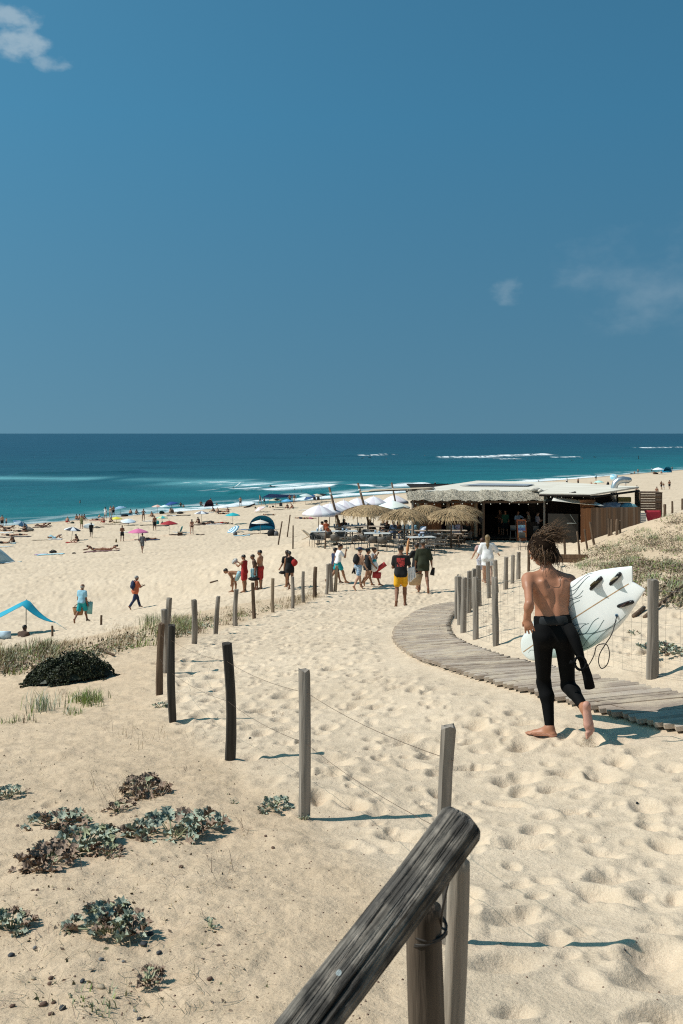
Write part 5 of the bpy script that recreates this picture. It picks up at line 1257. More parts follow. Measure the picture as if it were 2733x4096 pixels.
# tufts further down the left dune: bright green, straw stalks, dry wisps
g = Mass()
for (u, v, r, n, hgt, pal) in [(205, 1612, 36, 300, .17, [0, 0, 4, 0]), (100, 1628, 38, 120, .24, [5, 5, 0, 4]), (60, 1655, 30, 40, .10, [0, 4, 3]), (8, 1660, 12, 40, .08, [0, 4]), (175, 1640, 30, 60, .09, [0, 4]), (140, 1600, 40, 40, .12, [2, 3]), (425, 1765, 10, 16, .05, [3, 6]), (270, 1825, 55, 26, .20, [3, 2]), (345, 1835, 40, 26, .18, [3, 2]), (290, 1690, 60, 30, .18, [3, 2]), (650, 1640, 20, 10, .1, [3]), (410, 1700, 50, 14, .2, [2, 3]), (570, 1900, 20, 8, .16, [3]), (215, 2305, 50, 60, .035, [0, 4]), (170, 1990, 90, 12, .13, [3]), (520, 2010, 60, 8, .14, [3]), (345, 1432, 28, 240, .36, [0, 4, 1]), (400, 1436, 32, 240, .32, [0, 4, 1, 2]), (438, 1442, 24, 180, .28, [0, 4]), (475, 1428, 24, 60, .2, [0, 4, 2]), (545, 1408, 26, 50, .2, [0, 1, 2]), (600, 1385, 24, 50, .2, [2, 0, 4]), (40, 1508, 60, 260, .24, [0, 4, 1]), (110, 1500, 44, 140, .22, [0, 4, 2])]:
    for i in range(n):
        p = hit((u + rs.gauss(0, .5) * r) * DS, (v + rs.gauss(0, .5) * r * .3) * DS, dmin=2) if i % 4 == 0 else p + Vector((rs.gauss(0, .035), rs.gauss(0, .05), 0)); p.z = gz(p.x, p.y)
        g.blade(p - Vector((0, 0, .01)), rs.uniform(0, 6.28), hgt * rs.uniform(.6, 1.25), .0035 if pal[0] in (0, 5) else .0014, rs.uniform(-.1, .35) + (.5 if pal[0] in (2, 3) else 0), rs.choice(pal), rs)
tag(g.build('grass_tufts', GMATS), 'scattered green tufts and dry stalks on the left foreground dune', 'grass', kind='stuff')
# thin dead litter and moss flecks on the quiet sand
g = Mass()
for i in range(1500):
    u = rs.uniform(0, 560); v = rs.uniform(1620, 2340)
    if rs.random() > (.25 + .75 * vnoise(np.array([u * .012]), np.array([v * .02]), 9)[0]): continue
    p = hq(u * DS, v * DS, 2); p = Vector((p.x + rs.gauss(0, .06), p.y + rs.gauss(0, .06), 0)); p.z = surf_z(p.x, p.y) + .003
    s = rs.uniform(.004, .014); mi = rs.choice([3, 6, 2, 1, 2])
    if rs.random() < .4: g.leafy(p, s, mi, rs)
    else: g.blade(p, rs.uniform(0, 6.28), rs.uniform(.02, .05), .0011, 2.2, rs.choice([2, 2, 3]), rs)
tag(g.build('plant_litter', GMATS), 'dry flecks and twigs strewn over the left foreground sand', 'litter', kind='stuff')
# dark cushion bush
def bush():
    p = hitd(150, 1562, dmin=6); px = DS / FPX * p.y; t = empty('dark_bush', p, 0, 'low dark evergreen cushion bush on the left dune', 'bush')
    g = Mass(); W_, H_ = 98 * px, 60 * px; r2 = random.Random(3); core = MB()
    for i in range(11000):
        a = r2.uniform(0, 6.283); q = math.sqrt(r2.random()) * (1.0 + .09 * math.sin(7 * a) + .06 * math.sin(17 * a)); x = q * math.cos(a); y = q * math.sin(a)
        h = max(0, 1 - q * q) ** .55 * (1 + .26 * math.sin(6 * x + 1) * math.sin(5 * y) + .20 * math.sin(13 * x) * math.sin(11 * y + 2)) * (.86 + .22 * x)
        wx_ = x * W_ + (0 if x < .55 else (x - .55) * .35 * W_); wy_ = y * W_ * .62; z0 = gz(p.x + wx_, p.y + wy_) - p.z
        g.leafy(Vector((wx_, wy_, z0 + h * H_ * r2.uniform(.72, 1.04) + .01)), r2.uniform(.011, .024), 0 if r2.random() < .68 else 1, r2)
    vs_, fs_ = [], []
    for i in range(9):
        for j in range(24):
            q = i / 8 * .97; x = q * math.cos(j * .2618); y = q * math.sin(j * .2618); wx_ = x * W_ + (0 if x < .55 else (x - .55) * .35 * W_); wy_ = y * W_ * .62
            vs_.append((wx_, wy_, gz(p.x + wx_, p.y + wy_) - p.z + (1 - q * q) ** .55 * (.86 + .22 * x) * H_ * .70 - .01))
    for i in range(8):
        for j in range(24): fs_.append((i * 24 + j, i * 24 + (j + 1) % 24, (i + 1) * 24 + (j + 1) % 24, (i + 1) * 24 + j))
    mm = MB(); mm.add(vs_, fs_); mm.build('dark_core', LF_DARK, t)  # solid dark dome added inside so the leaf shell is not see-through
    core.tube([(0, 0, -.1), (.02, 0, .1), (.05, .0, H_ * .5)], [.05, .04, .01], 6)
    for k in range(9): core.tube([(0, 0, .02), (.2 * W_ * math.cos(k), .15 * W_ * math.sin(k), H_ * .35), (.6 * W_ * math.cos(k), .4 * W_ * math.sin(k), H_ * .4)], [.02, .012, .004], 5)
    core.build('branches', LF_BRN, t)
    m = MB(); m.v = g.V; m.f = g.F; m.m = g.M; m.build('crown', [LF_DARK, leafmat('dark_sunlit', (.028, .036, .016), (.09, .10, .044))], t, smooth=False)  # second, lighter leaf colour paints sunlit highlights into the crown
bush()
# ground cover on the right dune
g = Mass(); g2 = Mass()
def right_cover(u, v):
    """1568-wide coordinates: inside the overgrown slope?"""
    top = np.interp(u, [1290, 1340, 1400, 1450, 1500, 1568, 1620], [1292, 1268, 1238, 1218, 1196, 1166, 1150]); low = np.interp(u, [1290, 1340, 1400, 1450, 1500, 1568, 1620], [1312, 1318, 1330, 1342, 1372, 1400, 1420])
    if not (top < v < low): return 0
    n = float(fbm(np.array([u * .02]), np.array([v * .05]), 14, 3)[0]); edge = min((v - top) / 14, 1) * min((low - v) / 26, 1)
    return max(0, min(1, (n - .32) * 4.0)) * (.35 + .65 * edge)
cnt = 0
for i in range(16000):
    u = rs.uniform(1300, 1600); v = rs.uniform(1150, 1420)
    if rs.random() > right_cover(u, v): continue
    p = hq(u * DS, v * DS, 8); cnt += 1; c = rs.random()
    mi = rs.choice([1, 1, 6, 6, 3, 2, 2, 3, 0])
    if c < .70:
        for k in range(5): g.leafy(p + Vector((rs.gauss(0, .10), rs.gauss(0, .10), abs(rs.gauss(0, .035)))), rs.uniform(.014, .036), mi, rs)
    else:
        for k in range(6): g.blade(p + Vector((rs.gauss(0, .06), rs.gauss(0, .06), -.01)), rs.uniform(-1, 1), rs.uniform(.05, .15), .005, .3, rs.choice([2, 3, 1]), rs)
for (u, v, r) in [(1390, 1262, 26), (1420, 1250, 24), (1350, 1292, 20), (1460, 1262, 18), (1500, 1235, 16), (1540, 1300, 16), (1335, 1302, 16), (1440, 1290, 12), (1530, 1180, 20), (1500, 1330, 14), (1558, 1355, 12), (1475, 1222, 22), (1565, 1240, 14), (1400, 1300, 12)]:
    for k in range(46):
        p = hq((u + rs.gauss(0, .5) * r) * DS, (v + rs.gauss(0, .28) * r * .5) * DS, 8)
        for q in range(3): g2.blade(p + Vector((rs.gauss(0, .06), rs.gauss(0, .06), -.01)), rs.uniform(-1.2, 1.2), rs.uniform(.08, .20), .006, .2, rs.choice([0, 1, 4, 4, 1]), rs)
tag(g.build('ground_cover', GMATS), 'dry brown and olive creeping plants on the right dune slope', 'plants', kind='stuff')
tag(g2.build('grass_tufts', GMATS), 'greener tufts dotted over the right dune slope', 'grass', kind='stuff')
# fallen branch and sticks
for (pts, r, lab, dm) in [([(1480, 1422, 0), (1500, 1408, .02), (1540, 1378, .06), (1580, 1345, .05)], .028, 'grey fallen branch on the right dune behind the netting post', 8), ([(1455, 1422, .01), (1478, 1405, .02)], .03, 'short dark stick end on the right dune', 8),
                         ([(225, 1490, .0), (262, 1508, .02)], .018, 'grey stick lying behind the dark bush', 8), ([(482, 1339, .02), (500, 1333, .02)], .05, 'short driftwood stick lying on the open beach', 30)]:
    q = MB(); w3 = []
    for (u, v, z) in pts: p = hitd(u, v, dmin=dm); w3.append(Vector((p.x, p.y, surf_z(p.x, p.y) + z + .01)))
    q.tube(w3, [r, r * .9, r * .7, r * .5][:len(w3)], 7, jitter=.1); o = q.build('driftwood', W_BROWN); tag(o, lab, 'driftwood')
# pebbles near the camera, each its own stone
PB = [M('stone_dark', (.035, .037, .042), .7, .3, 30, .2), M('stone_brown', (.13, .075, .052), .8, .3, 30, .3), M('stone_tan', (.34, .27, .19), .8, .2, 30, .2), M('stone_grey', (.16, .155, .15), .8, .2, 30, .2)]
pbm = [[MB().blob((0, 0, 0), (1, .78, .6), 2, .14 + .05 * k).mesh('pebble', m) for k in range(3)] for m in PB]
PBL = [(330, 3930, 26, 0, 'rounded black pebble left of the pale one'), (405, 3945, 34, 2, 'pale tan pebble, the largest in the near foreground'), (205, 3912, 24, 1, 'reddish brown pebble beside a twin'), (200, 3935, 26, 1, 'knobbly brown pebble under its twin'), (175, 4010, 34, 1, 'lumpy brown stone near the bottom left'), (215, 4003, 22, 1, 'small brown stone right of the lumpy one'), (250, 4036, 34, 0, 'flat black pebble near the bottom edge'), (205, 4060, 26, 1, 'orange-brown pebble at the bottom edge'), (50, 4012, 24, 1, 'brown pebble near the left corner'), (575, 3783, 30, 0, 'dark pebble below the upright sea holly'), (637, 3815, 26, 0, 'dark pebble right of the sea holly'), (600, 3740, 30, 0, 'dark flat pebble touching the sea holly shadow'), (405, 3848, 22, 3, 'grey pebble in the middle of the scatter'), (557, 4055, 22, 0, 'round black pebble near the bottom'), (140, 3795, 24, 3, 'flat grey-blue pebble at left'), (45, 3828, 28, 0, 'blue-black pebble near the left edge'), (495, 3850, 18, 3, 'small grey pebble above the dry leaves'), (133, 3910, 22, 2, 'flat orange-tan pebble at left'), (840, 3915, 26, 1, 'brown crumb of earth right of the pebbles'), (725, 3472, 20, 1, 'brown pebble on smooth sand behind the pebbles'), (1093, 3392, 18, 1, 'brown pebble below the small blue-grey plant'), (1063, 3345, 16, 1, 'flat brown chip left of the log rail'), (2165, 3350, 0, 0, ''), (305, 3672, 22, 1, 'brown lump left of the upright sea holly'), (540, 4020, 18, 3, 'grey pebble at the bottom centre-left'), (275, 3562, 16, 1, 'small brown pebble behind the near clump'), (150, 3570, 16, 1, 'small dark crumb behind the left clump'), (470, 3980, 16, 2, 'pale chip of shell among the pebbles'), (2548, 3200, 14, 0, 'black pebble on the footprinted sand at right'), (2500, 3785, 14, 0, 'black pebble in the shadow of the near post'), (1000, 2960, 12, 0, 'small black pebble at the foot of the dark stake')]
for i, (u, v, w, m, lab) in enumerate(PBL):
    if not w: continue
    p = hit(u, v, dmin=1.5); s = w * p.y / FPX * .5; o = link('pebble', random.choice(pbm[m]), None); o.location = (p.x, p.y, surf_z(p.x, p.y) + s * .35); o.scale = (s, s, s); o.rotation_euler = (0, 0, random.uniform(0, 6)); tag(o, lab, 'pebble', 'pebbles in the foreground')
g = MB(); r3 = random.Random(5)
for i in range(420):
    u = r3.uniform(0, 1500) if i < 300 else r3.uniform(900, 2733); v = r3.uniform(3000, 4096); p = hq(u, v, 1.5); p.z = surf_z(p.x, p.y); s = r3.uniform(.002, .0065)
    a = r3.uniform(0, 6); g.add([(p.x + s * math.cos(a + k * 1.57), p.y + s * math.sin(a + k * 1.57), p.z) for k in range(4)] + [(p.x, p.y, p.z + s * .9)], [(0, 1, 4), (1, 2, 4), (2, 3, 4), (3, 0, 4)])
tag(g.build('grit', PB[1], smooth=False), 'small dark grit scattered on the foreground sand', 'grit', kind='stuff')
# ================================================================ beach bar
FLOOR = 6.25
def bp(u, v, z):
    """world point on the sight line (full-frame pixel) at height z"""
    d = (EYE - z) * FPX / (v - HV); return Vector(((u - CU) / FPX * d, d, z))
def quad_slab(mb, pts, th, mi=None):
    """flat or warped 4-corner slab of a given thickness"""
    p = [Vector(q) for q in pts]; dn = Vector((0, 0, -th)); v = p + [q + dn for q in p]
    return mb.add(v, [(0, 1, 2, 3), (7, 6, 5, 4), (0, 4, 5, 1), (1, 5, 6, 2), (2, 6, 7, 3), (3, 7, 4, 0)], mi)
THATCH_G = M('thatch_grey', (.27, .232, .175), .95, .2, 30, .4, 70, col2=(.50, .445, .35), detail=8)
THATCH = M('thatch_straw', (.20, .125, .062), .9, .2, 12, .4, 60, col2=(.47, .335, .185), detail=8)
ROOF_W = M('roof_felt', (.56, .50, .41), .85, .08, 1.2, .1, 30, col2=(.70, .65, .56), stretch=(.4, 1.6, 1))
W_BOARD = [wood('board_a', (.135, .078, .046), (.235, .145, .092), .8, (1, 1, .05), 14, .3), wood('board_b', (.105, .068, .046), (.19, .128, .09), .8, (1, 1, .05), 14, .3), wood('board_c', (.165, .112, .08), (.27, .195, .145), .8, (1, 1, .05), 14, .3)]
W_RED = [wood('board_red_a', (.20, .085, .038), (.30, .145, .072), .8, (1, 1, .05), 14, .3), wood('board_red_b', (.165, .07, .033), (.26, .12, .06), .8, (1, 1, .05), 14, .3)]
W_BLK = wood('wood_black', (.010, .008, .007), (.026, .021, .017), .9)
bar = empty('beach_bar', (9, 66, FLOOR), 0, 'low wooden beach bar with pale flat roof and grey thatched eave', 'building')
def bpart(name, mb, mats, parent=None, smooth=False, auto=None):
    o = mb.build(name, mats, parent or bar, smooth=smooth, auto=auto)
    if parent is None: o.location = -Vector(bar.location)
    return o
yF = 63.8; xL, xR = 4.4, 12.95
# flat roofs
m = MB(); quad_slab(m, [(4.3, 65.2, FLOOR + 2.98), (13.2, 65.2, FLOOR + 2.98), (16.6, 73.0, FLOOR + 3.16), (10.2, 75.0, FLOOR + 3.18)], .12)
rf = bpart('roof', m, ROOF_W)
m = MB(); quad_slab(m, [(8.2, 69.0, FLOOR + 3.16), (12.8, 68.6, FLOOR + 3.16), (13.6, 70.2, FLOOR + 3.18), (10.0, 71.2, FLOOR + 3.18)], .03)
bpart('roof_panel', m, M('roof_panel', (.30, .32, .35), .5, .1, 4)).location = -Vector(bar.location)
m = MB(); m.blob((12.6, 64.9, FLOOR + 3.08), (.35, .25, .14), 2, .3); m.blob((12.95, 64.7, FLOOR + 3.0), (.22, .2, .12), 2, .3); bpart('roof_bundle', m, M('canvas_bundle', (.55, .50, .43), .9), smooth=True)
m = MB(); quad_slab(m, [(12.6, 63.4, FLOOR + 2.95), (15.3, 61.3, FLOOR + 2.98), (19.9, 66.6, FLOOR + 3.18), (16.2, 72.4, FLOOR + 3.18)], .10)
bpart('side_roof', m, ROOF_W)
m = MB()
for a, b in (((12.6, 63.38), (15.3, 61.28)), ((15.32, 61.3), (19.9, 66.55))):
    a = Vector((*a, FLOOR + 2.80)); b = Vector((*b, FLOOR + 2.9)); m.tube([a, b], .07, 4)
bpart('fascia', m, W_BLK)
# thatched eave: a sloping bed with frayed bundles
m = MB(); rs = random.Random(4)
def eave_pt(t, w):  # t along, w 0 (ridge side) .. 1 (lower lip)
    x = xL - .2 + (xR - xL + .45) * t; y = 65.3 - 2.0 * w; z = FLOOR + 3.0 - .52 * w + .05 * math.sin(t * 23) + .03 * math.sin(t * 57 + 1)
    return Vector((x, y, z))
NT = 90
vs_, fs_ = [], []
for i in range(NT + 1):
    for w in np.linspace(0, 1, 7): vs_.append(eave_pt(i / NT, w) + Vector((0, 0, rs.uniform(-.03, .03))))
for i in range(NT):
    for k in range(6): fs_.append((i * 7 + k, i * 7 + k + 1, (i + 1) * 7 + k + 1, (i + 1) * 7 + k))
m.add(vs_, fs_)
n0 = len(m.v)
for i in range(5200):
    t, w = rs.random(), rs.random() ** .7; p = eave_pt(t, w) + Vector((0, 0, .02)); l = rs.uniform(.06, .22); d = Vector((rs.uniform(-.25, .25), -1, -.30 + rs.uniform(-.15, .15))).normalized(); sd = Vector((rs.uniform(.008, .022), 0, rs.uniform(-.012, .012)))
    if w > .9: d = Vector((rs.uniform(-.4, .4), -.5, -1)).normalized(); l *= .6
    e = p + d * l; up = Vector((0, 0, rs.uniform(.0, .03)))
    m.add([p - sd, p + sd, e + up + sd * .3, e + up - sd * .3], [(0, 1, 2, 3)])
ev = bpart('thatched_eave', m, THATCH_G)
# dark thatch verge on the right side
m = MB()
for i in range(60):
    t = i / 59; p = Vector((13.05 + 1.7 * t, 63.3 + 1.9 * t * 0 - .4 * t, FLOOR + 2.45 + .55 * t)); m.blob((p.x, p.y + rs.uniform(-.1, .1), p.z), (.09, .12, .06 + rs.uniform(0, .04)), 1, .3)
bpart('eave_verge', m, M('thatch_dark', (.022, .02, .018), .95, .3, 20), smooth=True)
# posts, beam, walls
for (x, y, h, r, mt) in [(xR - .02, 63.5, 2.45, .07, W_GREY), (9.05, 63.6, 2.45, .09, W_BROWN), (4.55, 63.6, 2.45, .10, W_GREY), (6.9, 64.6, 2.6, .12, W_TAN), (8.7, 64.6, 2.6, .12, W_TAN), (5.0, 64.6, 2.6, .14, W_TAN)]:
    o, _, _ = post(bar, (0, 0, 0), h, r, mt, (0, 0), n=8, name='post'); o.location = Vector((x, y, FLOOR)) - Vector(bar.location)
m = MB(); m.box(((xL + xR) / 2, 63.6, FLOOR + 2.36), (xR - xL, .10, .14)); bpart('beam', m, W_BROWN)
m = MB(); m.box(((xL + 8.9) / 2, 64.72, FLOOR + 2.62), (8.9 - xL, .05, .18)); bpart('white_trim', m, M('trim_white', (.7, .7, .68), .7))
bid = 0
bplank = []
for i in range(3):
    q = MB(); q.box((0, 0, 0), (.15, .022, 1.0)); bplank.append([q.mesh('board', W_BOARD[i], False), None])
redplank = [MB().box((0, 0, 0), (.15, .022, 1.0)).mesh('board', W_RED[i], False) for i in range(2)]
def board_wall(parent_name, a, b, z0, h, meshes, skip=None, step=.155, tilt=0):
    """upright boards nailed side by side, each a piece of its own"""
    w = empty(parent_name); w.parent = bar; w.location = Vector((a[0], a[1], z0)) - Vector(bar.location)
    d = Vector((b[0] - a[0], b[1] - a[1], 0)); n = int(d.length / step)
    for i in range(n):
        t = (i + .5) / n
        if skip and skip[0] < t < skip[1]: continue
        o = link('board', random.choice(meshes), w); hh = h + random.uniform(-.015, .015)
        o.location = d * t + Vector((0, 0, hh / 2)) + Vector((-d.y, d.x, 0)).normalized() * random.uniform(-.006, .006); o.scale = (d.length / n / .153, 1, hh); o.rotation_euler = (0, 0, math.atan2(d.y, d.x))
    q = MB()
    for f in (.2, .8): q.box((d.x / 2, d.y / 2 + .04, h * f), (d.length, .05, .09), (0, 0, math.atan2(d.y, d.x)))
    q.build('rail', W_BROWN, w, smooth=False); return w
bm_ = [b[0] for b in bplank]
board_wall('board_wall', (4.6, 64.9), (8.9, 64.9), FLOOR - .1, 2.62, redplank, (.46, .60))
board_wall('board_wall', (15.42, 61.55), (18.6, 62.0), FLOOR - .35, 2.5, bm_)
board_wall('board_wall', (14.75, 61.35), (15.40, 61.5), FLOOR - .1, 2.22, redplank)
board_wall('board_wall', (14.85, 61.9), (15.75, 62.0), FLOOR + 2.12, .45, redplank)
m = MB(); m.tube([(14.9, 61.86, FLOOR + 2.16), (15.6, 61.95, FLOOR + 2.52)], .035, 4); m.tube([(14.8, 61.85, FLOOR + 2.56), (15.8, 61.96, FLOOR + 2.56)], .05, 4); bpart('door_brace', m, W_RED[0])
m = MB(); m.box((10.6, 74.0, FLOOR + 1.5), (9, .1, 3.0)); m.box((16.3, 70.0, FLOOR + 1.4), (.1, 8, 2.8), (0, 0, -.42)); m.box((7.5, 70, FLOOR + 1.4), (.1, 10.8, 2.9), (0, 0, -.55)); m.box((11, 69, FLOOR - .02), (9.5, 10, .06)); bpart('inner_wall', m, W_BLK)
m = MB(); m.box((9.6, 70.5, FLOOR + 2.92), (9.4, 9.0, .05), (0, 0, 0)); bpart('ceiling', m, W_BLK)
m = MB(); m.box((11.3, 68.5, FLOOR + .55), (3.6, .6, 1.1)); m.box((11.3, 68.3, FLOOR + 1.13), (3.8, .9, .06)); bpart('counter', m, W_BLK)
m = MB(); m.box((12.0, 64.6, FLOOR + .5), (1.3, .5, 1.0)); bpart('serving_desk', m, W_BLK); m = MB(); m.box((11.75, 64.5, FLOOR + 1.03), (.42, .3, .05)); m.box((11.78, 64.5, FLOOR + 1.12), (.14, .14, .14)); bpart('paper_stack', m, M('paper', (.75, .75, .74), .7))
# dark mesh windbreak with a pale painted line and dark gap above it
m = MB(); m.box((13.85, 62.2, FLOOR + .82), (1.85, .06, 1.78), (0, 0, -.12)); wb = bpart('windbreak', m, M('mesh_screen', (.022, .020, .017), .9, .4, 40, col2=(.06, .052, .042), stretch=(6, 6, .3)))
m = MB(); m.tube([(14.25, 62.05, FLOOR + 1.68), (14.62, 62.0, FLOOR + 1.12)], .018, 4); m.box((14.32, 62.02, FLOOR + 1.14), (.52, .015, .05), (0, 0, -.12)); o = bpart('painted_stripe', m, M('stripe_pale', (.34, .36, .33), .8))
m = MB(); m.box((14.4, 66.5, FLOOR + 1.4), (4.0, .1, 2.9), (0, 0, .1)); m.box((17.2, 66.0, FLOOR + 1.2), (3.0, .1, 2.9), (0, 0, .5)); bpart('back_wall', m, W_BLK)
# shade sail in front of the side roof
def cloth_sheet(name, corners, sagd, mat, parent=None, n=10, th=.004):
    a, b, c, d = [Vector(q) for q in corners]; vs2, fs2 = [], []
    for i in range(n + 1):
        for j in range(n + 1):
            u, v = i / n, j / n; p = a.lerp(b, u).lerp(d.lerp(c, u), v); p.z -= sagd * 16 * u * (1 - u) * v * (1 - v)
            vs2.append(p)
    for i in range(n):
        for j in range(n): fs2.append((i * (n + 1) + j, (i + 1) * (n + 1) + j, (i + 1) * (n + 1) + j + 1, i * (n + 1) + j + 1))
    q = MB(); q.add(vs2, fs2); o = q.build(name, mat, parent)
    md = o.modifiers.new('thick', 'SOLIDIFY'); md.thickness = th; return o
SAIL = M('canvas_sail', (.55, .52, .46), .9, .05, 6)
sl = cloth_sheet('shade_sail', [(13.1, 62.0, FLOOR + 2.55), (16.1, 60.9, FLOOR + 2.30), (16.0, 62.6, FLOOR + 2.42), (13.5, 63.2, FLOOR + 2.75)], .12, SAIL); tag(sl, 'pale canvas sail sagging under the eave at the bar\'s right end', 'shade sail')
for i, (a, b, lab) in enumerate([((1436, 1969), (1736, 1957), 'long narrow tan sail, front one, from a leaning pole to the bar roof'), ((1470, 1964), (1740, 1952), 'long narrow tan sail behind its twin above the terrace')]):
    p, q = bp(*a, FLOOR + 3.0 + i * .05), bp(*b, FLOOR + 3.05 + i * .05)
    q2 = q + Vector((0, 1.0, .02)); p2 = p + Vector((.3, .9, .05)); o = cloth_sheet('shade_sail', [p, q, q2, p2], .05, M('canvas_tan', (.46, .36, .255), .9, .06, 5)); tag(o, lab, 'shade sail')
# festoon bulbs under the eave (unlit glass)
glass = M('bulb_glass', (.75, .72, .62), .25, .05)
fl_ = empty('festoon_lights', (9, 63.2, FLOOR + 2.3), 0, 'string of white bulbs along the thatched eave of the bar', 'string lights')
pts = []
bmesh_ = MB().blob((0, 0, 0), (.035, .035, .045), 1, 0).mesh('bulb', glass)
for i in range(15):
    t = i / 14; p = Vector((xL + .3 + (xR - xL - .2) * t, 63.18, FLOOR + 2.33 - .05 * math.sin(t * math.pi * 3) ** 2)); pts.append(p)
    o = link('bulb', bmesh_, fl_); o.location = p - Vector(fl_.location) - Vector((0, 0, .05))
for i in range(5):
    t = i / 4; p = Vector((13.2 + 2.6 * t, 61.9 - .6 * t + .9, FLOOR + 2.72)); o = link('bulb', bmesh_, fl_); o.location = p - Vector(fl_.location)
q = MB(); q.tube(pts, .006, 4); q.build('cable', W_BLK, fl_).location = -Vector(fl_.location)
# ventilation duct
q = MB(); b0 = Vector((18.0, 65.8, FLOOR + 2.2)); path = [b0, b0 + Vector((-.02, 0, .5)), b0 + Vector((.02, 0, 1.0)), b0 + Vector((.12, 0, 1.25)), b0 + Vector((.32, 0, 1.42)), b0 + Vector((.6, 0, 1.48)), b0 + Vector((.95, 0, 1.45)), b0 + Vector((1.15, 0, 1.50))]
q.tube(path, [.2, .2, .22, .22, .23, .23, .21, .12], 16)
for i in (1, 2, 4, 6): pass
dk = q.build('ventilation_duct', M('galvanised', (.50, .52, .53), .38, .12, 6, metal=.85, spec=.5)); tag(dk, 'bent silver metal ventilation duct rising behind the bar hoarding', 'duct')
# crates, tarpaulin, wooden stand with red cloth at the right end
st = empty('wooden_stand', (20.3, 66, FLOOR), 0, 'tall slatted wooden stand with a red cloth at the bar\'s right end', 'stand')
for i in range(7):
    q = MB(); q.box((0, 0, 0), (1.35, .03, .14)); o = q.build('slat', random.choice(W_BOARD), st, smooth=False); o.location = (.05, -.55, 1.72 + i * .165)
q = MB(); q.box((.75, .05, 1.4), (.05, 1.3, 2.85)); q.box((-.65, 0.05, 1.4), (.05, 1.2, 2.8)); q.box((.05, .05, 2.84), (1.5, 1.3, .05)); q.build('frame', W_BROWN, st, smooth=False)
rc_ = cloth_sheet('red_cloth', [(-.42, -.60, 1.68), (.68, -.60, 1.68), (.70, -.58, .35), (.05, -.66, .2)], .0, M('cloth_red_flag', (.42, .03, .05), .8, .1, 5), st)
ws = empty('pale_pallet', (19.2, 65.2, FLOOR + 1.2), 0, 'whitewashed slatted panel leaning behind the bar hoarding', 'panel')
wsm = MB().box((0, 0, 0), (1.5, .03, .11)).mesh('slat', M('limewash', (.42, .42, .41), .9, .15, 9), False)
for i in range(8): link('slat', wsm, ws).location = (0, 0, -.7 + i * .14)
for i, (x, y, z, c, lab) in enumerate([(17.4, 64.6, FLOOR + 2.0, (.16, .22, .30), 'blue-grey bundled tarpaulin heaped behind the hoarding'), (18.7, 64.8, FLOOR + 1.9, (.18, .36, .40), 'turquoise folded umbrella heaped beside the duct')]):
    q = MB(); q.blob((0, 0, 0), (.75 - .2 * i, .4, .28), 3, .35); o = q.build('tarpaulin', M('tarp%d' % i, c, .6, .3, 6), loc=(x, y, z)); tag(o, lab, 'tarpaulin')
    q = MB(); q.box((0, 0, -.95), (.9, .5, 1.75)); q.build('support_crate', W_BLK, o, smooth=False)
yc = empty('menu_boards', (18.9, 66.6, FLOOR + 1.6), 0, 'yellow and dark stacked crates under the side roof', 'crates')
for i in range(3): MB().box((0, 0, i * .36), (.85, .4, .32)).build('crate', M('crate_y%d' % i, [(.34, .25, .05), (.05, .045, .04), (.30, .24, .07)][i], .6), yc, smooth=False)
MB().box((0, 0, -.95), (.9, .5, 1.5)).build('base', W_BLK, yc, smooth=False)
# menu board
mb_ = empty('menu_board', hit(2087, 2165), R(4), 'orange framed menu board standing on the sand before the bar', 'sign')
q = MB(); q.box((0, 0, .72), (.62, .05, 1.35), (-.16, 0, 0)); q.build('frame', M('menu_frame', (.42, .12, .045), .7, .2, 14), mb_, smooth=False)
def panel(z, h, c, x=0, w=.48, nm='picture'): 
    q = MB(); q.box((x, -.035 + (z - .72) * .16, z), (w, .012, h), (-.16, 0, 0)); return q.build(nm, M('menu_%d' % int(z * 1000 + x * 77 + 5000), c, .6, .5, 14), mb_, smooth=False)
panel(1.17, .22, (.10, .06, .05)); panel(.96, .17, (.30, .52, .66)); panel(.78, .18, (.16, .22, .45)); panel(.62, .14, (.55, .55, .60), -.08, .3); panel(.36, .34, (.62, .33, .10))
for i in range(5): panel(1.12 + (i % 2) * .10, .05, [(.62, .6, .55), (.5, .12, .08)][i % 2], -.18 + i * .09, .05, 'photo')

# ---------------------------------------------------------------- furniture
METAL = M('chair_metal', (.115, .112, .105), .5, .15, 20, metal=.3)
WICK = M('wicker', (.12, .105, .09), .8, .3, 60, .4, 90)
TOPS = M('table_top', (.48, .48, .46), .6, .08, 12)
def bar_chair(kind):
    t = empty('terrace_chair'); mt = METAL if kind == 'slat' else WICK
    q = MB(); q.box((0, 0, .43), (.48, .46, .035)); q.build('seat', mt, t, smooth=False)
    if kind == 'slat':
        for i in range(4): MB().box((0, -.235 - .02 * i, .54 + i * .085), (.46, .02, .05), (.2, 0, 0)).build('backrest_slat', mt, t, smooth=False)
    else:
        q = MB(); vs2, fs2 = [], []
        for i in range(9):
            a = math.pi * (1.08 + .84 * i / 8)
            for z, r in ((.42, .245), (.62, .27), (.80 if 1 < i < 7 else .70, .29)): vs2.append((math.cos(a) * r, math.sin(a) * r * .95 + .02, z))
        for i in range(8):
            for k in range(2): fs2.append((i * 3 + k, i * 3 + k + 1, i * 3 + k + 4, i * 3 + k + 3))
        q.add(vs2, fs2); o = q.build('backrest', mt, t); o.modifiers.new('t', 'SOLIDIFY').thickness = .02
    for sx in (-1, 1):
        for sy, top in ((1, .64), (-1, .44)):
            MB().tube([(sx * .25, sy * .24 + .02 * sy, 0), (sx * .235, sy * .215, top)], .014, 5).build('leg', METAL, t)
        MB().tube([(sx * .24, .24, .64), (sx * .255, 0, .655), (sx * .24, -.25, .67), (sx * .22, -.30, .84 if kind == 'slat' else .72)], .015, 5).build('armrest', METAL, t)
    return t
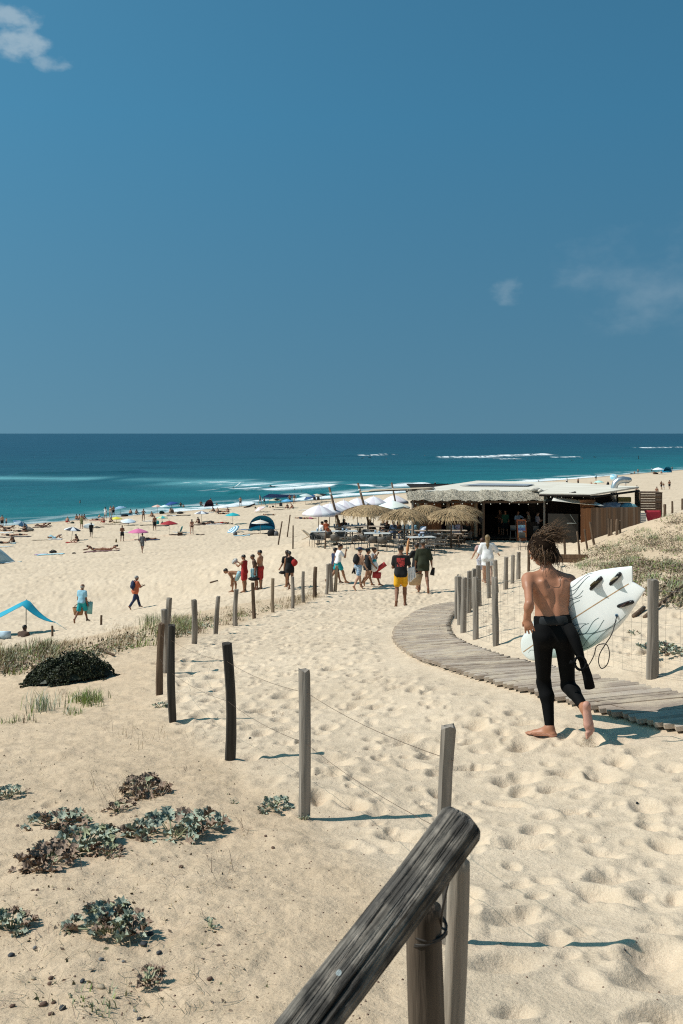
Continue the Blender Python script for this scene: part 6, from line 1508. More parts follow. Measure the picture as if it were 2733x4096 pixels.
def bar_table(w, dpt):
    t = empty('terrace_table'); MB().box((0, 0, .73), (w, dpt, .03)).build('table_top', TOPS, t, smooth=False)
    for x in ([0] if w < 1.1 else [-w * .3, w * .3]):
        q = MB(); q.tube([(x, 0, .02), (x, 0, .72)], .035, 8); q.box((x, 0, .012), (.42, .42, .02)); q.build('leg', W_BLK, t, smooth=False)
    for i in range(2):
        q = MB(); q.lathe([(.0, 0), (.05, 0), (.055, .16), (.04, .16), (.035, .02), (0, .02)], 8); o = q.build('tin_pot' if i == 0 else 'napkin_holder', M('tin_blue', (.30, .40, .50), .5), t); o.location = (-.1 + .22 * i, .05, .745); o.scale = (1, 1, 1 - .3 * i)
    return t
def picnic():
    t = empty('picnic_table')
    for i in range(5): MB().box((0, -.3 + i * .15, .74), (1.8, .135, .035)).build('top_plank', random.choice(W_PL), t, smooth=False)
    for sy in (-1, 1):
        MB().box((0, sy * .68, .45), (1.8, .26, .04)).build('bench', W_PL[1], t, smooth=False)
    for sx in (-1, 1):
        q = MB(); q.tube([(sx * .65, -.72, 0), (sx * .65, -.25, .72)], .04, 4); q.tube([(sx * .65, .72, 0), (sx * .65, .25, .72)], .04, 4); q.tube([(sx * .65, -.76, .42), (sx * .65, .76, .42)], .035, 4); q.build('leg_frame', W_BROWN, t, smooth=False)
    return t
def settle(o, u, v, rz, dmin=48, off=0.0):
    p = hit(u, v, dmin=dmin); o.location = (p.x, p.y, max(surf_z(p.x, p.y) - .02, gz(p.x, p.y)) + off); o.rotation_euler = (0, 0, R(rz)); return p
used = {}
def again(key, make):
    if key not in used: used[key] = make(); return used[key]
    return copy_tree(used[key])
Ze = lambda x, y: (1240 + x / 4.9, 2000 + y / 4.9)
Zf = lambda x, y: (1540 + x / 3.733, 1980 + y / 3.733)
# terrain under a table top: the pixel of the top centre -> foot pixel
def table_at(key, make, uv, rz, lab, gr):
    t = again(key, make); u, v = uv; d = 5.95 * FPX / (v - HV); x = (u - CU) / FPX * d; t.location = (x, d, gz(x, d)); t.rotation_euler = (0, 0, R(rz)); tag(t, lab, 'table', gr); return t
GT = 'tables on the sand terrace'
sq = lambda: bar_table(.95, .8); lg = lambda: bar_table(1.5, .85)
table_at('sq', sq, Ze(180, 668), 6, 'square pale table at the left front corner of the terrace', GT)
table_at('lg', lg, Ze(680, 700), 3, 'pale table with tin pots, second from the left in the front row', GT)
table_at('lg', lg, Ze(1320, 735), -2, 'pale table with blue tins, third from the left in the front row', GT)
table_at('lg', lg, Zf(545, 665), 14, 'pale table nearest the camera with metal slat chairs all round', GT)
table_at('lg', lg, Zf(650, 590), 4, 'pale table just behind the nearest slat-chair table', GT)
table_at('sq', sq, Ze(510, 548), -4, 'small pale table behind the left front pair of chairs', GT)
table_at('sq', sq, Ze(790, 492), 0, 'small pale table in front of the leaning pole', GT)
table_at('sq', sq, Ze(980, 432), 0, 'small pale table farthest back beside the leaning pole', GT)
for uv, rz, lab in [(Ze(1180, 520), 2, 'grey plank picnic table under the left thatched parasol'), (Ze(760, 612), 1, 'grey plank picnic table left of the others in the second row'), (Zf(180, 530), 0, 'brown plank picnic table in the middle of the terrace'), (Zf(660, 497), 2, 'plank picnic table under the central thatched parasols'), (Zf(930, 548), -1, 'brown plank picnic table at the right end of the terrace'), (Zf(1010, 478), 0, 'plank picnic table under the right-hand thatched parasol')]:
    table_at('picnic', picnic, uv, rz, lab, 'picnic tables on the terrace')
wk = lambda: bar_chair('wicker'); sk = lambda: bar_chair('slat')
CH = [('w', Ze(95, 915), -160, 'dark wicker chair at the left front table, outer one'), ('w', Ze(205, 925), 150, 'dark wicker chair at the left front table, beside the upright pole'), ('w', Ze(345, 880), 30, 'wicker chair behind the left front table'), ('w', Ze(495, 945), -12, 'pale wicker chair turned to the second front table'), ('w', Ze(840, 955), 62, 'wicker chair right of the second front table, turned left'), ('w', Ze(615, 880), 170, 'wicker chair on the far side of the second front table'),
      ('w', Ze(1065, 945), -75, 'wicker chair left of the table with blue tins, turned right'), ('w', Ze(1235, 985), 8, 'pale wicker chair with its back to the camera at the tin table'), ('w', Ze(1420, 1000), -8, 'dark wicker chair with its back to the camera at the tin table'), ('w', Ze(1120, 850), 200, 'wicker chair on the far side of the tin table'), ('w', Ze(1520, 930), 60, 'dark wicker chair right of the tin table'),
      ('s', Zf(235, 880), -60, 'metal slat chair at the left end of the nearest table'), ('s', Zf(490, 885), 10, 'metal slat chair with its back to the camera at the nearest table'), ('s', Zf(650, 880), 22, 'second metal slat chair before the nearest table'), ('s', Zf(745, 850), 40, 'metal slat chair at the right front of the nearest table'), ('s', Zf(845, 845), 70, 'metal slat chair at the right end of the nearest table'), ('s', Zf(930, 790), 60, 'metal slat chair standing apart towards the picnic table'), ('s', Zf(300, 800), 190, 'metal slat chair on the far side of the nearest table'), ('s', Zf(790, 770), 100, 'metal slat chair at the right end of the second table'), ('s', Zf(700, 790), 160, 'metal slat chair between the two slat-chair tables'),
      ('w', Zf(1240, 735), 70, 'dark wicker chair at the right end of the terrace'), ('w', Ze(600, 700), 60, 'pale wicker chair at the small table behind the front row'), ('w', Ze(1040, 600), 80, 'pale wicker chair beside the farthest small table')]
for k, uv, rz, lab in CH:
    c = again(k, wk if k == 'w' else sk); p = settle(c, uv[0], uv[1], rz); tag(c, lab, 'chair', 'chairs on the terrace')
# bar stools before the bar
def stool():
    t = empty('bar_stool'); MB().box((0, 0, .74), (.38, .36, .04)).build('seat', W_BLK, t, smooth=False); MB().box((0, .17, .90), (.36, .03, .28)).build('backrest', METAL, t, smooth=False)
    for sx in (-1, 1):
        for sy in (-1, 1): MB().tube([(sx * .21, sy * .2, 0), (sx * .15, sy * .14, .73)], .014, 5).build('leg', METAL, t)
    MB().tube([(-.19, -.18, .24), (.19, -.18, .24), (.19, .18, .24), (-.19, .18, .24), (-.19, -.18, .24)], .012, 4).build('foot_ring', METAL, t); return t
for uv, rz, lab in [((2092, 2203), 5, 'dark bar stool standing nearest the camera before the menu board'), ((2053, 2168), -12, 'dark bar stool left of the menu board'), ((2150, 2170), 20, 'dark bar stool beside the serving desk')]:
    c = again('stool', stool); settle(c, uv[0], uv[1], rz); tag(c, lab, 'bar stool', 'stools before the bar')
# deck chairs at the left end of the terrace
def deck_chair():
    t = empty('deck_chair'); wdm = wood('deck_wood', (.36, .25, .15), (.48, .36, .23))
    for sx in (-.28, .28):
        MB().tube([(sx, -.55, .02), (sx, .55, .95)], .02, 4).build('frame_rail', wdm, t); MB().tube([(sx, .5, .02), (sx, -.35, .45)], .02, 4).build('leg', wdm, t)
    o = cloth_sheet('sling', [(-.27, -.33, .40), (.27, -.33, .40), (.27, .53, .93), (-.27, .53, .93)], .16, M('sling_canvas', (.50, .40, .28), .9), t); return t
for uv, rz, lab in [((1232, 2160), 75, 'wooden deck chair with tan canvas at the left end of the terrace'), ((1360, 2118), 60, 'wooden deck chair with tan canvas behind the left tables')]:
    c = again('deck', deck_chair); settle(c, uv[0], uv[1], rz); tag(c, lab, 'deck chair', 'deck chairs by the terrace')
o, _, _ = post(None, hit(1300, 2196, dmin=45), 1.15, .045, W_BROWN, (.06, 0), n=7, name='wooden_stake'); tag(o, 'upright dark stake at the left front corner of the terrace', 'stake')
# leaning poles
for (ub, vb, ut, vt, d, r, lab) in [(1362, 2118, 1317, 1949, 61.5, .085, 'thick leaning pole at the left of the terrace'), (1478, 2100, 1432, 1932, 64.5, .085, 'leaning pole holding the tan sails, middle one of three'), (1598, 2090, 1567, 1930, 67, .07, 'leaning pole by the bar, right one of three')]:
    a, b = wp(ub, vb, d), wp(ut, vt, d); g0 = gz(a.x, a.y); t = (a.z - g0) / (b.z - a.z + 1e-6); a = a - (b - a) * t
    q = MB(); q.tube([a - (b - a) * .04, a.lerp(b, .4), b], [r, r * .95, r * .8], 10); o = q.build('leaning_pole', W_BROWN); tag(o, lab, 'pole')
    q = MB(); c = a.lerp(b, .86); q.tube([c, c + (b - a).normalized() * .12], r * .95, 10); q.build('white_band', M('band_white', (.7, .7, .68), .7), o)
# ---------------------------------------------------------------- parasols
def striped(name, c1, c2, n):
    """two-colour canopy: the gores alternate"""
    return M(name + '_1', c1, .8, .04, 5), M(name + '_2', c2, .8, .04, 5)
def parasol(name, r, rise, pole_h, mats, n=8, scallop=.0, pole_mat=None, tilt=None, rings=5, per=2, ringband=False, drop=0.0):
    t = empty(name); q = MB(); N_ = n * per; vs2, fs2, mi = [], [], []
    for k in range(rings + 1):
        w = k / rings
        for j in range(N_):
            a = 2 * math.pi * j / N_; sc = 1 - .05 * w * abs(math.sin(n / 2 * a)) ; z = rise * (1 - w ** 1.45) - .02 * w * (1 - abs(math.cos(n / 2 * a)))
            vs2.append((r * w * sc * math.cos(a), r * w * sc * math.sin(a), z))
    for k in range(rings):
        for j in range(N_):
            fs2.append((k * N_ + j, k * N_ + (j + 1) % N_, (k + 1) * N_ + (j + 1) % N_, (k + 1) * N_ + j)); mi.append((k % 2) if ringband else ((j // per) % 2))
    if drop:
        o0 = len(vs2)
        for j in range(N_):
            a = 2 * math.pi * j / N_; vs2.append((r * 1.0 * math.cos(a), r * math.sin(a), -drop * (1 + .5 * abs(math.sin(N_ * a / 2 / per)))))
        for j in range(N_): fs2.append((rings * N_ + j, rings * N_ + (j + 1) % N_, o0 + (j + 1) % N_, o0 + j)); mi.append((j // per) % 2)
    q.v = vs2; q.f = fs2; q.m = mi
    can = q.build('canopy', list(mats), t); can.modifiers.new('t', 'SOLIDIFY').thickness = .006
    MB().lathe([(0, rise + .10), (.02, rise + .08), (.03, rise + .0)], 6).build('finial', mats[0], can)
    for j in range(n):
        a = 2 * math.pi * j / n; MB().tube([(0, 0, rise - .02), (r * .5 * math.cos(a), r * .5 * math.sin(a), rise * .62), (r * .97 * math.cos(a), r * .97 * math.sin(a), 0)], .008, 3).build('rib', pole_mat or WIRE_G, can)
    p = MB(); p.tube([(0, 0, -pole_h - .25), (0, 0, rise)], .024 if r < 1.3 else .035, 6); p.build('pole', pole_mat or WIRE_G, t)
    return t
WU = striped('white_parasol', (.78, .76, .77), (.66, .60, .635), 12)
for i, (u, v, lab) in enumerate([(1276, 2031, 'leftmost white striped parasol with scalloped edge at the terrace corner'), (1320, 2021, 'second white striped parasol from the left on the terrace'), (1341, 2012, 'third white striped parasol from the left, behind the leaning pole'), (1376, 2002, 'fourth white striped parasol from the left on the terrace'), (1430, 1993, 'fifth white striped parasol from the left, behind the middle leaning pole'), (1495, 1986, 'sixth white striped parasol from the left'), (1579, 1981, 'white striped parasol farthest right, beside the bar roof')]):
    t = again('wparasol', lambda: parasol('white_parasol', 1.02, .50, 1.75, WU, 12, pole_mat=W_TAN, per=1, drop=.13, rings=6))
    p = bp(u, v, FLOOR + 2.25); g0 = gz(p.x, p.y); t.location = (p.x, p.y, max(p.z - .5, g0 + 1.72)); t.rotation_euler = (R(random.uniform(-3, 3)), R(random.uniform(-3, 3)), random.uniform(0, 6)); tag(t, lab, 'parasol', 'white striped parasols on the terrace')
t = parasol('plain_parasol', 1.15, .42, 1.8, striped('mint_parasol', (.66, .74, .71), (.70, .77, .75), 8), 8, pole_mat=W_GREY, drop=.04); p = bp(1572, 2004, FLOOR + 2.25); t.location = (p.x, p.y, p.z - .42); tag(t, 'plain mint-white parasol behind the thatched ones by the bar', 'parasol')
def thatch_parasol(r, seed):
    t = empty('thatched_parasol'); rs = random.Random(seed); q = MB(); NA = 40
    prof = [(0, .52), (.2, .49), (.45, .40), (.7, .26), (.90, .08), (1.0, -.06)]
    vs2, fs2 = [], []
    for w, z in prof:
        for j in range(NA):
            a = 2 * math.pi * j / NA; k = 1 + .08 * math.sin(3 * a + seed) + .05 * math.sin(7 * a); vs2.append((r * w * k * math.cos(a), r * w * k * math.sin(a), z + rs.uniform(-.02, .02)))
    for k in range(len(prof) - 1):
        for j in range(NA): fs2.append((k * NA + j, k * NA + (j + 1) % NA, (k + 1) * NA + (j + 1) % NA, (k + 1) * NA + j))
    q.add(vs2, fs2)
    for i in range(1500):
        a = rs.uniform(0, 6.283); w = rs.uniform(.08, 1.0) ** .7; z = float(np.interp(w, [p_[0] for p_ in prof], [p_[1] for p_ in prof])); k = 1 + .08 * math.sin(3 * a + seed) + .05 * math.sin(7 * a)
        p = Vector((r * w * k * math.cos(a), r * w * k * math.sin(a), z + .015)); out = Vector((math.cos(a + rs.uniform(-.5, .5)), math.sin(a + rs.uniform(-.5, .5)), 0)); l = rs.uniform(.18, .42)
        sl = -.55 if w < .85 else -1.3
        e = p + (out + Vector((0, 0, sl + rs.uniform(-.1, .35)))).normalized() * l; sd = out.cross(Vector((0, 0, 1))) * rs.uniform(.010, .028)
        q.add([p - sd, p + sd, e + sd * .4, e - sd * .4], [(0, 1, 2, 3)])
    q.build('thatch', THATCH, t, smooth=False); p = MB(); p.tube([(0, 0, -1.9), (0, 0, .6)], .05, 7); p.build('pole', W_BROWN, t); return t
for i, (u, v, r, lab) in enumerate([(1472, 2018, 1.72, 'large shaggy straw parasol at the left of the terrace'), (1618, 2033, 1.38, 'straw parasol in the front row, left of the narrow gap'), (1708, 2018, 1.20, 'straw parasol behind, between the two front ones'), (1805, 2033, 1.50, 'straw parasol in the front row, rightmost'), (1845, 2018, 1.25, 'reddish straw parasol behind the rightmost one')]):
    t = thatch_parasol(r, i * 3 + 1); p = bp(u, v, FLOOR + 2.38); t.location = (p.x, p.y, p.z - .54); tag(t, lab, 'parasol', 'straw parasols on the terrace')
# raised planter frame by the stakes
pf = empty('planter_frame', hit(2290, 2260, dmin=35), R(-6), 'low wooden frame of rough planks beside the leaning stakes', 'planter')
for (x, y, z, w) in [(0, 0, .10, 1.1), (0, .5, .12, 1.1), (0, 0, .26, 1.05)]: MB().box((x, y, z), (w, .05, .13)).build('plank', W_BOARD[0], pf, smooth=False)
for sx in (-.53, .53): MB().box((sx, .25, .16), (.05, .5, .2)).build('end_plank', W_BOARD[1], pf, smooth=False)
# ================================================================ people on the path and by the fence
BLK = cloth('black', (.010, .010, .011)); WHT = cloth('white', (.76, .75, .74)); NAVY = cloth('navy', (.016, .028, .07)); REDC = cloth('red', (.36, .022, .02)); OLIVE = cloth('olive', (.026, .031, .015)); YEL = cloth('yellow', (.72, .36, .012)); TEALC = cloth('teal', (.012, .30, .33)); LBLUE = cloth('light_blue', (.27, .50, .62)); ORNG = cloth('orange', (.46, .115, .05)); GREYC = cloth('grey', (.11, .11, .115)); PINKC = cloth('pink', (.55, .12, .26)); DENIM = cloth('denim', (.06, .09, .15)); GREENC = cloth('green', (.012, .075, .04)); PURP = cloth('purple', (.09, .03, .06)); BEIGE = cloth('beige', (.48, .38, .27)); BROWNC = cloth('brown', (.08, .045, .03))
def pattern(name, c1, c2, sc):
    m = M('cloth_' + name, c1, .85, .1, sc, col2=c2, detail=2); return m
BLUEPAT = pattern('blue_print', (.05, .16, .30), (.50, .55, .58), 22); AQUA = pattern('aqua_print', (.16, .48, .62), (.50, .62, .62), 14); PATT = pattern('dark_print', (.02, .02, .025), (.30, .28, .24), 18); OLPAT = pattern('olive_print', (.06, .07, .025), (.22, .22, .09), 12)
def tee_print():
    """black tee with a big red print on the back"""
    m = M('cloth_tee_print', (.010, .010, .011), .85, .1, 14); nt, N, L = mix_nodes(m); b = nt.nodes['Principled BSDF']
    tc = N('ShaderNodeTexCoord'); sp = N('ShaderNodeSeparateXYZ'); L(tc.outputs['Object'], sp.inputs[0])
    def mth(op, a, c):
        n = N('ShaderNodeMath', operation=op)
        for i, q in enumerate((a, c)):
            if isinstance(q, (int, float)): n.inputs[i].default_value = q
            else: L(q, n.inputs[i])
        return n.outputs[0]
    x2 = mth('POWER', mth('DIVIDE', sp.outputs[0], .125), 2); z2 = mth('POWER', mth('DIVIDE', mth('SUBTRACT', sp.outputs[2], .33), .135), 2)
    no = N('ShaderNodeTexNoise'); no.inputs['Scale'].default_value = 16; no.inputs['Detail'].default_value = 4; L(tc.outputs['Object'], no.inputs[0])
    inside = mth('LESS_THAN', mth('ADD', mth('MAXIMUM', x2, z2), mth('MULTIPLY', no.outputs['Fac'], .9)), 1.25)
    holes = mth('GREATER_THAN', no.outputs['Fac'], .44); back = mth('LESS_THAN', sp.outputs[1], -.03)
    f = mth('MULTIPLY', mth('MULTIPLY', inside, holes), back)
    mx = N('ShaderNodeMix', data_type='RGBA'); L(f, mx.inputs[0]); old = b.inputs['Base Color'].links[0].from_socket; L(old, mx.inputs[6]); mx.inputs[7].default_value = (.42, .045, .04, 1); L(mx.outputs[2], b.inputs['Base Color']); return m
TEE = tee_print()
def stand_at(u, v, dmin=20):
    p = hitd(u, v, dmin=dmin); p.z = surf_z(p.x, p.y) + .0; return p
WV = .0145
def walker(lab, u, v, rz, pose, sk, wear, hair, h=1.76, build='m', fat=0.0, dmin=24, key=None, **k):
    p = stand_at(u, v, dmin); return person(lab, p, R(rz), key or lab, pose, sk, wear, hair, h, build, fat, k.pop('group', None), WV, True, .45, sink=.015, **k)
def blob_bag(name, at, r, mat, lab, cat, rz=0, handles=None, seed=1, flat=1.0):
    random.seed(seed); q = MB(); q.blob((0, 0, 0), r, 3, .10); o = q.build(name, mat, loc=at, rz=rz); tag(o, lab, cat)
    if handles: MB().tube(handles, .008, 5).build('strap', mat, o)
    return o
def towel_mesh(pts_top, drop, w, mat, name, lab, folds=3):
    """cloth hanging from a short line of points"""
    a, b = [Vector(p) for p in pts_top]; vs2, fs2 = [], []; n, m = 14, 10
    dirv = (b - a); side = dirv.normalized().cross(Vector((0, 0, 1)))
    for i in range(n + 1):
        for j in range(m + 1):
            t = i / n; f = j / m; p = a + dirv * t * (1 + .15 * f) + side * (.025 * math.sin(t * folds * 6.28 + f * 2)) * (.4 + f) + Vector((0, 0, -drop * f * (1 + .12 * math.sin(t * 5))))
            vs2.append(p)
    for i in range(n):
        for j in range(m): fs2.append((i * (m + 1) + j, (i + 1) * (m + 1) + j, (i + 1) * (m + 1) + j + 1, i * (m + 1) + j + 1))
    q = MB(); q.add(vs2, fs2); o = q.build(name, mat); o.modifiers.new('t', 'SOLIDIFY').thickness = .02; tag(o, lab, 'towel'); return o
def shoes(at, rz, mat, lab):
    t = empty('flip_flops', at, rz, lab, 'shoes')
    for k in (-1, 1): 
        q = MB(); q.box((0, k * .03, -.02), (.10, .02, .26), (.3 * k, .2, 0)); q.build('sole', mat, t)
    return t
def basket(at, w, h, lab, col=(.45, .32, .19), rz=0):
    t = empty('basket', at, rz, lab, 'basket'); n = 18; q = MB()
    q.lathe([(0, 0), (w * .36, 0), (w * .44, h * .5), (w * .52, h), (w * .50, h), (w * .42, h * .5), (w * .34, .02), (0, .02)], n); o = q.build('body', M('wicker_' + str(int(col[0] * 100)), col, .8, .2, 40, .4, 60), t); o.scale = (1, .62, 1)
    for sy in (-1, 1):
        a = np.linspace(0, math.pi, 9); MB().tube([(w * .30 * math.cos(k), sy * w * .26, h + h * .45 * math.sin(k)) for k in a], .011, 5).build('handle', W_BROWN, t)
    return t
def backpack(root, J, mat, lab, s=1.0):
    m = root.rotation_euler.to_matrix(); c = Vector(root.location) + m @ (Vector(J['chest']) + Vector(J['Tc'] @ V3(0, -.17, -.08) * s))
    q = MB(); q.blob((0, 0, 0), (.16, .10, .23), 3, .06); o = q.build('backpack', mat, loc=c); o.rotation_euler = root.rotation_euler; tag(o, lab, 'backpack')
    for sg in (-1, 1): MB().tube([(sg * .10, .05, .18), (sg * .11, .16, .21), (sg * .115, .26, .12), (sg * .12, .22, -.08), (sg * .12, .07, -.16)], .016, 5).build('strap', mat, o)
    q = MB(); q.blob((0, -.08, -.06), (.11, .05, .11), 2, .05); q.build('pocket', mat, o); return o
# yellow-shorts man
W1 = dict(legR=(12, 3, 4), legL=(-6, 3, 42), toeL=62, armL=(8, 10, 92), armR=(14, 16, 60), innL=35, innR=10, lean=3, hp=12)
r1, J1, _ = walker('man in black tee with red back print and yellow shorts walking away', 920, 1391, -4, W1, 'brown', [('shorts:ln=.62', YEL), ('shirt:hem=-.10', TEE)], ('short', 'black'), 1.78)
e = jw(r1, J1, 'elR'); towel_mesh([e + Vector((-.06, -.03, -.02)), e + Vector((.14, -.02, .02))], .36, .2, WHT, 'white_towel', 'white towel hanging under the arm of the man in yellow shorts')
# green long shirt with basket
W2 = dict(legL=(18, 2, 8), legR=(-10, 2, 26), toeR=72, armL=(6, 12, 8), armR=(-4, 16, 14), lean=5)
r2, J2, _ = walker('person in loose dark green long shirt and mottled cap walking away', 972, 1361, 4, W2, 'brown', [('dress:ln=.52:flare=.19:sleeve=1.0', OLIVE), ('cap:brim=0', PATT)], ('short', 'brown'), 1.72, 'm', .01)
hL = jw(r2, J2, 'wrL'); basket(hL + Vector((-.02, 0, -.62)), .52, .36, 'straw basket hanging from the hand of the green-shirted person')
shoes(jw(r2, J2, 'wrR') + Vector((.03, 0, -.16)), .3, BLK, 'black sandals dangling from the green-shirted person\'s hand')
r3, J3, _ = walker('person in black dress half hidden left of the green-shirted person', 958, 1357, 20, dict(POSES['walk2'], armL=(35, 12, 105)), 'tan', [('dress:ln=.55', BLK)], ('short', 'brown'), 1.66, 'f')
hw_ = jw(r3, J3, 'wrL'); q = MB(); q.tube([(0, 0, -.12), (.02, 0, .05), (.05, 0, .32), (.07, 0, .44)], [.02, .05, .045, .012], 8); o = q.build('folded_umbrella', pattern('orange_stripe', (.55, .13, .06), (.60, .38, .16), 9), loc=hw_ + Vector((.0, -.05, .06))); tag(o, 'rolled orange striped umbrella carried upright by the woman in black dress', 'umbrella'); MB().tube([(.07, 0, .44), (.075, 0, .5)], .008, 5).build('tip', BLK, o)
# white tee man and boy
W3 = dict(legL=(-18, 2, 14), legR=(26, 2, 8), toeL=70, armL=(-16, 8, 14), armR=(48, 14, 128), lean=8, innR=12, hp=6)
r4, _, _ = walker('man in white tee and turquoise shorts striding right, hand raised to his neck', 776, 1343, -74, W3, 'tan', [('shorts:ln=.60', TEALC), ('shirt:hem=-.06', WHT)], ('short', 'brown'), 1.80)
walker('boy in navy tee walking behind the man in white tee', 768, 1341, -55, POSES['walk2'], 'brown', [('shorts:ln=.62', GREYC), ('shirt', NAVY)], ('short', 'black'), 1.62)
# capped man, woman in black, woman with tote
r5, J5, _ = walker('bare-chested man in navy cap and blue print shorts with a backpack', 823, 1354, -48, dict(legL=(22, 2, 10), legR=(-16, 2, 18), toeR=75, armL=(-6, 12, 18), armR=(12, 10, 26), lean=6, hp=10), 'fair', [('shorts:ln=.66', BLUEPAT), ('cap', NAVY)], ('short', 'brown'), 1.76, 'm', .018)
backpack(r5, J5, BLK, 'black backpack on the bare-chested man in the cap'); shoes(jw(r5, J5, 'wrL') + Vector((-.02, -.02, -.10)), .9, BLK, 'dark shoes carried low by the bare-chested man')
r6, J6, _ = walker('woman in short black dress walking beside the capped man', 843, 1350, -62, POSES['walk'], 'tan', [('dress:ln=.38:sleeve=0', BLK)], ('bun', 'black'), 1.66, 'f')
r7, J7, _ = walker('woman with tied hair carrying a white tote bag', 857, 1347, -70, dict(POSES['walk2'], armL=(40, 8, 120)), 'tan', [('dress:ln=.34:sleeve=0', GREYC)], ('bun', 'brown'), 1.68, 'f')
t7 = jw(r7, J7, 'pelvis'); q = MB(); q.blob((0, 0, 0), (.19, .09, .22), 3, .10); o = q.build('tote_bag', WHT, loc=t7 + Vector((.02, -.24, -.02))); tag(o, 'white cotton tote bag hanging from the woman\'s shoulder', 'bag'); MB().tube([(-.10, 0, .17), (-.09, .08, .45), (-.05, .18, .58), (.02, .08, .48), (.10, 0, .17)], .012, 5).build('strap', WHT, o); q = MB(); q.blob((.03, 0, .24), (.08, .05, .07), 2, .2); q.build('blue_cloth', TEALC, o)
q = MB(); c = t7 + Vector((.26, -.12, -.10)); q.box((0, 0, 0), (.62, .03, .20), (0, -.62, .0)); q.box((-.12, 0, -.30), (.36, .05, .26), (0, .1, 0)); o = q.build('beach_windbreak', pattern('red_white', (.42, .03, .03), (.50, .06, .06), 5), loc=c); tag(o, 'folded red beach windbreak carried beside the tote bag', 'windbreak')
# woman in black with red bag and companion
r8, J8, _ = walker('woman in sleeveless black dress with a red shoulder bag', 665, 1352, 14, dict(POSES['walk'], armL=(8, 10, 10)), 'tan', [('dress:ln=.42:sleeve=0', BLK)], ('tail', 'black'), 1.70, 'f', dmin=36)
blob_bag('shoulder_bag', jw(r8, J8, 'chest') + Vector((.22, -.05, -.10)), (.13, .10, .17), REDC, 'red shoulder bag on the woman in sleeveless black dress', 'bag', handles=[(-.05, 0, .14), (-.10, .02, .24), (-.12, .04, .16)])
q = MB(); q.blob((0, 0, 0), (.17, .10, .07), 2, .2); o = q.build('carried_shoes', BLK, loc=jw(r8, J8, 'wrL') + Vector((-.08, -.02, -.10))); tag(o, 'black shoes carried low by the woman with the red bag', 'shoes')
walker('person in black tee just behind the woman with the red bag', 660, 1350, 30, POSES['walk2'], 'brown', [('shorts:ln=.7', BLK), ('shirt', BLK)], ('long', 'brown'), 1.74, dmin=36)
# ball players
r9, J9, _ = walker('young man in red sleeveless top holding a rugby ball', 561, 1358, 62, dict(POSES['stand'], armL=(48, 6, 78), armR=(50, 6, 72), innL=14, innR=14, hp=14), 'tan', [('shorts:ln=.7', REDC), ('shirt:sleeve=0:hem=-.16', REDC)], ('short', 'black'), 1.78, dmin=36)
q = MB(); q.blob((0, 0, 0), (.17, .115, .115), 3, 0); o = q.build('rugby_ball', pattern('ball', (.62, .60, .55), (.10, .09, .08), 6), loc=(jw(r9, J9, 'wrL') + jw(r9, J9, 'wrR')) / 2 + Vector((-.10, -.02, .07)), rz=.6); o.rotation_euler[1] = -.7; tag(o, 'pale rugby ball held by the young man in red', 'ball'); MB().tube([(-.05, 0, .118), (.05, 0, .118)], .006, 4).build('lacing', BLK, o)
walker('bare-backed man bending forward in light blue print shorts', 549, 1360, 84, dict(legL=(42, 6, 42), legR=(30, 6, 34), lean=76, hunch=14, armL=(62, 8, 30), armR=(72, 8, 24), hcomp=.55, hp=0), 'tan', [('shorts:ln=.66', AQUA)], ('short', 'black'), 1.78, dmin=36)
r10, J10, _ = walker('tall bare-chested young man in dark red shorts beside the ball players', 598, 1352, 70, dict(POSES['stand'], armL=(16, 8, 26), armR=(10, 8, 18), hp=8), 'tan', [('shorts:ln=.95', REDC)], ('short', 'black'), 1.86, dmin=36)
h10 = jw(r10, J10, 'wrL'); towel_mesh([h10 + Vector((-.12, -.10, .02)), h10 + Vector((.14, -.08, .04))], .40, .3, AQUA, 'blue_towel', 'light blue towel hanging beside the young man in dark red shorts')
blob_bag('sports_bag', h10 + Vector((.05, -.05, -.46)), (.26, .14, .10), BLK, 'black sports bag at the legs of the young man in dark red shorts', 'bag')
walker('person in brown shirt behind the tall bare-chested young man', 588, 1354, 95, dict(POSES['stand'], lean=14, hp=10), 'brown', [('shorts:ln=.7', BROWNC), ('shirt', BROWNC)], ('short', 'brown'), 1.70, dmin=36)
# two beach walkers below the dune
r11, J11, _ = walker('older man in light blue tee carrying a wicker bag along the beach', 188, 1427, -20, dict(POSES['walk2'], armL=(4, 8, 8), armR=(4, 8, 12), hp=4), 'brown', [('shorts:ln=.78', TEALC), ('shirt:hem=-.06', LBLUE)], ('bald', 'grey'), 1.74, dmin=34)
basket(jw(r11, J11, 'wrL') + Vector((.02, -.05, -.52)), .52, .34, 'brown wicker bag carried by the man in light blue tee', (.30, .15, .07))
q = MB(); q.box((0, 0, 0), (.30, .03, .55), (0, .06, 0)); o = q.build('folded_mat', cloth('mint', (.22, .46, .44)), loc=jw(r11, J11, 'wrR') + Vector((.06, .1, -.20))); tag(o, 'folded mint green mat held by the man in light blue tee', 'mat'); MB().tube([(-.08, 0, .27), (0, 0, .36), (.08, 0, .27)], .01, 4).build('handle', BLK, o)
r12, J12, _ = walker('grey-haired walker in orange top with a navy backpack and long navy skirt', 311, 1399, -52, dict(POSES['walk'], armL=(30, 8, 80), armR=(30, 8, 85), innL=20, innR=20, lean=6), 'brown', [('trousers', NAVY), ('shirt:hem=-.16:loose=.04', ORNG)], ('short', 'grey'), 1.68, 'f', .02, dmin=34)
backpack(r12, J12, NAVY, 'navy backpack on the grey-haired walker in orange')
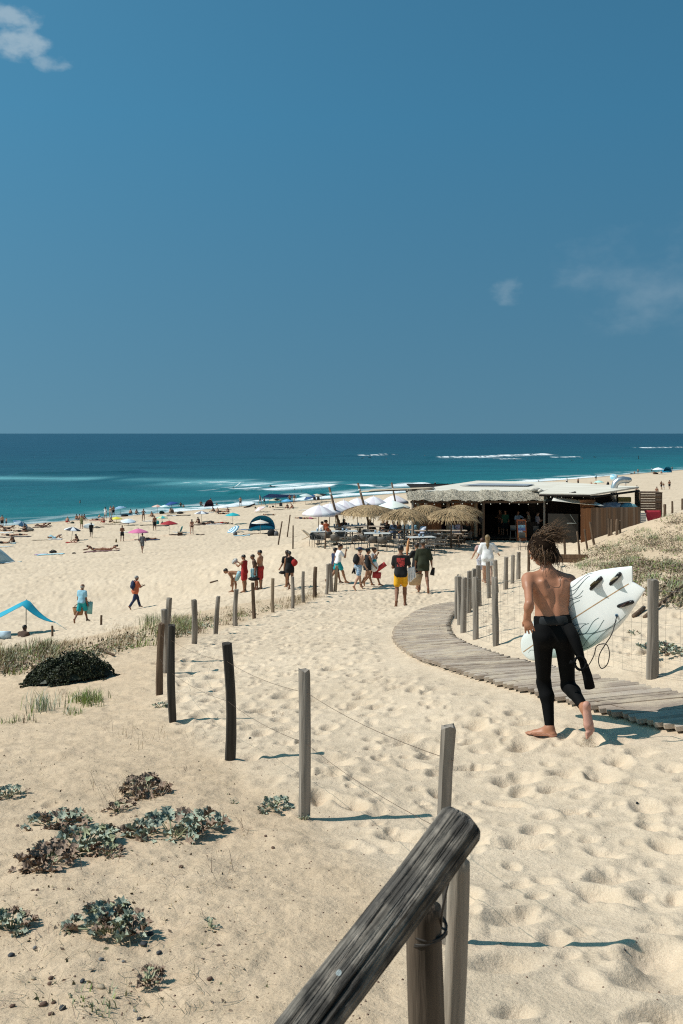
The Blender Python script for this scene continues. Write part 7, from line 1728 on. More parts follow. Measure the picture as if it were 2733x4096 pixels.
# two women in white behind the netting fence
walker('long-haired woman in short white tunic dress behind the netting posts', 1119, 1345, -4, dict(POSES['walk'], armR=(14, 34, 50), armL=(10, 20, 40)), 'fair', [('dress:ln=.62:sleeve=.95:loose=.035', WHT)], ('long', 'blond'), 1.70, 'f', dmin=26)
walker('dark-haired woman in white skirt and pink top beside the white tunic', 1107, 1343, -8, dict(POSES['walk2'], armL=(12, 26, 46)), 'fair', [('dress:ln=.85:sleeve=0', pattern('pale_print', (.62, .60, .60), (.26, .25, .30), 12)), ('shirt:sleeve=.3:hem=.12', cloth('rose', (.50, .30, .27)))], ('long', 'auburn'), 1.68, 'f', dmin=26)
# by the shade sail below the left dune
TEALF = M('sail_turquoise', (.012, .30, .42), .7, .06, 5)
ts = empty('shade_sail_tent', (0, 0, 0), 0, 'turquoise stretched shade sail on a thin pole below the left dune', 'shade tent')
pk = wp(105, 2397, 39.5); gp = hit(105, 2545, dmin=34); d_ = 39.5
c1 = wp(-260, 2492, 40.5); c2 = wp(175, 2452, 39.4); c3 = wp(268, 2526, 39.0); c4 = wp(-120, 2475, 37.5)
sv, sf = [], []; ns = 16
for i in range(ns + 1):
    for j in range(7):
        t = i / ns; f = j / 6 - .5
        if t < .62: q_ = c1.lerp(pk, t / .62); wdt = 1.5 * (1 - .35 * t / .62); sg = .35 * math.sin(math.pi * t / .62)
        else: k = (t - .62) / .38; q_ = pk.lerp(c3, k * .72); wdt = .95 * (1 - k) ** .8 + .03; sg = .12 * math.sin(math.pi * k)
        sv.append(q_ + Vector((0, f * wdt, -sg - .45 * abs(f) * wdt * .7)))
for i in range(ns):
    for j in range(6): sf.append((i * 7 + j, (i + 1) * 7 + j, (i + 1) * 7 + j + 1, i * 7 + j + 1))
q = MB(); q.add(sv, sf); o = q.build('fabric', TEALF, ts); o.modifiers.new('t', 'SOLIDIFY').thickness = .01
q = MB(); q.tube([(pk.x, pk.y, gz(pk.x, pk.y) - .2), pk], .018, 6); q.build('pole', WIRE_G, ts)
q = MB(); q.tube([pk.lerp(c3, .68), Vector((c3.x, c3.y, gz(c3.x, c3.y)))], .008, 4); q.build('guy_rope', TEALF, ts)
p = wp(85, 2580, 38.5); p.z = gz(p.x, p.y); hd_z = wp(85, 2505, 38.5).z
person('dark-haired person sitting under the turquoise shade sail, head above the dune', (p.x, p.y, hd_z - .80), R(-10), 'sitk_sail', dict(POSES['sitknees']), 'dark', [('shirt', BROWNC)], ('short', 'black'), 1.75, vox=.02, lift=-.10)
q = MB(); p = wp(22, 2575, 38.2); zt = wp(22, 2527, 38.2).z; q.box((0, 0, 0), (.42, .08, .34), (.25, 0, 0)); o = q.build('beach_chair', M('chair_pale', (.42, .56, .66), .7), loc=(p.x, p.y, zt - .15)); tag(o, 'pale blue low beach chair at the left edge under the sail', 'chair')
for sx in (-.2, .2): MB().tube([(sx, 0, .15), (sx, -.1, -.5), (sx, -.1, -1.0)], .015, 4).build('leg', WIRE_G, o)
# ================================================================ guests at the bar
def seat_at(uv, z=.46):
    u, v = uv; d = (EYE - FLOOR - z - .35) * FPX / (v - HV); x = (u - CU) / FPX * d; return Vector((x, d, gz(x, d) + z - .10))
PV = .024
GUEST = [(Zf(315, 450), 8, 'fair', WHT, 'short', 'brown', 'guest in plain white shirt seated with back to the camera'), (Zf(420, 455), -6, 'fair', LBLUE, 'short', 'brown', 'guest in light blue shirt seated right of the white shirt'), (Zf(560, 470), -25, 'tan', pattern('white_blue', (.70, .72, .76), (.20, .26, .42), 9), 'short', 'black', 'guest in white and blue shirt leaning on a picnic table'), (Zf(690, 430), 170, 'tan', BLK, 'short', 'black', 'guest in black facing the camera under the straw parasols'), (Zf(860, 425), 10, 'tan', PURP, 'long', 'brown', 'guest in purple top under the right straw parasol'), (Zf(955, 425), -12, 'tan', cloth('maroon', (.14, .035, .055)), 'long', 'brown', 'guest in maroon top beside the purple one'), (Zf(1095, 445), -20, 'tan', pattern('pink_white', (.70, .62, .64), (.42, .22, .27), 10), 'short', 'black', 'guest in pink and white shirt at the right end of the tables'), (Zf(1010, 445), 30, 'fair', WHT, 'short', 'black', 'guest in white at the right picnic table'), (Zf(1240, 440), 160, 'tan', BLK, 'short', 'black', 'guest in black with a white collar by the bar post'), (Zf(135, 470), 20, 'tan', DENIM, 'long', 'brown', 'guest in denim under the large straw parasol'), (Zf(40, 430), 165, 'brown', BLK, 'long', 'black', 'long-haired guest in black under the large straw parasol'), (Zf(225, 440), 150, 'tan', BROWNC, 'short', 'brown', 'guest in brown facing the white shirt'), (Zf(620, 430), 185, 'brown', BROWNC, 'long', 'black', 'guest in brown opposite the white and blue shirt'), (Zf(780, 420), 175, 'brown', GREYC, 'short', 'black', 'guest in grey between the front straw parasols'),
         (Ze(165, 520), -50, 'brown', WHT, 'short', 'black', 'dark-haired guest in white seated at the left terrace corner'), (Ze(275, 470), -80, 'tan', BLK, 'short', 'black', 'guest in black leaning towards the woman in orange'), (Ze(345, 500), 40, 'fair', ORNG, 'short', 'black', 'woman in orange low-backed top at the left tables'), (Ze(595, 450), 20, 'brown', BROWNC, 'long', 'black', 'guest in brown beside the thick leaning pole'), (Ze(655, 440), -10, 'brown', BLK, 'long', 'black', 'long-haired guest in black reclining by the leaning pole'), (Ze(735, 400), 60, 'tan', WHT, 'short', 'black', 'guest in white reclining behind the leaning poles'), (Ze(1260, 430), 60, 'brown', BLK, 'short', 'black', 'guest in black at the picnic table under the large straw parasol'), (Ze(1420, 420), -150, 'tan', GREYC, 'long', 'blond', 'fair-haired guest under the large straw parasol')]
for i, (uv, rz, sk, c, hk, hc, lab) in enumerate(GUEST):
    q = seat_at(uv); key = 'chair%d' % (i % 3)
    ps = dict(POSES['chair'], lean=[4, 14, 22][i % 3], hy=[-12, 20, 5][i % 3])
    f = hk == 'long'
    person(lab, q, R(rz), key + ('f' if f else 'm'), ps, sk, [('trousers', DENIM if i % 2 else BLK), ('shirt:sleeve=.7', c)], (hk, hc), 1.72 if not f else 1.66, 'f' if f else 'm', 0, 'guests at the terrace tables', PV, lift=-.10)
STD = [((2022, 2140), 66.0, 170, 'tan', GREENC, 'short', 'black', 'man in green shirt standing inside the bar'), ((2001, 2140), 66.5, 120, 'tan', BROWNC, 'long', 'brown', 'woman in brown inside the bar beside the green shirt'), ((2072, 2142), 65.6, 200, 'tan', BLUEPAT, 'long', 'brown', 'customer in blue print top standing inside the bar'), ((2115, 2142), 65.8, 90, 'fair', BEIGE, 'short', 'brown', 'customer in beige standing near the serving desk'), ((2150, 2140), 65.2, -80, 'fair', cloth('pale_pink', (.40, .33, .34)), 'short', 'black', 'waiter in pale shirt behind the serving desk'), ((1925, 2140), 66.2, 20, 'tan', GREYC, 'short', 'black', 'customer in grey standing at the left inside the bar')]
for i, (uv, d, rz, sk, c, hk, hc, lab) in enumerate(STD):
    x = (uv[0] - CU) / FPX * d; k = ['stand', 'fold', 'reach'][i % 3]
    person(lab, (x, d, gz(x, d) + .02), R(rz), 'in' + k + hk, POSES[k], sk, [('shorts:ln=.8', BLK), ('shirt', c)], (hk, hc), 1.74, 'f' if hk == 'long' else 'm', 0, 'people inside the bar', PV)
# parked motorcycle-like cargo bicycle by the hoarding
bk = empty('bicycle', hit(2455, 2128, dmin=52), R(-12), 'black bicycle with a basket leaning beside the wooden hoarding', 'bicycle')
for x in (-.52, .52):
    q = MB(); q.tube([(x + .32 * math.cos(a), 0, .33 + .32 * math.sin(a)) for a in np.linspace(0, 6.283, 22)], .022, 6); w = q.build('wheel', BLK, bk)
    q = MB()
    for a in np.linspace(0, math.pi, 7)[:-1]: q.tube([(x + .3 * math.cos(a), 0, .33 + .3 * math.sin(a)), (x - .3 * math.cos(a), 0, .33 - .3 * math.sin(a))], .003, 3)
    q.build('spokes', WIRE_G, w)
q = MB(); q.tube([(-.52, 0, .33), (-.1, 0, .32), (-.22, 0, .82), (-.52, 0, .33)], .018, 6); q.tube([(-.1, 0, .32), (.38, 0, .80), (-.2, 0, .74)], .018, 6); q.tube([(.52, 0, .33), (.36, 0, .95)], .018, 6); q.build('frame', BLK, bk)
q = MB(); q.box((-.24, 0, .88), (.26, .14, .05), taper=.8); q.build('saddle', BLK, bk); q = MB(); q.tube([(.30, -.28, 1.02), (.37, 0, .98), (.30, .28, 1.02)], .014, 6); q.build('handlebar', WIRE_G, bk)
q = MB(); q.box((.56, 0, .90), (.30, .30, .24), taper=1.15); q.build('front_basket', BLK, bk)
# ================================================================ the beach: bathers, parasols, towels, tents
Za = lambda x, y: (x / 4.356, 1950 + y / 4.356)
Zb = lambda x, y: (340 + x / 4.356, 1980 + y / 4.356)
Zc = lambda x, y: (660 + x / 4.356, 1950 + y / 4.356)
Zd = lambda x, y: (980 + x / 4.356, 1930 + y / 4.356)
Zh = lambda x, y: (2250 + x / 3.246, 1850 + y / 3.246)
def bh(uv, dmin=50): return hit(uv[0], uv[1], dmin=dmin)
BV = .032; GB = 'people on the beach'
BM = {'k': BLK, 'w': WHT, 'n': NAVY, 'r': REDC, 't': TEALC, 'y': YEL, 'g': GREYC, 'p': PINKC, 'b': LBLUE, 'd': PATT, 'o': ORNG, 'l': OLPAT}
def bather(uv, pose, rz, lab, sk='tan', sex='m', suit='k', hair='black', h=1.74, top=None, z=0.0, lying=None, hk=None):
    p = bh(uv); f = sex == 'f'; wear = [('brief' if f else 'shorts:ln=.62', BM[suit])]
    if f: wear.append(('band', BM[suit]))
    if top: wear = [('shorts:ln=.62', BM[suit]), ('shirt', BM[top])]
    hk = hk or ('long' if f else 'short'); key = pose + sex + (hk or '') + ('t' if top else '')
    kw = dict(tilt=lying) if lying else {}
    loc = (p.x, p.y, max(surf_z(p.x, p.y), -.4) + z + (.11 if lying else 0))
    return person(lab, loc, R(rz), key, POSES[pose], sk, wear, (hk, hair), h, sex, 0, GB, BV, **kw)
SUP = (R(90), 0, 0); PRO = (R(-90), 0, 0)    # on the back / on the front
S_, L_ = 'sit', 'lie'
PEOPLE = [
 # far left
 (Za(38, 702), 'stand', 10, 'bare-backed man in dark shorts standing at the left edge of the beach', dict(sk='fair')), (Za(112, 668), 'stand', -30, 'child standing beyond the man at the left edge', dict(h=1.1, sk='fair', suit='n')), (Za(75, 716), 'prop', 80, 'dark figure lying propped up at the far left', dict(sk='brown', lying=PRO)), (Za(170, 716), 'prop', -85, 'tanned sunbather propped on elbows at far left', dict(sk='brown', lying=PRO)), (Za(110, 760), 'lie', 88, 'sunbather on the back next to a white towel, far left', dict(lying=SUP)),
 (Za(425, 770), 'sit', 10, 'woman sitting upright beside a dark bag at left', dict(sk='brown', sex='f')), (Za(360, 772), 'lie', 95, 'sunbather lying left of the seated woman', dict(lying=SUP, sk='brown')), (Za(725, 682), 'prop', -70, 'left one of two sunbathers propped up near the water', dict(lying=PRO, sex='f', hair='auburn', sk='red')), (Za(800, 682), 'prop', -75, 'right one of two sunbathers propped up near the water', dict(lying=PRO, sex='f', sk='brown')), (Za(1170, 628), 'sit', 4, 'sunbather in a straw hat sitting with back turned near the water', dict(sk='red', suit='r', hair='blond')),
 (Za(1340, 578), 'sit', 20, 'girl sitting at the left of a group of four by the water', dict(sex='f', sk='tan')), (Za(1378, 580), 'sit', 0, 'second person in the group of four by the water', dict(sk='tan')), (Za(1415, 586), 'sit', -10, 'nearest person in the group of four by the water', dict(sk='tan', suit='w')), (Za(1450, 576), 'sit', -20, 'long-haired woman at the right of the group of four', dict(sex='f', sk='brown')), (Za(1425, 722), 'reach', 150, 'person shaking out an olive patterned towel', dict(sk='tan', top='l', suit='l')),
 (Za(160, 842), 'lie', 85, 'sunbather lying on a long dark mat at left', dict(lying=SUP, sk='fair')), (Za(345, 832), 'lie', 95, 'sunbather lying at the far end of the dark mat', dict(lying=PRO, sk='red')), (Za(240, 962), 'sitknees', 62, 'man sitting with knees drawn up beside a blue towel', dict(sk='brown')), (Za(45, 985), 'lie', 100, 'sunbather lying at the left edge in front of the mat', dict(lying=SUP, sk='tan')), (Za(970, 892), 'prop', -80, 'reader in a white cap lying behind a blue bag', dict(lying=PRO, sk='tan', suit='b', hair='grey')), (Za(1360, 968), 'sit', 62, 'woman sitting under the black striped parasol', dict(sex='f', sk='brown')),
 # centre left
 (Zb(110, 748), 'walk', 12, 'person in black carrying a silver bodyboard', dict(sk='dark', top='k')), (Zb(355, 410), 'reach', -20, 'woman at the water wrapped in a white sheet', dict(sex='f', top='w', suit='w')), (Zb(445, 385), 'stand', 160, 'slim person standing behind the white sheet', dict(sex='f', sk='fair', suit='w')), (Zb(495, 372), 'stand', 20, 'heavy-set man standing right of the white sheet', dict(sk='red', hair='grey')), (Zb(235, 408), 'sit', -60, 'child sitting at the water\'s edge by the white sheet', dict(sk='fair', h=1.2)), (Zb(325, 500), 'sit', 30, 'man sitting with back turned below the white sheet', dict(sk='red', suit='r')), (Zb(440, 495), 'sit', -15, 'woman sitting upright below the white sheet', dict(sex='f', sk='tan')), (Zb(230, 440), 'lie', 90, 'sunbather on a pink towel beside the seated couple', dict(lying=SUP, sk='red')),
 (Zb(795, 348), 'sit', 10, 'bather sitting in a low chair by the water', dict(sk='red')), (Zb(890, 348), 'sit', -12, 'bather with long hair sitting right of the low chair', dict(sex='f', sk='brown')), (Zb(1020, 450), 'hips', 175, 'woman in dark bikini standing with hands on hips', dict(sex='f', sk='brown')), (Zb(1215, 620), 'stand', 185, 'tall man in dark shorts standing by the green parasol', dict(sk='brown', h=1.84)), (Zb(650, 815), 'fold', 10, 'youth in black shorts standing with arms folded', dict(sk='brown')), (Zb(1000, 1012), 'walk', -6, 'man in grey tee walking away with a bag on his back', dict(sk='brown', top='g', suit='g')),
 (Zb(150, 965), 'prop', 88, 'left sunbather of three lying in the middle of the sand', dict(lying=PRO, sk='brown')), (Zb(290, 970), 'lie', 94, 'dark-haired middle sunbather of the three', dict(lying=SUP, sex='f', sk='tan')), (Zb(455, 962), 'prop', -86, 'right sunbather of the three, head raised', dict(lying=PRO, sk='red', sex='f')), (Zb(1180, 400), 'sit', 40, 'bather sitting low beyond the tall man', dict(sk='tan')), (Zb(1120, 775), 'lie', 95, 'person lying on a dark towel right of the pink parasol', dict(lying=SUP, sk='brown')), (Zb(1480, 325), 'sit', -20, 'fair person sitting under the royal blue parasol', dict(sk='fair', sex='f')), (Zb(1530, 330), 'sit', 30, 'second person sitting under the royal blue parasol', dict(sk='tan')),
 # sea edge
 (Zc(278, 330), 'wade', 20, 'bather wading behind the royal blue parasol', dict(sk='brown', z=-.5)), (Zc(325, 345), 'wade', -10, 'smaller bather wading right of the royal blue parasol', dict(sk='tan', z=-.5, h=1.4)), (Zc(628, 315), 'wade', 0, 'bather standing in the shallows left of the closed parasol', dict(sk='brown', z=-.4)), (Zc(660, 328), 'wade', 40, 'child crouching in the shallows', dict(sk='tan', h=1.1, z=-.4)), (Zc(795, 330), 'stand', 10, 'man standing behind the maroon beach tent', dict(sk='red')), (Zc(905, 305), 'wade', 0, 'child wading in the shallows in the middle', dict(sk='tan', h=1.2, z=-.4)), (Zc(1315, 332), 'reach', 5, 'man in grey shorts standing at the water with one arm out', dict(sk='fair', suit='g')),
 (Zc(860, 435), 'sit', 60, 'bather leaning forward in the group near the shallows', dict(sk='brown')), (Zc(920, 460), 'sit', 15, 'fair-skinned bather sitting with back turned, middle of the group', dict(sk='fair', hair='blond')), (Zc(975, 430), 'lie', 90, 'sunbather stretched out behind the seated group', dict(lying=SUP, sk='tan')), (Zc(1100, 452), 'sit', 20, 'brown-haired bather sitting left of the turquoise parasol', dict(sex='f', sk='red', hair='auburn')), (Zc(1010, 462), 'lie', 90, 'sunbather lying left of the turquoise parasol', dict(lying=PRO, sk='tan')),
 (Zc(590, 640), 'sit', 30, 'woman sitting under the grey striped parasol', dict(sex='f', sk='brown')), (Zc(690, 638), 'lie', 92, 'sunbather stretched right of the grey striped parasol', dict(lying=SUP, sk='brown')), (Zc(850, 630), 'lie', 90, 'sunbather in black lying on a row of towels', dict(lying=SUP, sk='tan')), (Zc(1010, 625), 'lie', -88, 'sunbather in red shorts lying on the row of towels', dict(lying=PRO, sk='tan', suit='r')), (Zc(470, 815), 'stand', 8, 'long-haired woman in bikini standing with back turned', dict(sex='f', sk='red', hair='brown')),
 (Zd(265, 372), 'walk', 60, 'adult walking along the water by the blue canopy', dict(sk='fair', suit='g')), (Zd(340, 366), 'walk', 55, 'child in red walking at the water\'s edge', dict(h=1.15, top='r')), (Zd(625, 430), 'sit', 0, 'person in pale shirt sitting under the beige parasol', dict(sk='fair', top='g')), (Zd(745, 465), 'sit', 20, 'dark seated person between the blue parasol and a board', dict(sk='brown', sex='f')), (Zd(840, 460), 'sitknees', 60, 'man hugging his knees beside the black board', dict(sk='red')), (Zd(782, 372), 'hips', 170, 'man in a black hat standing behind the beach parasols', dict(sk='brown')), (Zd(860, 370), 'stand', 10, 'man in white shorts standing behind the beach parasols', dict(sk='tan', suit='w')), (Zd(1215, 318), 'sit', 10, 'dark figure sitting left under the black parasol', dict(sk='dark', top='k')), (Zd(1275, 318), 'sit', -14, 'dark figure sitting right under the black parasol', dict(sk='dark', top='k')), (Zd(1085, 295), 'sit', 30, 'bather sitting beside the pale grey parasol', dict(sk='red')), (Zd(420, 572), 'lie', 92, 'person in a patterned wrap lying behind the blue tent', dict(lying=SUP, sk='tan', top='d', suit='d')), (Zd(990, 628), 'lie', 88, 'sunbather lying left of the white parasols', dict(lying=SUP, sk='tan', suit='n')), (Zd(1130, 632), 'lie', 90, 'sunbather half hidden behind the leftmost white parasol', dict(lying=PRO, sk='tan', suit='p')),
 # right far beach
 (Zh(60, 285), 'sit', 0, 'person sitting on the far beach beyond the roof edge', dict(sk='tan', top='g')), (Zh(205, 300), 'stand', 20, 'bather standing beyond the side roof, left one', dict(sk='red')), (Zh(385, 305), 'sit', 30, 'bather sitting left of the mint parasol', dict(sk='red')), (Zh(432, 305), 'sit', -10, 'bather sitting right under the mint parasol', dict(sk='tan')), (Zh(436, 235), 'stand', 0, 'bather standing beyond the mint parasol', dict(sk='brown', top='b')), (Zh(820, 320), 'stand', 10, 'bather standing behind the silver duct', dict(sk='fair', suit='w')), (Zh(965, 428), 'walk', -60, 'bather walking out from behind the side roof', dict(sk='brown')), (Zh(1225, 470), 'walk', -40, 'lone man in black shorts walking on the right-hand beach', dict(sk='brown', h=1.82)), (Zh(1285, 352), 'walk2', 10, 'left of three walkers on the right-hand beach', dict(sk='brown')), (Zh(1315, 352), 'walk', 5, 'child in white between the walkers on the right', dict(h=1.35, suit='w', sk='tan')), (Zh(1390, 350), 'walk2', -10, 'right one of three walkers on the right-hand beach', dict(sk='brown', h=1.84)),
 (Zh(940, 150), 'sit', 10, 'bather sitting far right by the water, left of a pair', dict(sk='tan')), (Zh(982, 152), 'stand', 20, 'bather standing far right by the water', dict(sk='fair')), (Zh(1160, 130), 'stand', 0, 'person in blue standing behind the distant white parasol', dict(sk='brown', top='b')), (Zh(1195, 148), 'sit', 20, 'bather sitting left under the distant white parasol', dict(sk='brown')), (Zh(1285, 148), 'sit', -20, 'bather sitting right under the distant white parasol', dict(sk='tan')), (Zh(1425, 105), 'stand', 10, 'child standing beyond the distant blue tent', dict(sk='red', h=1.5)), (Zh(720, 222), 'sit', 0, 'bather sitting under the tilted pale parasol', dict(sk='red')), (Zh(762, 232), 'sit', 40, 'dark figure sitting right of the tilted pale parasol', dict(sk='brown', top='k')),
 # roofline
 ((1741, 1950), 'stand', 10, 'person in black with a white cap standing beyond the thatched eave', dict(sk='tan', top='k', suit='k', hair='grey')), ((1790, 1942), 'sit', 0, 'left of two bathers beyond the bar roof', dict(sk='red')), ((1812, 1942), 'sit', 10, 'right of two bathers beyond the bar roof', dict(sk='red')), ((2157, 1936), 'sit', 20, 'bather sitting beyond the right half of the roof', dict(sk='brown', top='g')), ((2268, 1938), 'stand', 0, 'bather standing beyond the roof junction', dict(sk='fair', top='w')),
]
for uv, pose, rz, lab, kw in PEOPLE: bather(uv, pose, rz, lab, **kw)
# ---------------------------------------------------------------- beach parasols
PP = {}
def bparasol(key, cols, base_uv=None, top_uv=None, r=.95, tilt=0, tilt_dir=0, lab='', ring=False, pole=1.15, gap=None):
    """base_uv: foot of the pole; or top_uv: centre of the canopy, standing where a 1.9 m pole would reach the sand"""
    if base_uv: p = bh(base_uv); p.z = surf_z(p.x, p.y)
    else:
        d = None
        for dd in np.linspace(60, 380, 640):
            q = wp(top_uv[0], top_uv[1], dd)
            if q.z - max(gz(q.x, q.y), 0) < pole + .25: d = dd; break
        q = wp(top_uv[0], top_uv[1], d or 120); p = Vector((q.x, q.y, max(gz(q.x, q.y), 0)))
    if key not in PP:
        m = tuple(M('parasol_%s_%d' % (key, i), c, .75, .05, 4) for i, c in enumerate(cols)); PP[key] = m
    t = parasol('beach_parasol', r, r * .34, pole, PP[key], 8, per=2, rings=6, ringband=ring)
    ta = R(tilt); dirv = R(tilt_dir); t.rotation_euler = (Matrix.Rotation(dirv, 3, 'Z') @ Matrix.Rotation(ta, 3, 'X') @ Matrix.Rotation(-dirv, 3, 'Z')).to_euler()
    off = t.rotation_euler.to_matrix() @ Vector((0, 0, pole)); t.location = Vector((p.x, p.y, p.z)) + off; tag(t, lab, 'parasol', 'parasols on the beach'); return t
Wc, Bk = (.74, .75, .76), (.03, .035, .05)
bparasol('bw', (Wc, Bk), base_uv=Za(1248, 920), lab='black and white striped parasol above a seated woman', tilt=6, tilt_dir=90)
bparasol('blue_print', ((.05, .14, .24), (.42, .52, .58)), top_uv=Za(320, 590), lab='blue patterned parasol tipped over at the left by the water', tilt=28, tilt_dir=80, pole=.7, r=1.05)
bparasol('blue_str', ((.05, .17, .32), (.35, .50, .60)), top_uv=Zb(630, 205), lab='blue banded parasol beyond the standing group', ring=True, tilt=8, tilt_dir=-80, r=1.1)
bparasol('yellow', ((.66, .56, .05), (.70, .62, .09)), top_uv=Zb(550, 390), lab='low yellow parasol near the water', pole=.45, r=.9)
bparasol('pale_str', ((.55, .66, .74), (.70, .75, .78)), top_uv=Zb(755, 428), lab='pale blue and white banded parasol set low', ring=True, pole=.5, r=1.05, tilt=8, tilt_dir=30)
bparasol('pink', ((.56, .14, .28), (.62, .17, .32)), top_uv=Zb(935, 612), lab='pink parasol set low on the sand', pole=.75, r=1.15)
bparasol('green_tri', ((.04, .33, .36), (.55, .62, .32)), base_uv=Zb(1345, 520), lab='green and yellow parasol beside the tall man', pole=.85, r=.85)
bparasol('red', ((.30, .016, .022), (.34, .02, .025)), base_uv=Zb(1468, 700), lab='dark red parasol on a thin pole', pole=1.25, r=1.05)
bparasol('peach', ((.62, .33, .26), (.62, .50, .42)), top_uv=Zb(1262, 178), lab='small peach parasol left of the royal blue one', r=.9)
bparasol('mintw', ((.50, .70, .68), (.68, .76, .76)), top_uv=Zb(1395, 180), lab='mint and white parasol beside the peach one', r=.85)
bparasol('royal', ((.010, .055, .20), (.012, .065, .23)), base_uv=Zc(140, 440), lab='royal blue parasol by the water', pole=1.35, r=1.3, tilt=10, tilt_dir=-90)
bparasol('grey_str', (Wc, (.16, .16, .19)), base_uv=Zc(640, 592), lab='white and dark grey striped parasol in the middle of the beach', pole=1.1, r=1.0)
bparasol('white', (Wc, (.70, .72, .73)), top_uv=Zc(1030, 322), lab='low white parasol at the foam edge', pole=.4, r=1.0)
bparasol('turq', ((.012, .36, .40), (.015, .40, .44)), base_uv=Zc(1184, 640), lab='turquoise parasol left of the blue tent', pole=1.2, r=1.0)
bparasol('bl_wh', ((.64, .70, .74), (.10, .28, .40)), top_uv=Zc(1200, 706), lab='white and blue banded parasol lying tipped on the sand', ring=True, pole=.25, r=.95, tilt=38, tilt_dir=-60)
bparasol('peach_str', ((.66, .50, .38), (.62, .62, .58)), base_uv=Zd(268, 892), lab='peach and cream banded parasol in front of the blue tent', ring=True, pole=1.15, r=1.0)
bparasol('pinkw', ((.66, .48, .45), (.72, .66, .64)), top_uv=Zd(285, 432), lab='pink and white parasol tilted near the canopy', tilt=24, tilt_dir=-70, pole=.5, r=1.0)
bparasol('beige', ((.46, .42, .29), (.50, .46, .33)), base_uv=Zd(535, 435), lab='beige parasol with a black cloth over it', pole=1.2, r=1.15)
bparasol('sky', ((.10, .32, .55), (.14, .38, .60)), base_uv=Zd(735, 445), lab='sky blue parasol beside the beige one', pole=1.1, r=1.0)
bparasol('palegrey', ((.48, .55, .53), (.52, .58, .56)), base_uv=Zd(1058, 385), lab='pale grey parasol on a thick pole by the water', pole=1.5, r=1.25, tilt=6, tilt_dir=60)
bparasol('dkblue', ((.012, .06, .17), (.014, .07, .19)), top_uv=Zd(1168, 228), lab='dark blue parasol tilted beyond the terrace', r=1.1, tilt=22, tilt_dir=-60)
bparasol('cream', ((.52, .45, .33), (.55, .49, .38)), top_uv=Zd(1255, 212), lab='cream parasol between the dark blue and black ones', r=1.15)
bparasol('black', ((.010, .012, .012), (.014, .016, .016)), top_uv=Zd(1345, 203), lab='black parasol farthest right before the terrace', r=1.1, tilt=12, tilt_dir=-60)
bparasol('mint', ((.36, .62, .57), (.42, .66, .60)), top_uv=Zh(475, 243), lab='mint parasol on the far beach above the side roof', pole=1.2, r=1.15)
bparasol('skytilt', ((.25, .55, .66), (.55, .70, .74)), top_uv=Zh(668, 178), lab='pale blue parasol tipped on its side on the far beach', tilt=50, tilt_dir=10, pole=.6, r=1.3)
bparasol('white2', (Wc, (.66, .69, .76)), top_uv=Zh(1245, 82), lab='white parasol far off at the right by the water', pole=1.4, r=1.9)
bparasol('white3', (Wc, (.70, .72, .74)), top_uv=(2006, 1928), lab='white parasol tip showing beyond the bar roof', pole=1.3, r=1.1)
# black cloth draped on the beige parasol
q = MB(); p = bh(Zd(535, 435)); q.blob((0, 0, 0), (.45, .30, .07), 3, .5); o = q.build('black_cloth', BLK, loc=(p.x + .15, p.y - .55, p.z + 1.48)); tag(o, 'black cloth thrown over the beige parasol', 'cloth')
# ---------------------------------------------------------------- towels, mats, boards, bags
def flat_thing(name, uv, l, w, rz, mat, lab, cat='towel', th=.03, uv_drape=True):
    p = bh(uv); n, m = 8, 5; vs2, fs2 = [], []; c, s = math.cos(R(rz)), math.sin(R(rz)); rs_ = random.Random(int(uv[0] * 7 + uv[1]))
    for k in (1, 0):
        for i in range(n + 1):
            for j in range(m + 1):
                a = (i / n - .5) * l; b = (j / m - .5) * w; x = p.x + a * c - b * s; y = p.y + a * s + b * c
                vs2.append((x - p.x, y - p.y, surf_z(x, y) - p.z + .02 + k * th + rs_.uniform(0, .015)))
    N_ = (n + 1) * (m + 1)
    for i in range(n):
        for j in range(m):
            q_ = (i * (m + 1) + j, (i + 1) * (m + 1) + j, (i + 1) * (m + 1) + j + 1, i * (m + 1) + j + 1); fs2.append(q_); fs2.append(tuple(N_ + k for k in q_[::-1]))
    for i in range(n): fs2.append((i * (m + 1), N_ + i * (m + 1), N_ + (i + 1) * (m + 1), (i + 1) * (m + 1))); fs2.append((i * (m + 1) + m, (i + 1) * (m + 1) + m, N_ + (i + 1) * (m + 1) + m, N_ + i * (m + 1) + m))
    q = MB(); q.add(vs2, fs2); o = q.build(name, mat, loc=p, auto=.8); tag(o, lab, cat, 'towels and mats on the sand' if cat in ('towel', 'mat') else None); return o
T_ = lambda n, c: cloth('towel_' + n, c)
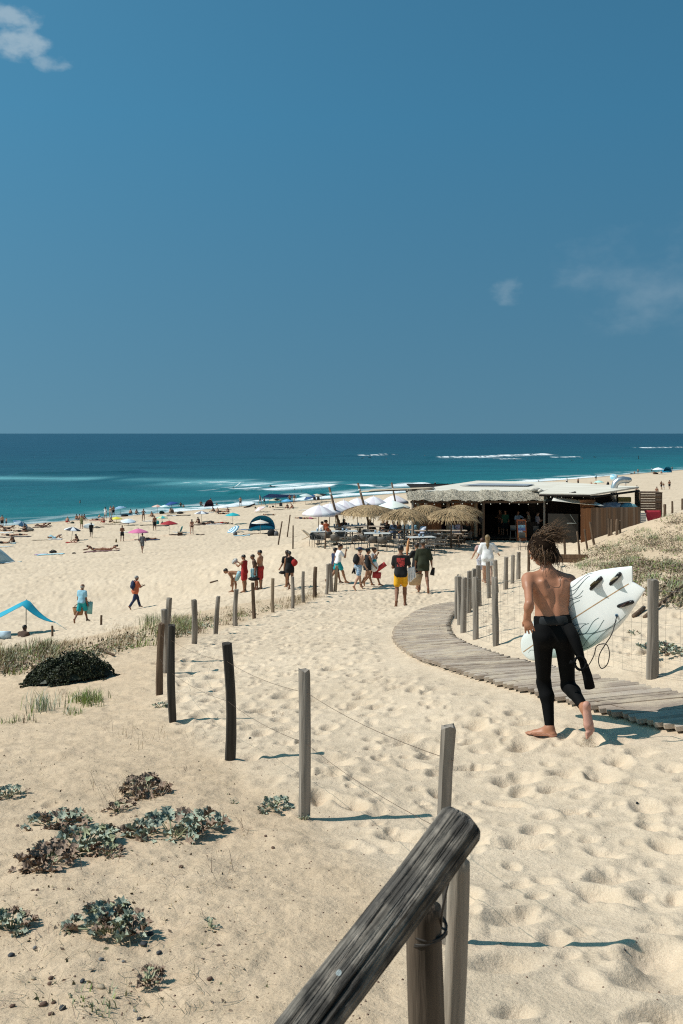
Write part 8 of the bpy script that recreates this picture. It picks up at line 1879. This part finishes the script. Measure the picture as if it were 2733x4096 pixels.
for uv, l, w, rz, m, lab in [(Za(100, 785), 1.8, .9, 4, WHT, 'white towel beside a sunbather at far left'), (Za(190, 866), 4.6, .9, 6, cloth('mat_navy', (.03, .035, .06)), 'long dark mat with two sunbathers at left'), (Za(190, 977), 1.0, .7, 10, AQUA, 'small blue towel behind the man hugging his knees'), (Za(740, 916), 2.2, .9, 2, BEIGE, 'sand-coloured towel behind the reader\'s feet'), (Za(960, 905), 1.5, .7, 0, WHT, 'white towel under the capped reader'), (Za(890, 1172), 2.3, 1.3, 4, AQUA, 'bright blue patterned towel lying alone on open sand'), (Za(715, 1172), 1.1, .7, 0, cloth('lilac', (.45, .33, .45)), 'lilac cloth at the left of the blue patterned towel'), (Za(1250, 957), 1.2, .6, 0, REDC, 'red cloth left of the woman under the striped parasol'), (Za(725, 690), 2.2, 1.2, 4, BROWNC, 'brown towel under the two sunbathers near the water'), (Zb(230, 445), 2.4, 1.0, 6, cloth('coral', (.52, .27, .20)), 'coral towel near the seated couple'), (Zb(460, 512), 2.3, 1.0, 2, BEIGE, 'beige towel in front of the seated couple'), (Zb(750, 652), 1.9, .9, 3, WHT, 'white towel left of the pink parasol'), (Zb(1110, 455), 1.6, .8, 0, WHT, 'white towel behind the tall man'), (Zb(1105, 525), 2.2, .8, 4, BLK, 'black mat left of the green parasol'), (Zb(1330, 540), 2.0, .9, 0, BLK, 'black mat under the green parasol'), (Zb(1120, 790), 2.2, 1.0, 3, NAVY, 'navy towel right of the pink parasol'), (Zb(290, 985), 3.2, 1.0, 2, cloth('towel_mix', (.20, .10, .10)), 'dark red towel under the three sunbathers'), (Zb(640, 508), 2.0, .6, 0, BROWNC, 'brown mat right of the seated couple'), (Zb(1470, 365), 2.0, 1.0, 0, WHT, 'white towel left of the royal blue parasol'), (Zc(240, 490), 3.6, 1.3, 2, BLK, 'black mat under the royal blue parasol'), (Zc(880, 642), 2.4, .9, 2, WHT, 'white towel in the row behind the standing woman'), (Zc(1080, 632), 1.6, .8, 0, BLK, 'black towel at the end of the row'), (Zc(640, 648), 2.0, .9, 0, BROWNC, 'brown towel under the grey striped parasol'), (Zc(790, 440), 1.2, .8, 0, WHT, 'white towel by the seated group near the shallows'), (Zc(1340, 842), 1.7, .8, 3, LBLUE, 'light blue towel in front of the tipped parasol'), (Zc(1310, 742), 1.8, .9, 10, cloth('tartan', (.06, .16, .32)), 'blue towel between the tipped parasol and the tent'), (Zd(1040, 482), 2.0, 1.0, 0, WHT, 'white towel left of the leftmost white parasol'), (Zd(1180, 380), 2.6, .9, -4, cloth('mat_grey', (.08, .085, .09)), 'dark grey mat below the pale grey parasol'), (Zd(235, 895), 3.4, .5, -2, BROWNC, 'brown mat under the peach banded parasol'), (Zd(1360, 300), 3.0, 1.0, 2, BLK, 'black mat under the black parasol'), (Zh(1340, 132), 3.0, 1.4, 10, WHT, 'white towel by the distant blue tent'), (Zh(660, 238), 1.6, .8, 0, LBLUE, 'light blue towel under the tipped pale parasol')]:
    flat_thing('towel', uv, l, w, rz, m, lab)
def board(uv, l, w, rz, col, lab, z=.04, name='surfboard'):
    p = bh(uv, 40); q = MB(); n = 22; vs2, fs2 = [], []
    for i in range(n + 1):
        t = i / n; ww = w * .5 * max(.0, math.sin(math.pi * min(1, .06 + t * .94)) ** .55) * (1 if t < .98 else .3); y = (t - .5) * l; rk = .10 * (abs(t - .5) * 2) ** 3
        for k in range(8): a = 2 * math.pi * k / 8; vs2.append((y, ww * math.cos(a), .03 * math.sin(a) + rk))
    for i in range(n):
        for k in range(8): fs2.append((i * 8 + k, i * 8 + (k + 1) % 8, (i + 1) * 8 + (k + 1) % 8, (i + 1) * 8 + k))
    q.add(vs2, fs2); o = q.build(name, M('board_' + str(int(col[0] * 99)) + str(int(col[2] * 99)), col, .35, .05), loc=(p.x, p.y, surf_z(p.x, p.y) + z), rz=R(rz)); tag(o, lab, 'surfboard')
    for sy in (-.1, .1): 
        f = MB(); f.add([(-l * .38, sy * w, -.02), (-l * .30, sy * w, -.02), (-l * .40, sy * w * 1.2, -.12), (-l * .38, sy * w + .01, -.02), (-l * .30, sy * w + .01, -.02), (-l * .40, sy * w * 1.2 + .01, -.12)], [(0, 1, 2), (5, 4, 3), (0, 3, 4, 1), (1, 4, 5, 2), (2, 5, 3, 0)]); f.build('fin', BLK, o)
    return o
board(Za(150, 1308), 2.2, .56, 8, (.48, .62, .64), 'pale green surfboard lying before the pale dome tent')
board(Za(80, 1042), 1.9, .52, 4, (.66, .68, .64), 'white surfboard with a yellow fin at the left edge')
board(Za(30, 1325), 2.0, .5, 3, (.62, .66, .66), 'whitish surfboard under the edge of the dome tent')
board(Zc(310, 787), 2.3, .55, -4, (.70, .70, .68), 'white surfboard behind the turquoise beach chair')
board(Zd(590, 470), 2.0, .6, 14, (.02, .02, .022), 'black surfboard beside the seated beach group')
o = board(Zb(75, 650), 1.35, .62, 0, (.62, .64, .66), 'silver bodyboard carried by the person in black', z=.80, name='bodyboard'); o.rotation_euler = (R(70), R(-8), R(6)); o['label'] = 'shiny silver bodyboard carried on the beach'
for ch in list(o.children): bpy.data.objects.remove(ch)
def lump(uv, r, mat, lab, cat='bag', name='beach_bag', z=.6, seed=0, strap=True):
    random.seed(seed + int(uv[0])); p = bh(uv); q = MB(); q.blob((0, 0, 0), r, 2, .16); o = q.build(name, mat, loc=(p.x, p.y, surf_z(p.x, p.y) + r[2] * z)); tag(o, lab, cat)
    if strap: MB().tube([(-r[0] * .5, 0, r[2] * .8), (0, 0, r[2] * 1.35), (r[0] * .5, 0, r[2] * .8)], .02, 5).build('handle', mat, o)
    return o
for uv, r, m, lab in [(Za(500, 765), (.75, .35, .32), PATT, 'large dark patterned bag by the seated woman at left'), (Za(1262, 628), (.26, .2, .16), cloth('darkgreen', (.03, .045, .035)), 'dark green bag right of the straw-hat sunbather'), (Za(890, 890), (.36, .25, .22), AQUA, 'light blue bag behind the capped reader'), (Za(925, 1135), (.36, .24, .17), BLK, 'black bag on the blue patterned towel'), (Za(655, 668), (.3, .2, .14), BLK, 'black bag left of the two propped sunbathers'), (Zb(210, 575), (.40, .25, .14), PATT, 'black and white bag right of the person in black'), (Zb(300, 558), (.34, .2, .06), BLK, 'flat black bag beyond the black and white one'), (Zb(690, 372), (.60, .3, .20), BLK, 'heap of dark bags right of the yellow parasol'), (Zb(800, 335), (.42, .35, .3), BEIGE, 'low beige beach chair under a bather'), (Zb(1350, 512), (.22, .2, .22), BLK, 'black bag under the green parasol'), (Zb(1265, 505), (.22, .2, .3), TEALC, 'turquoise bag left under the green parasol'), (Zb(1340, 325), (.45, .3, .25), cloth('bottle', (.03, .06, .04)), 'dark green bag left of the royal blue parasol'), (Zc(265, 455), (.5, .3, .22), BLK, 'black folding chair heap under the royal blue parasol'), (Zc(800, 625), (.5, .25, .2), BLK, 'black wheeled bag in the row of towels'), (Zc(1225, 830), (.24, .2, .22), GREYC, 'grey bag beside the light blue towel'), (Zd(470, 925), (.42, .3, .48), BLK, 'tall black pushchair-like bag right of the peach banded parasol'), (Zd(550, 925), (.26, .22, .30), GREYC, 'grey bag right of the tall black one'), (Zd(185, 452), (.16, .12, .16), BLK, 'small dark bag left of the tilted pink parasol'), (Zd(490, 432), (.2, .15, .18), BLK, 'small black bag left of the beige parasol'), (Zd(438, 438), (.15, .12, .12), BROWNC, 'small brown bag left of the black one'), (Zh(1210, 152), (.9, .5, .35), BROWNC, 'brown heap of bags under the distant white parasol'), (Zh(590, 300), (.3, .25, .55), BLK, 'black bundle standing on the far beach left of the duct'), (Za(1290, 1152), (.18, .12, .08), BLK, 'scrap of black cloth on open sand'), (Za(1485, 1092), (.22, .12, .07), BROWNC, 'brown shoes left on open sand'), (Zb(545, 828), (.10, .08, .22), cloth('bottle_brown', (.14, .10, .04)), 'brown bottle standing in the sand near the youth'), (Zc(570, 822), (.25, .15, .06), BLK, 'black sandals right of the standing woman'), (Zc(655, 826), (.32, .16, .06), BROWNC, 'dark shoes farther right of the standing woman'), (Zc(160, 828), (.7, .2, .06), cloth('rustcloth', (.30, .13, .09)), 'rust-coloured cloth by the dark red parasol'), (Zh(900, 152), (.5, .3, .2), BLK, 'black bag on the far right shore')]:
    lump(uv, r, m, lab, strap=r[2] > .12, cat='bag')
# cool box and low chair by the standing woman
cb = empty('cool_box', bh(Zc(265, 840)), R(8), 'grey cool box with a pale lid beside the turquoise chair', 'cool box'); MB().box((0, 0, .18), (.55, .36, .36)).build('body', BROWNC, cb, smooth=False); MB().box((0, 0, .39), (.57, .38, .06)).build('lid', BEIGE, cb, smooth=False); MB().tube([(-.28, 0, .36), (-.28, 0, .48), (.28, 0, .48), (.28, 0, .36)], .012, 4).build('handle', BLK, cb)
bc = empty('beach_chair', bh(Zc(338, 815)), R(-100), 'low turquoise beach chair with upright back', 'chair'); MB().box((0, 0, .22), (.5, .48, .04)).build('seat', TEALC, bc, smooth=False); MB().box((0, -.36, .55), (.5, .04, .72), (-.35, 0, 0)).build('backrest', TEALC, bc, smooth=False)
for sx in (-1, 1): 
    for sy in (-1, 1): MB().tube([(sx * .24, sy * .22, 0), (sx * .24, sy * .2, .22)], .014, 4).build('leg', WIRE_G, bc)
# ---------------------------------------------------------------- tents
def pop_tent(uv, w, dpt, h, rz, mats, lab, open_=True):
    p = bh(uv); t = empty('beach_tent', (p.x, p.y, gz(p.x, p.y)), R(rz), lab, 'tent'); q = MB(); n, m = 20, 12; vs2, fs2 = [], []
    for i in range(n + 1):
        for j in range(m + 1):
            u = i / n; v = j / m; a = math.pi * u; back = v
            r = 1 - .92 * back ** 1.6
            vs2.append((-w * .5 * math.cos(a) * (1 - .25 * back), -dpt * .5 + dpt * back, h * math.sin(a) ** .75 * (r if back > 0 else 1)))
    for i in range(n):
        for j in range(m): fs2.append((i * (m + 1) + j, (i + 1) * (m + 1) + j, (i + 1) * (m + 1) + j + 1, i * (m + 1) + j + 1))
    q.add(vs2, fs2); o = q.build('shell', mats[0], t); o.modifiers.new('t', 'SOLIDIFY').thickness = .012
    MB().box((0, 0, .02), (w * .96, dpt * .92, .02)).build('floor', mats[1], t, smooth=False)
    q = MB(); q.tube([(-w * .5 * math.cos(math.pi * k / 16), -dpt * .5, h * math.sin(math.pi * k / 16) ** .75) for k in range(17)], .018, 6); q.build('hoop', mats[1], t)
    q = MB(); vs2 = [(-w * .5 * math.cos(math.pi * k / 16) * .995, -dpt * .5 - .01, h * math.sin(math.pi * k / 16) ** .75 * .34) for k in range(17)] + [(-w * .5 * math.cos(math.pi * k / 16), -dpt * .5 - .01, 0) for k in range(17)]
    q.add(vs2, [(k, k + 1, 18 + k, 17 + k) for k in range(16)]); o = q.build('front_panel', mats[2], t); o.modifiers.new('t', 'SOLIDIFY').thickness = .01
    return t
TB1 = M('tent_blue', (.012, .20, .36), .6, .12, 4); TB2 = M('tent_blue_dark', (.008, .05, .11), .6, .1, 4); TB3 = M('tent_blue_light', (.02, .28, .42), .6, .1, 4)
pop_tent(Zd(265, 825), 3.1, 1.9, 1.75, 18, (TB1, TB2, TB3), 'blue pop-up beach tent behind the peach banded parasol')
pop_tent(Zh(1345, 130), 2.9, 2.2, 1.9, 10, (TB1, TB2, TB3), 'distant blue pop-up tent by the water at far right')
PT_ = M('tent_pale', (.42, .56, .58), .7, .08, 4)
pop_tent(Za(-15, 1312), 2.5, 2.2, 1.75, -50, (PT_, BLK, BLK), 'pale green dome tent cut by the left edge of the picture')
mt = pop_tent(Zc(750, 345), 1.7, 1.2, 1.5, 30, (cloth('maroon_tent', (.12, .035, .05)), BLK, cloth('maroon_tent2', (.16, .05, .06))), 'small maroon shelter at the water\'s edge')
# blue tarpaulin canopy
a, b = wp(*Zd(290, 262), 176), wp(*Zd(755, 262), 190)
cn = empty('tarp_canopy', (0, 0, 0), 0, 'royal blue tarpaulin stretched over poles by the water', 'canopy')
TARP = M('tarp_royal', (.010, .07, .27), .6, .15, 3); o = cloth_sheet('tarpaulin', [a, b, b + Vector((1.5, 2.5, .3)), a + Vector((1.2, 2.5, .5))], .25, TARP, cn)
for q_ in (a, b, b + Vector((1.5, 2.5, .3)), a + Vector((1.2, 2.5, .5))):
    q = MB(); q.tube([(q_.x, q_.y, max(gz(q_.x, q_.y), 0) - .2), q_], .03, 5); q.build('pole', WIRE_G, cn)
q = MB(); q.tube([a, Vector((a.x + 1.6, a.y - 8, max(gz(a.x + 1.6, a.y - 8), 0)))], .07, 5); q.build('guy_panel', M('guy_dark', (.02, .10, .10), .7), cn)
# driftwood log near the tide line
q = MB(); p0, p1 = bh(Zc(1380, 357)), bh(Zd(170, 410)); q.tube([p0 + Vector((0, 0, .1)), p0.lerp(p1, .5) + Vector((0, 0, .15)), p1 + Vector((0, 0, .35))], [.08, .16, .14], 8, jitter=.1); tag(q.build('driftwood', W_DARK), 'long dark driftwood trunk near the tide line', 'driftwood')
# bathers and surfers out in the water
def sea_xy(u, v): d = EYE * FPX / (v - HV); return Vector(((u - CU) / FPX * d, d, 0))
for i, (u, v, kind, lab) in enumerate([(1088, 1950, 'surf', 'surfer lying on a board beyond the shore break'), (953, 1946, 'board', 'upturned white surfboard beside a swimmer'), (934, 1954, 'swim', 'swimmer\'s head beside the upturned board'), (1180, 1962, 'swim', 'swimmer in front of the breaking wave'), (1208, 1970, 'swim', 'second swimmer nearer the foam'), (1228, 1822, 'surf', 'distant surfer waiting at the left of the line-up'), (1262, 1824, 'swim', 'distant head left in the line-up'), (1375, 1822, 'swim', 'distant head in the middle of the line-up'), (1450, 1834, 'surf', 'distant surfer left of the long breaker'), (1480, 1832, 'surf', 'distant surfer nearer the long breaker'), (1545, 1836, 'swim', 'distant head before the long breaker'), (1700, 1822, 'swim', 'distant head above the long breaker'), (2060, 1842, 'surf', 'distant surfer right of the long breaker'), (2110, 1838, 'swim', 'distant head right of the long breaker'), (2290, 1844, 'surf', 'distant surfer towards the right'), (2330, 1834, 'swim', 'distant head towards the right'), (2380, 1830, 'surf', 'distant surfer far right'), (2555, 1838, 'stand', 'surfer standing on a board far right'), (2490, 1832, 'swim', 'distant head far right'), (1990, 1850, 'swim', 'distant head below the long breaker'), (2600, 1900, 'swim', 'bather near the far right shore'), (320, 2010, 'swim', 'lone swimmer off the left beach'), (1650, 1944, 'surf', 'surfer riding the small wave behind the terrace')]):
    p = sea_xy(u, v)
    if kind == 'board': o = board((u, v), 1.9, .5, 20, (.75, .76, .74), lab, z=.3); o.location = p + Vector((0, 0, .5)); o.rotation_euler = (0, R(-35), R(30)); continue
    if kind == 'swim': person(lab, (p.x, p.y, -1.30), R(30 * i), 'swim', POSES['wade'], 'brown', [('shorts:ln=.62', BLK)], ('short', 'black'), 1.75, group='people in the water', vox=BV)
    elif kind == 'stand': person(lab, (p.x, p.y, .25), R(80), 'ride', dict(POSES['reach'], lean=12, legL=(25, 14, 40), legR=(5, 14, 30)), 'brown', [('trousers', BLK), ('shirt:sleeve=.9', BLK)], ('short', 'black'), 1.78, group='people in the water', vox=BV)
    else: person(lab, (p.x, p.y, .18), R(60 + 25 * i), 'paddle', POSES['prop'], 'brown', [('trousers', BLK), ('shirt:sleeve=.9', BLK)], ('short', 'black'), 1.75, group='people in the water', vox=BV, tilt=PRO)
# leftovers that must not show as objects of their own
for o in list(bpy.data.objects):
    if o.type == 'EMPTY' and o.parent is None and not o.children and 'category' not in o: bpy.data.objects.remove(o)
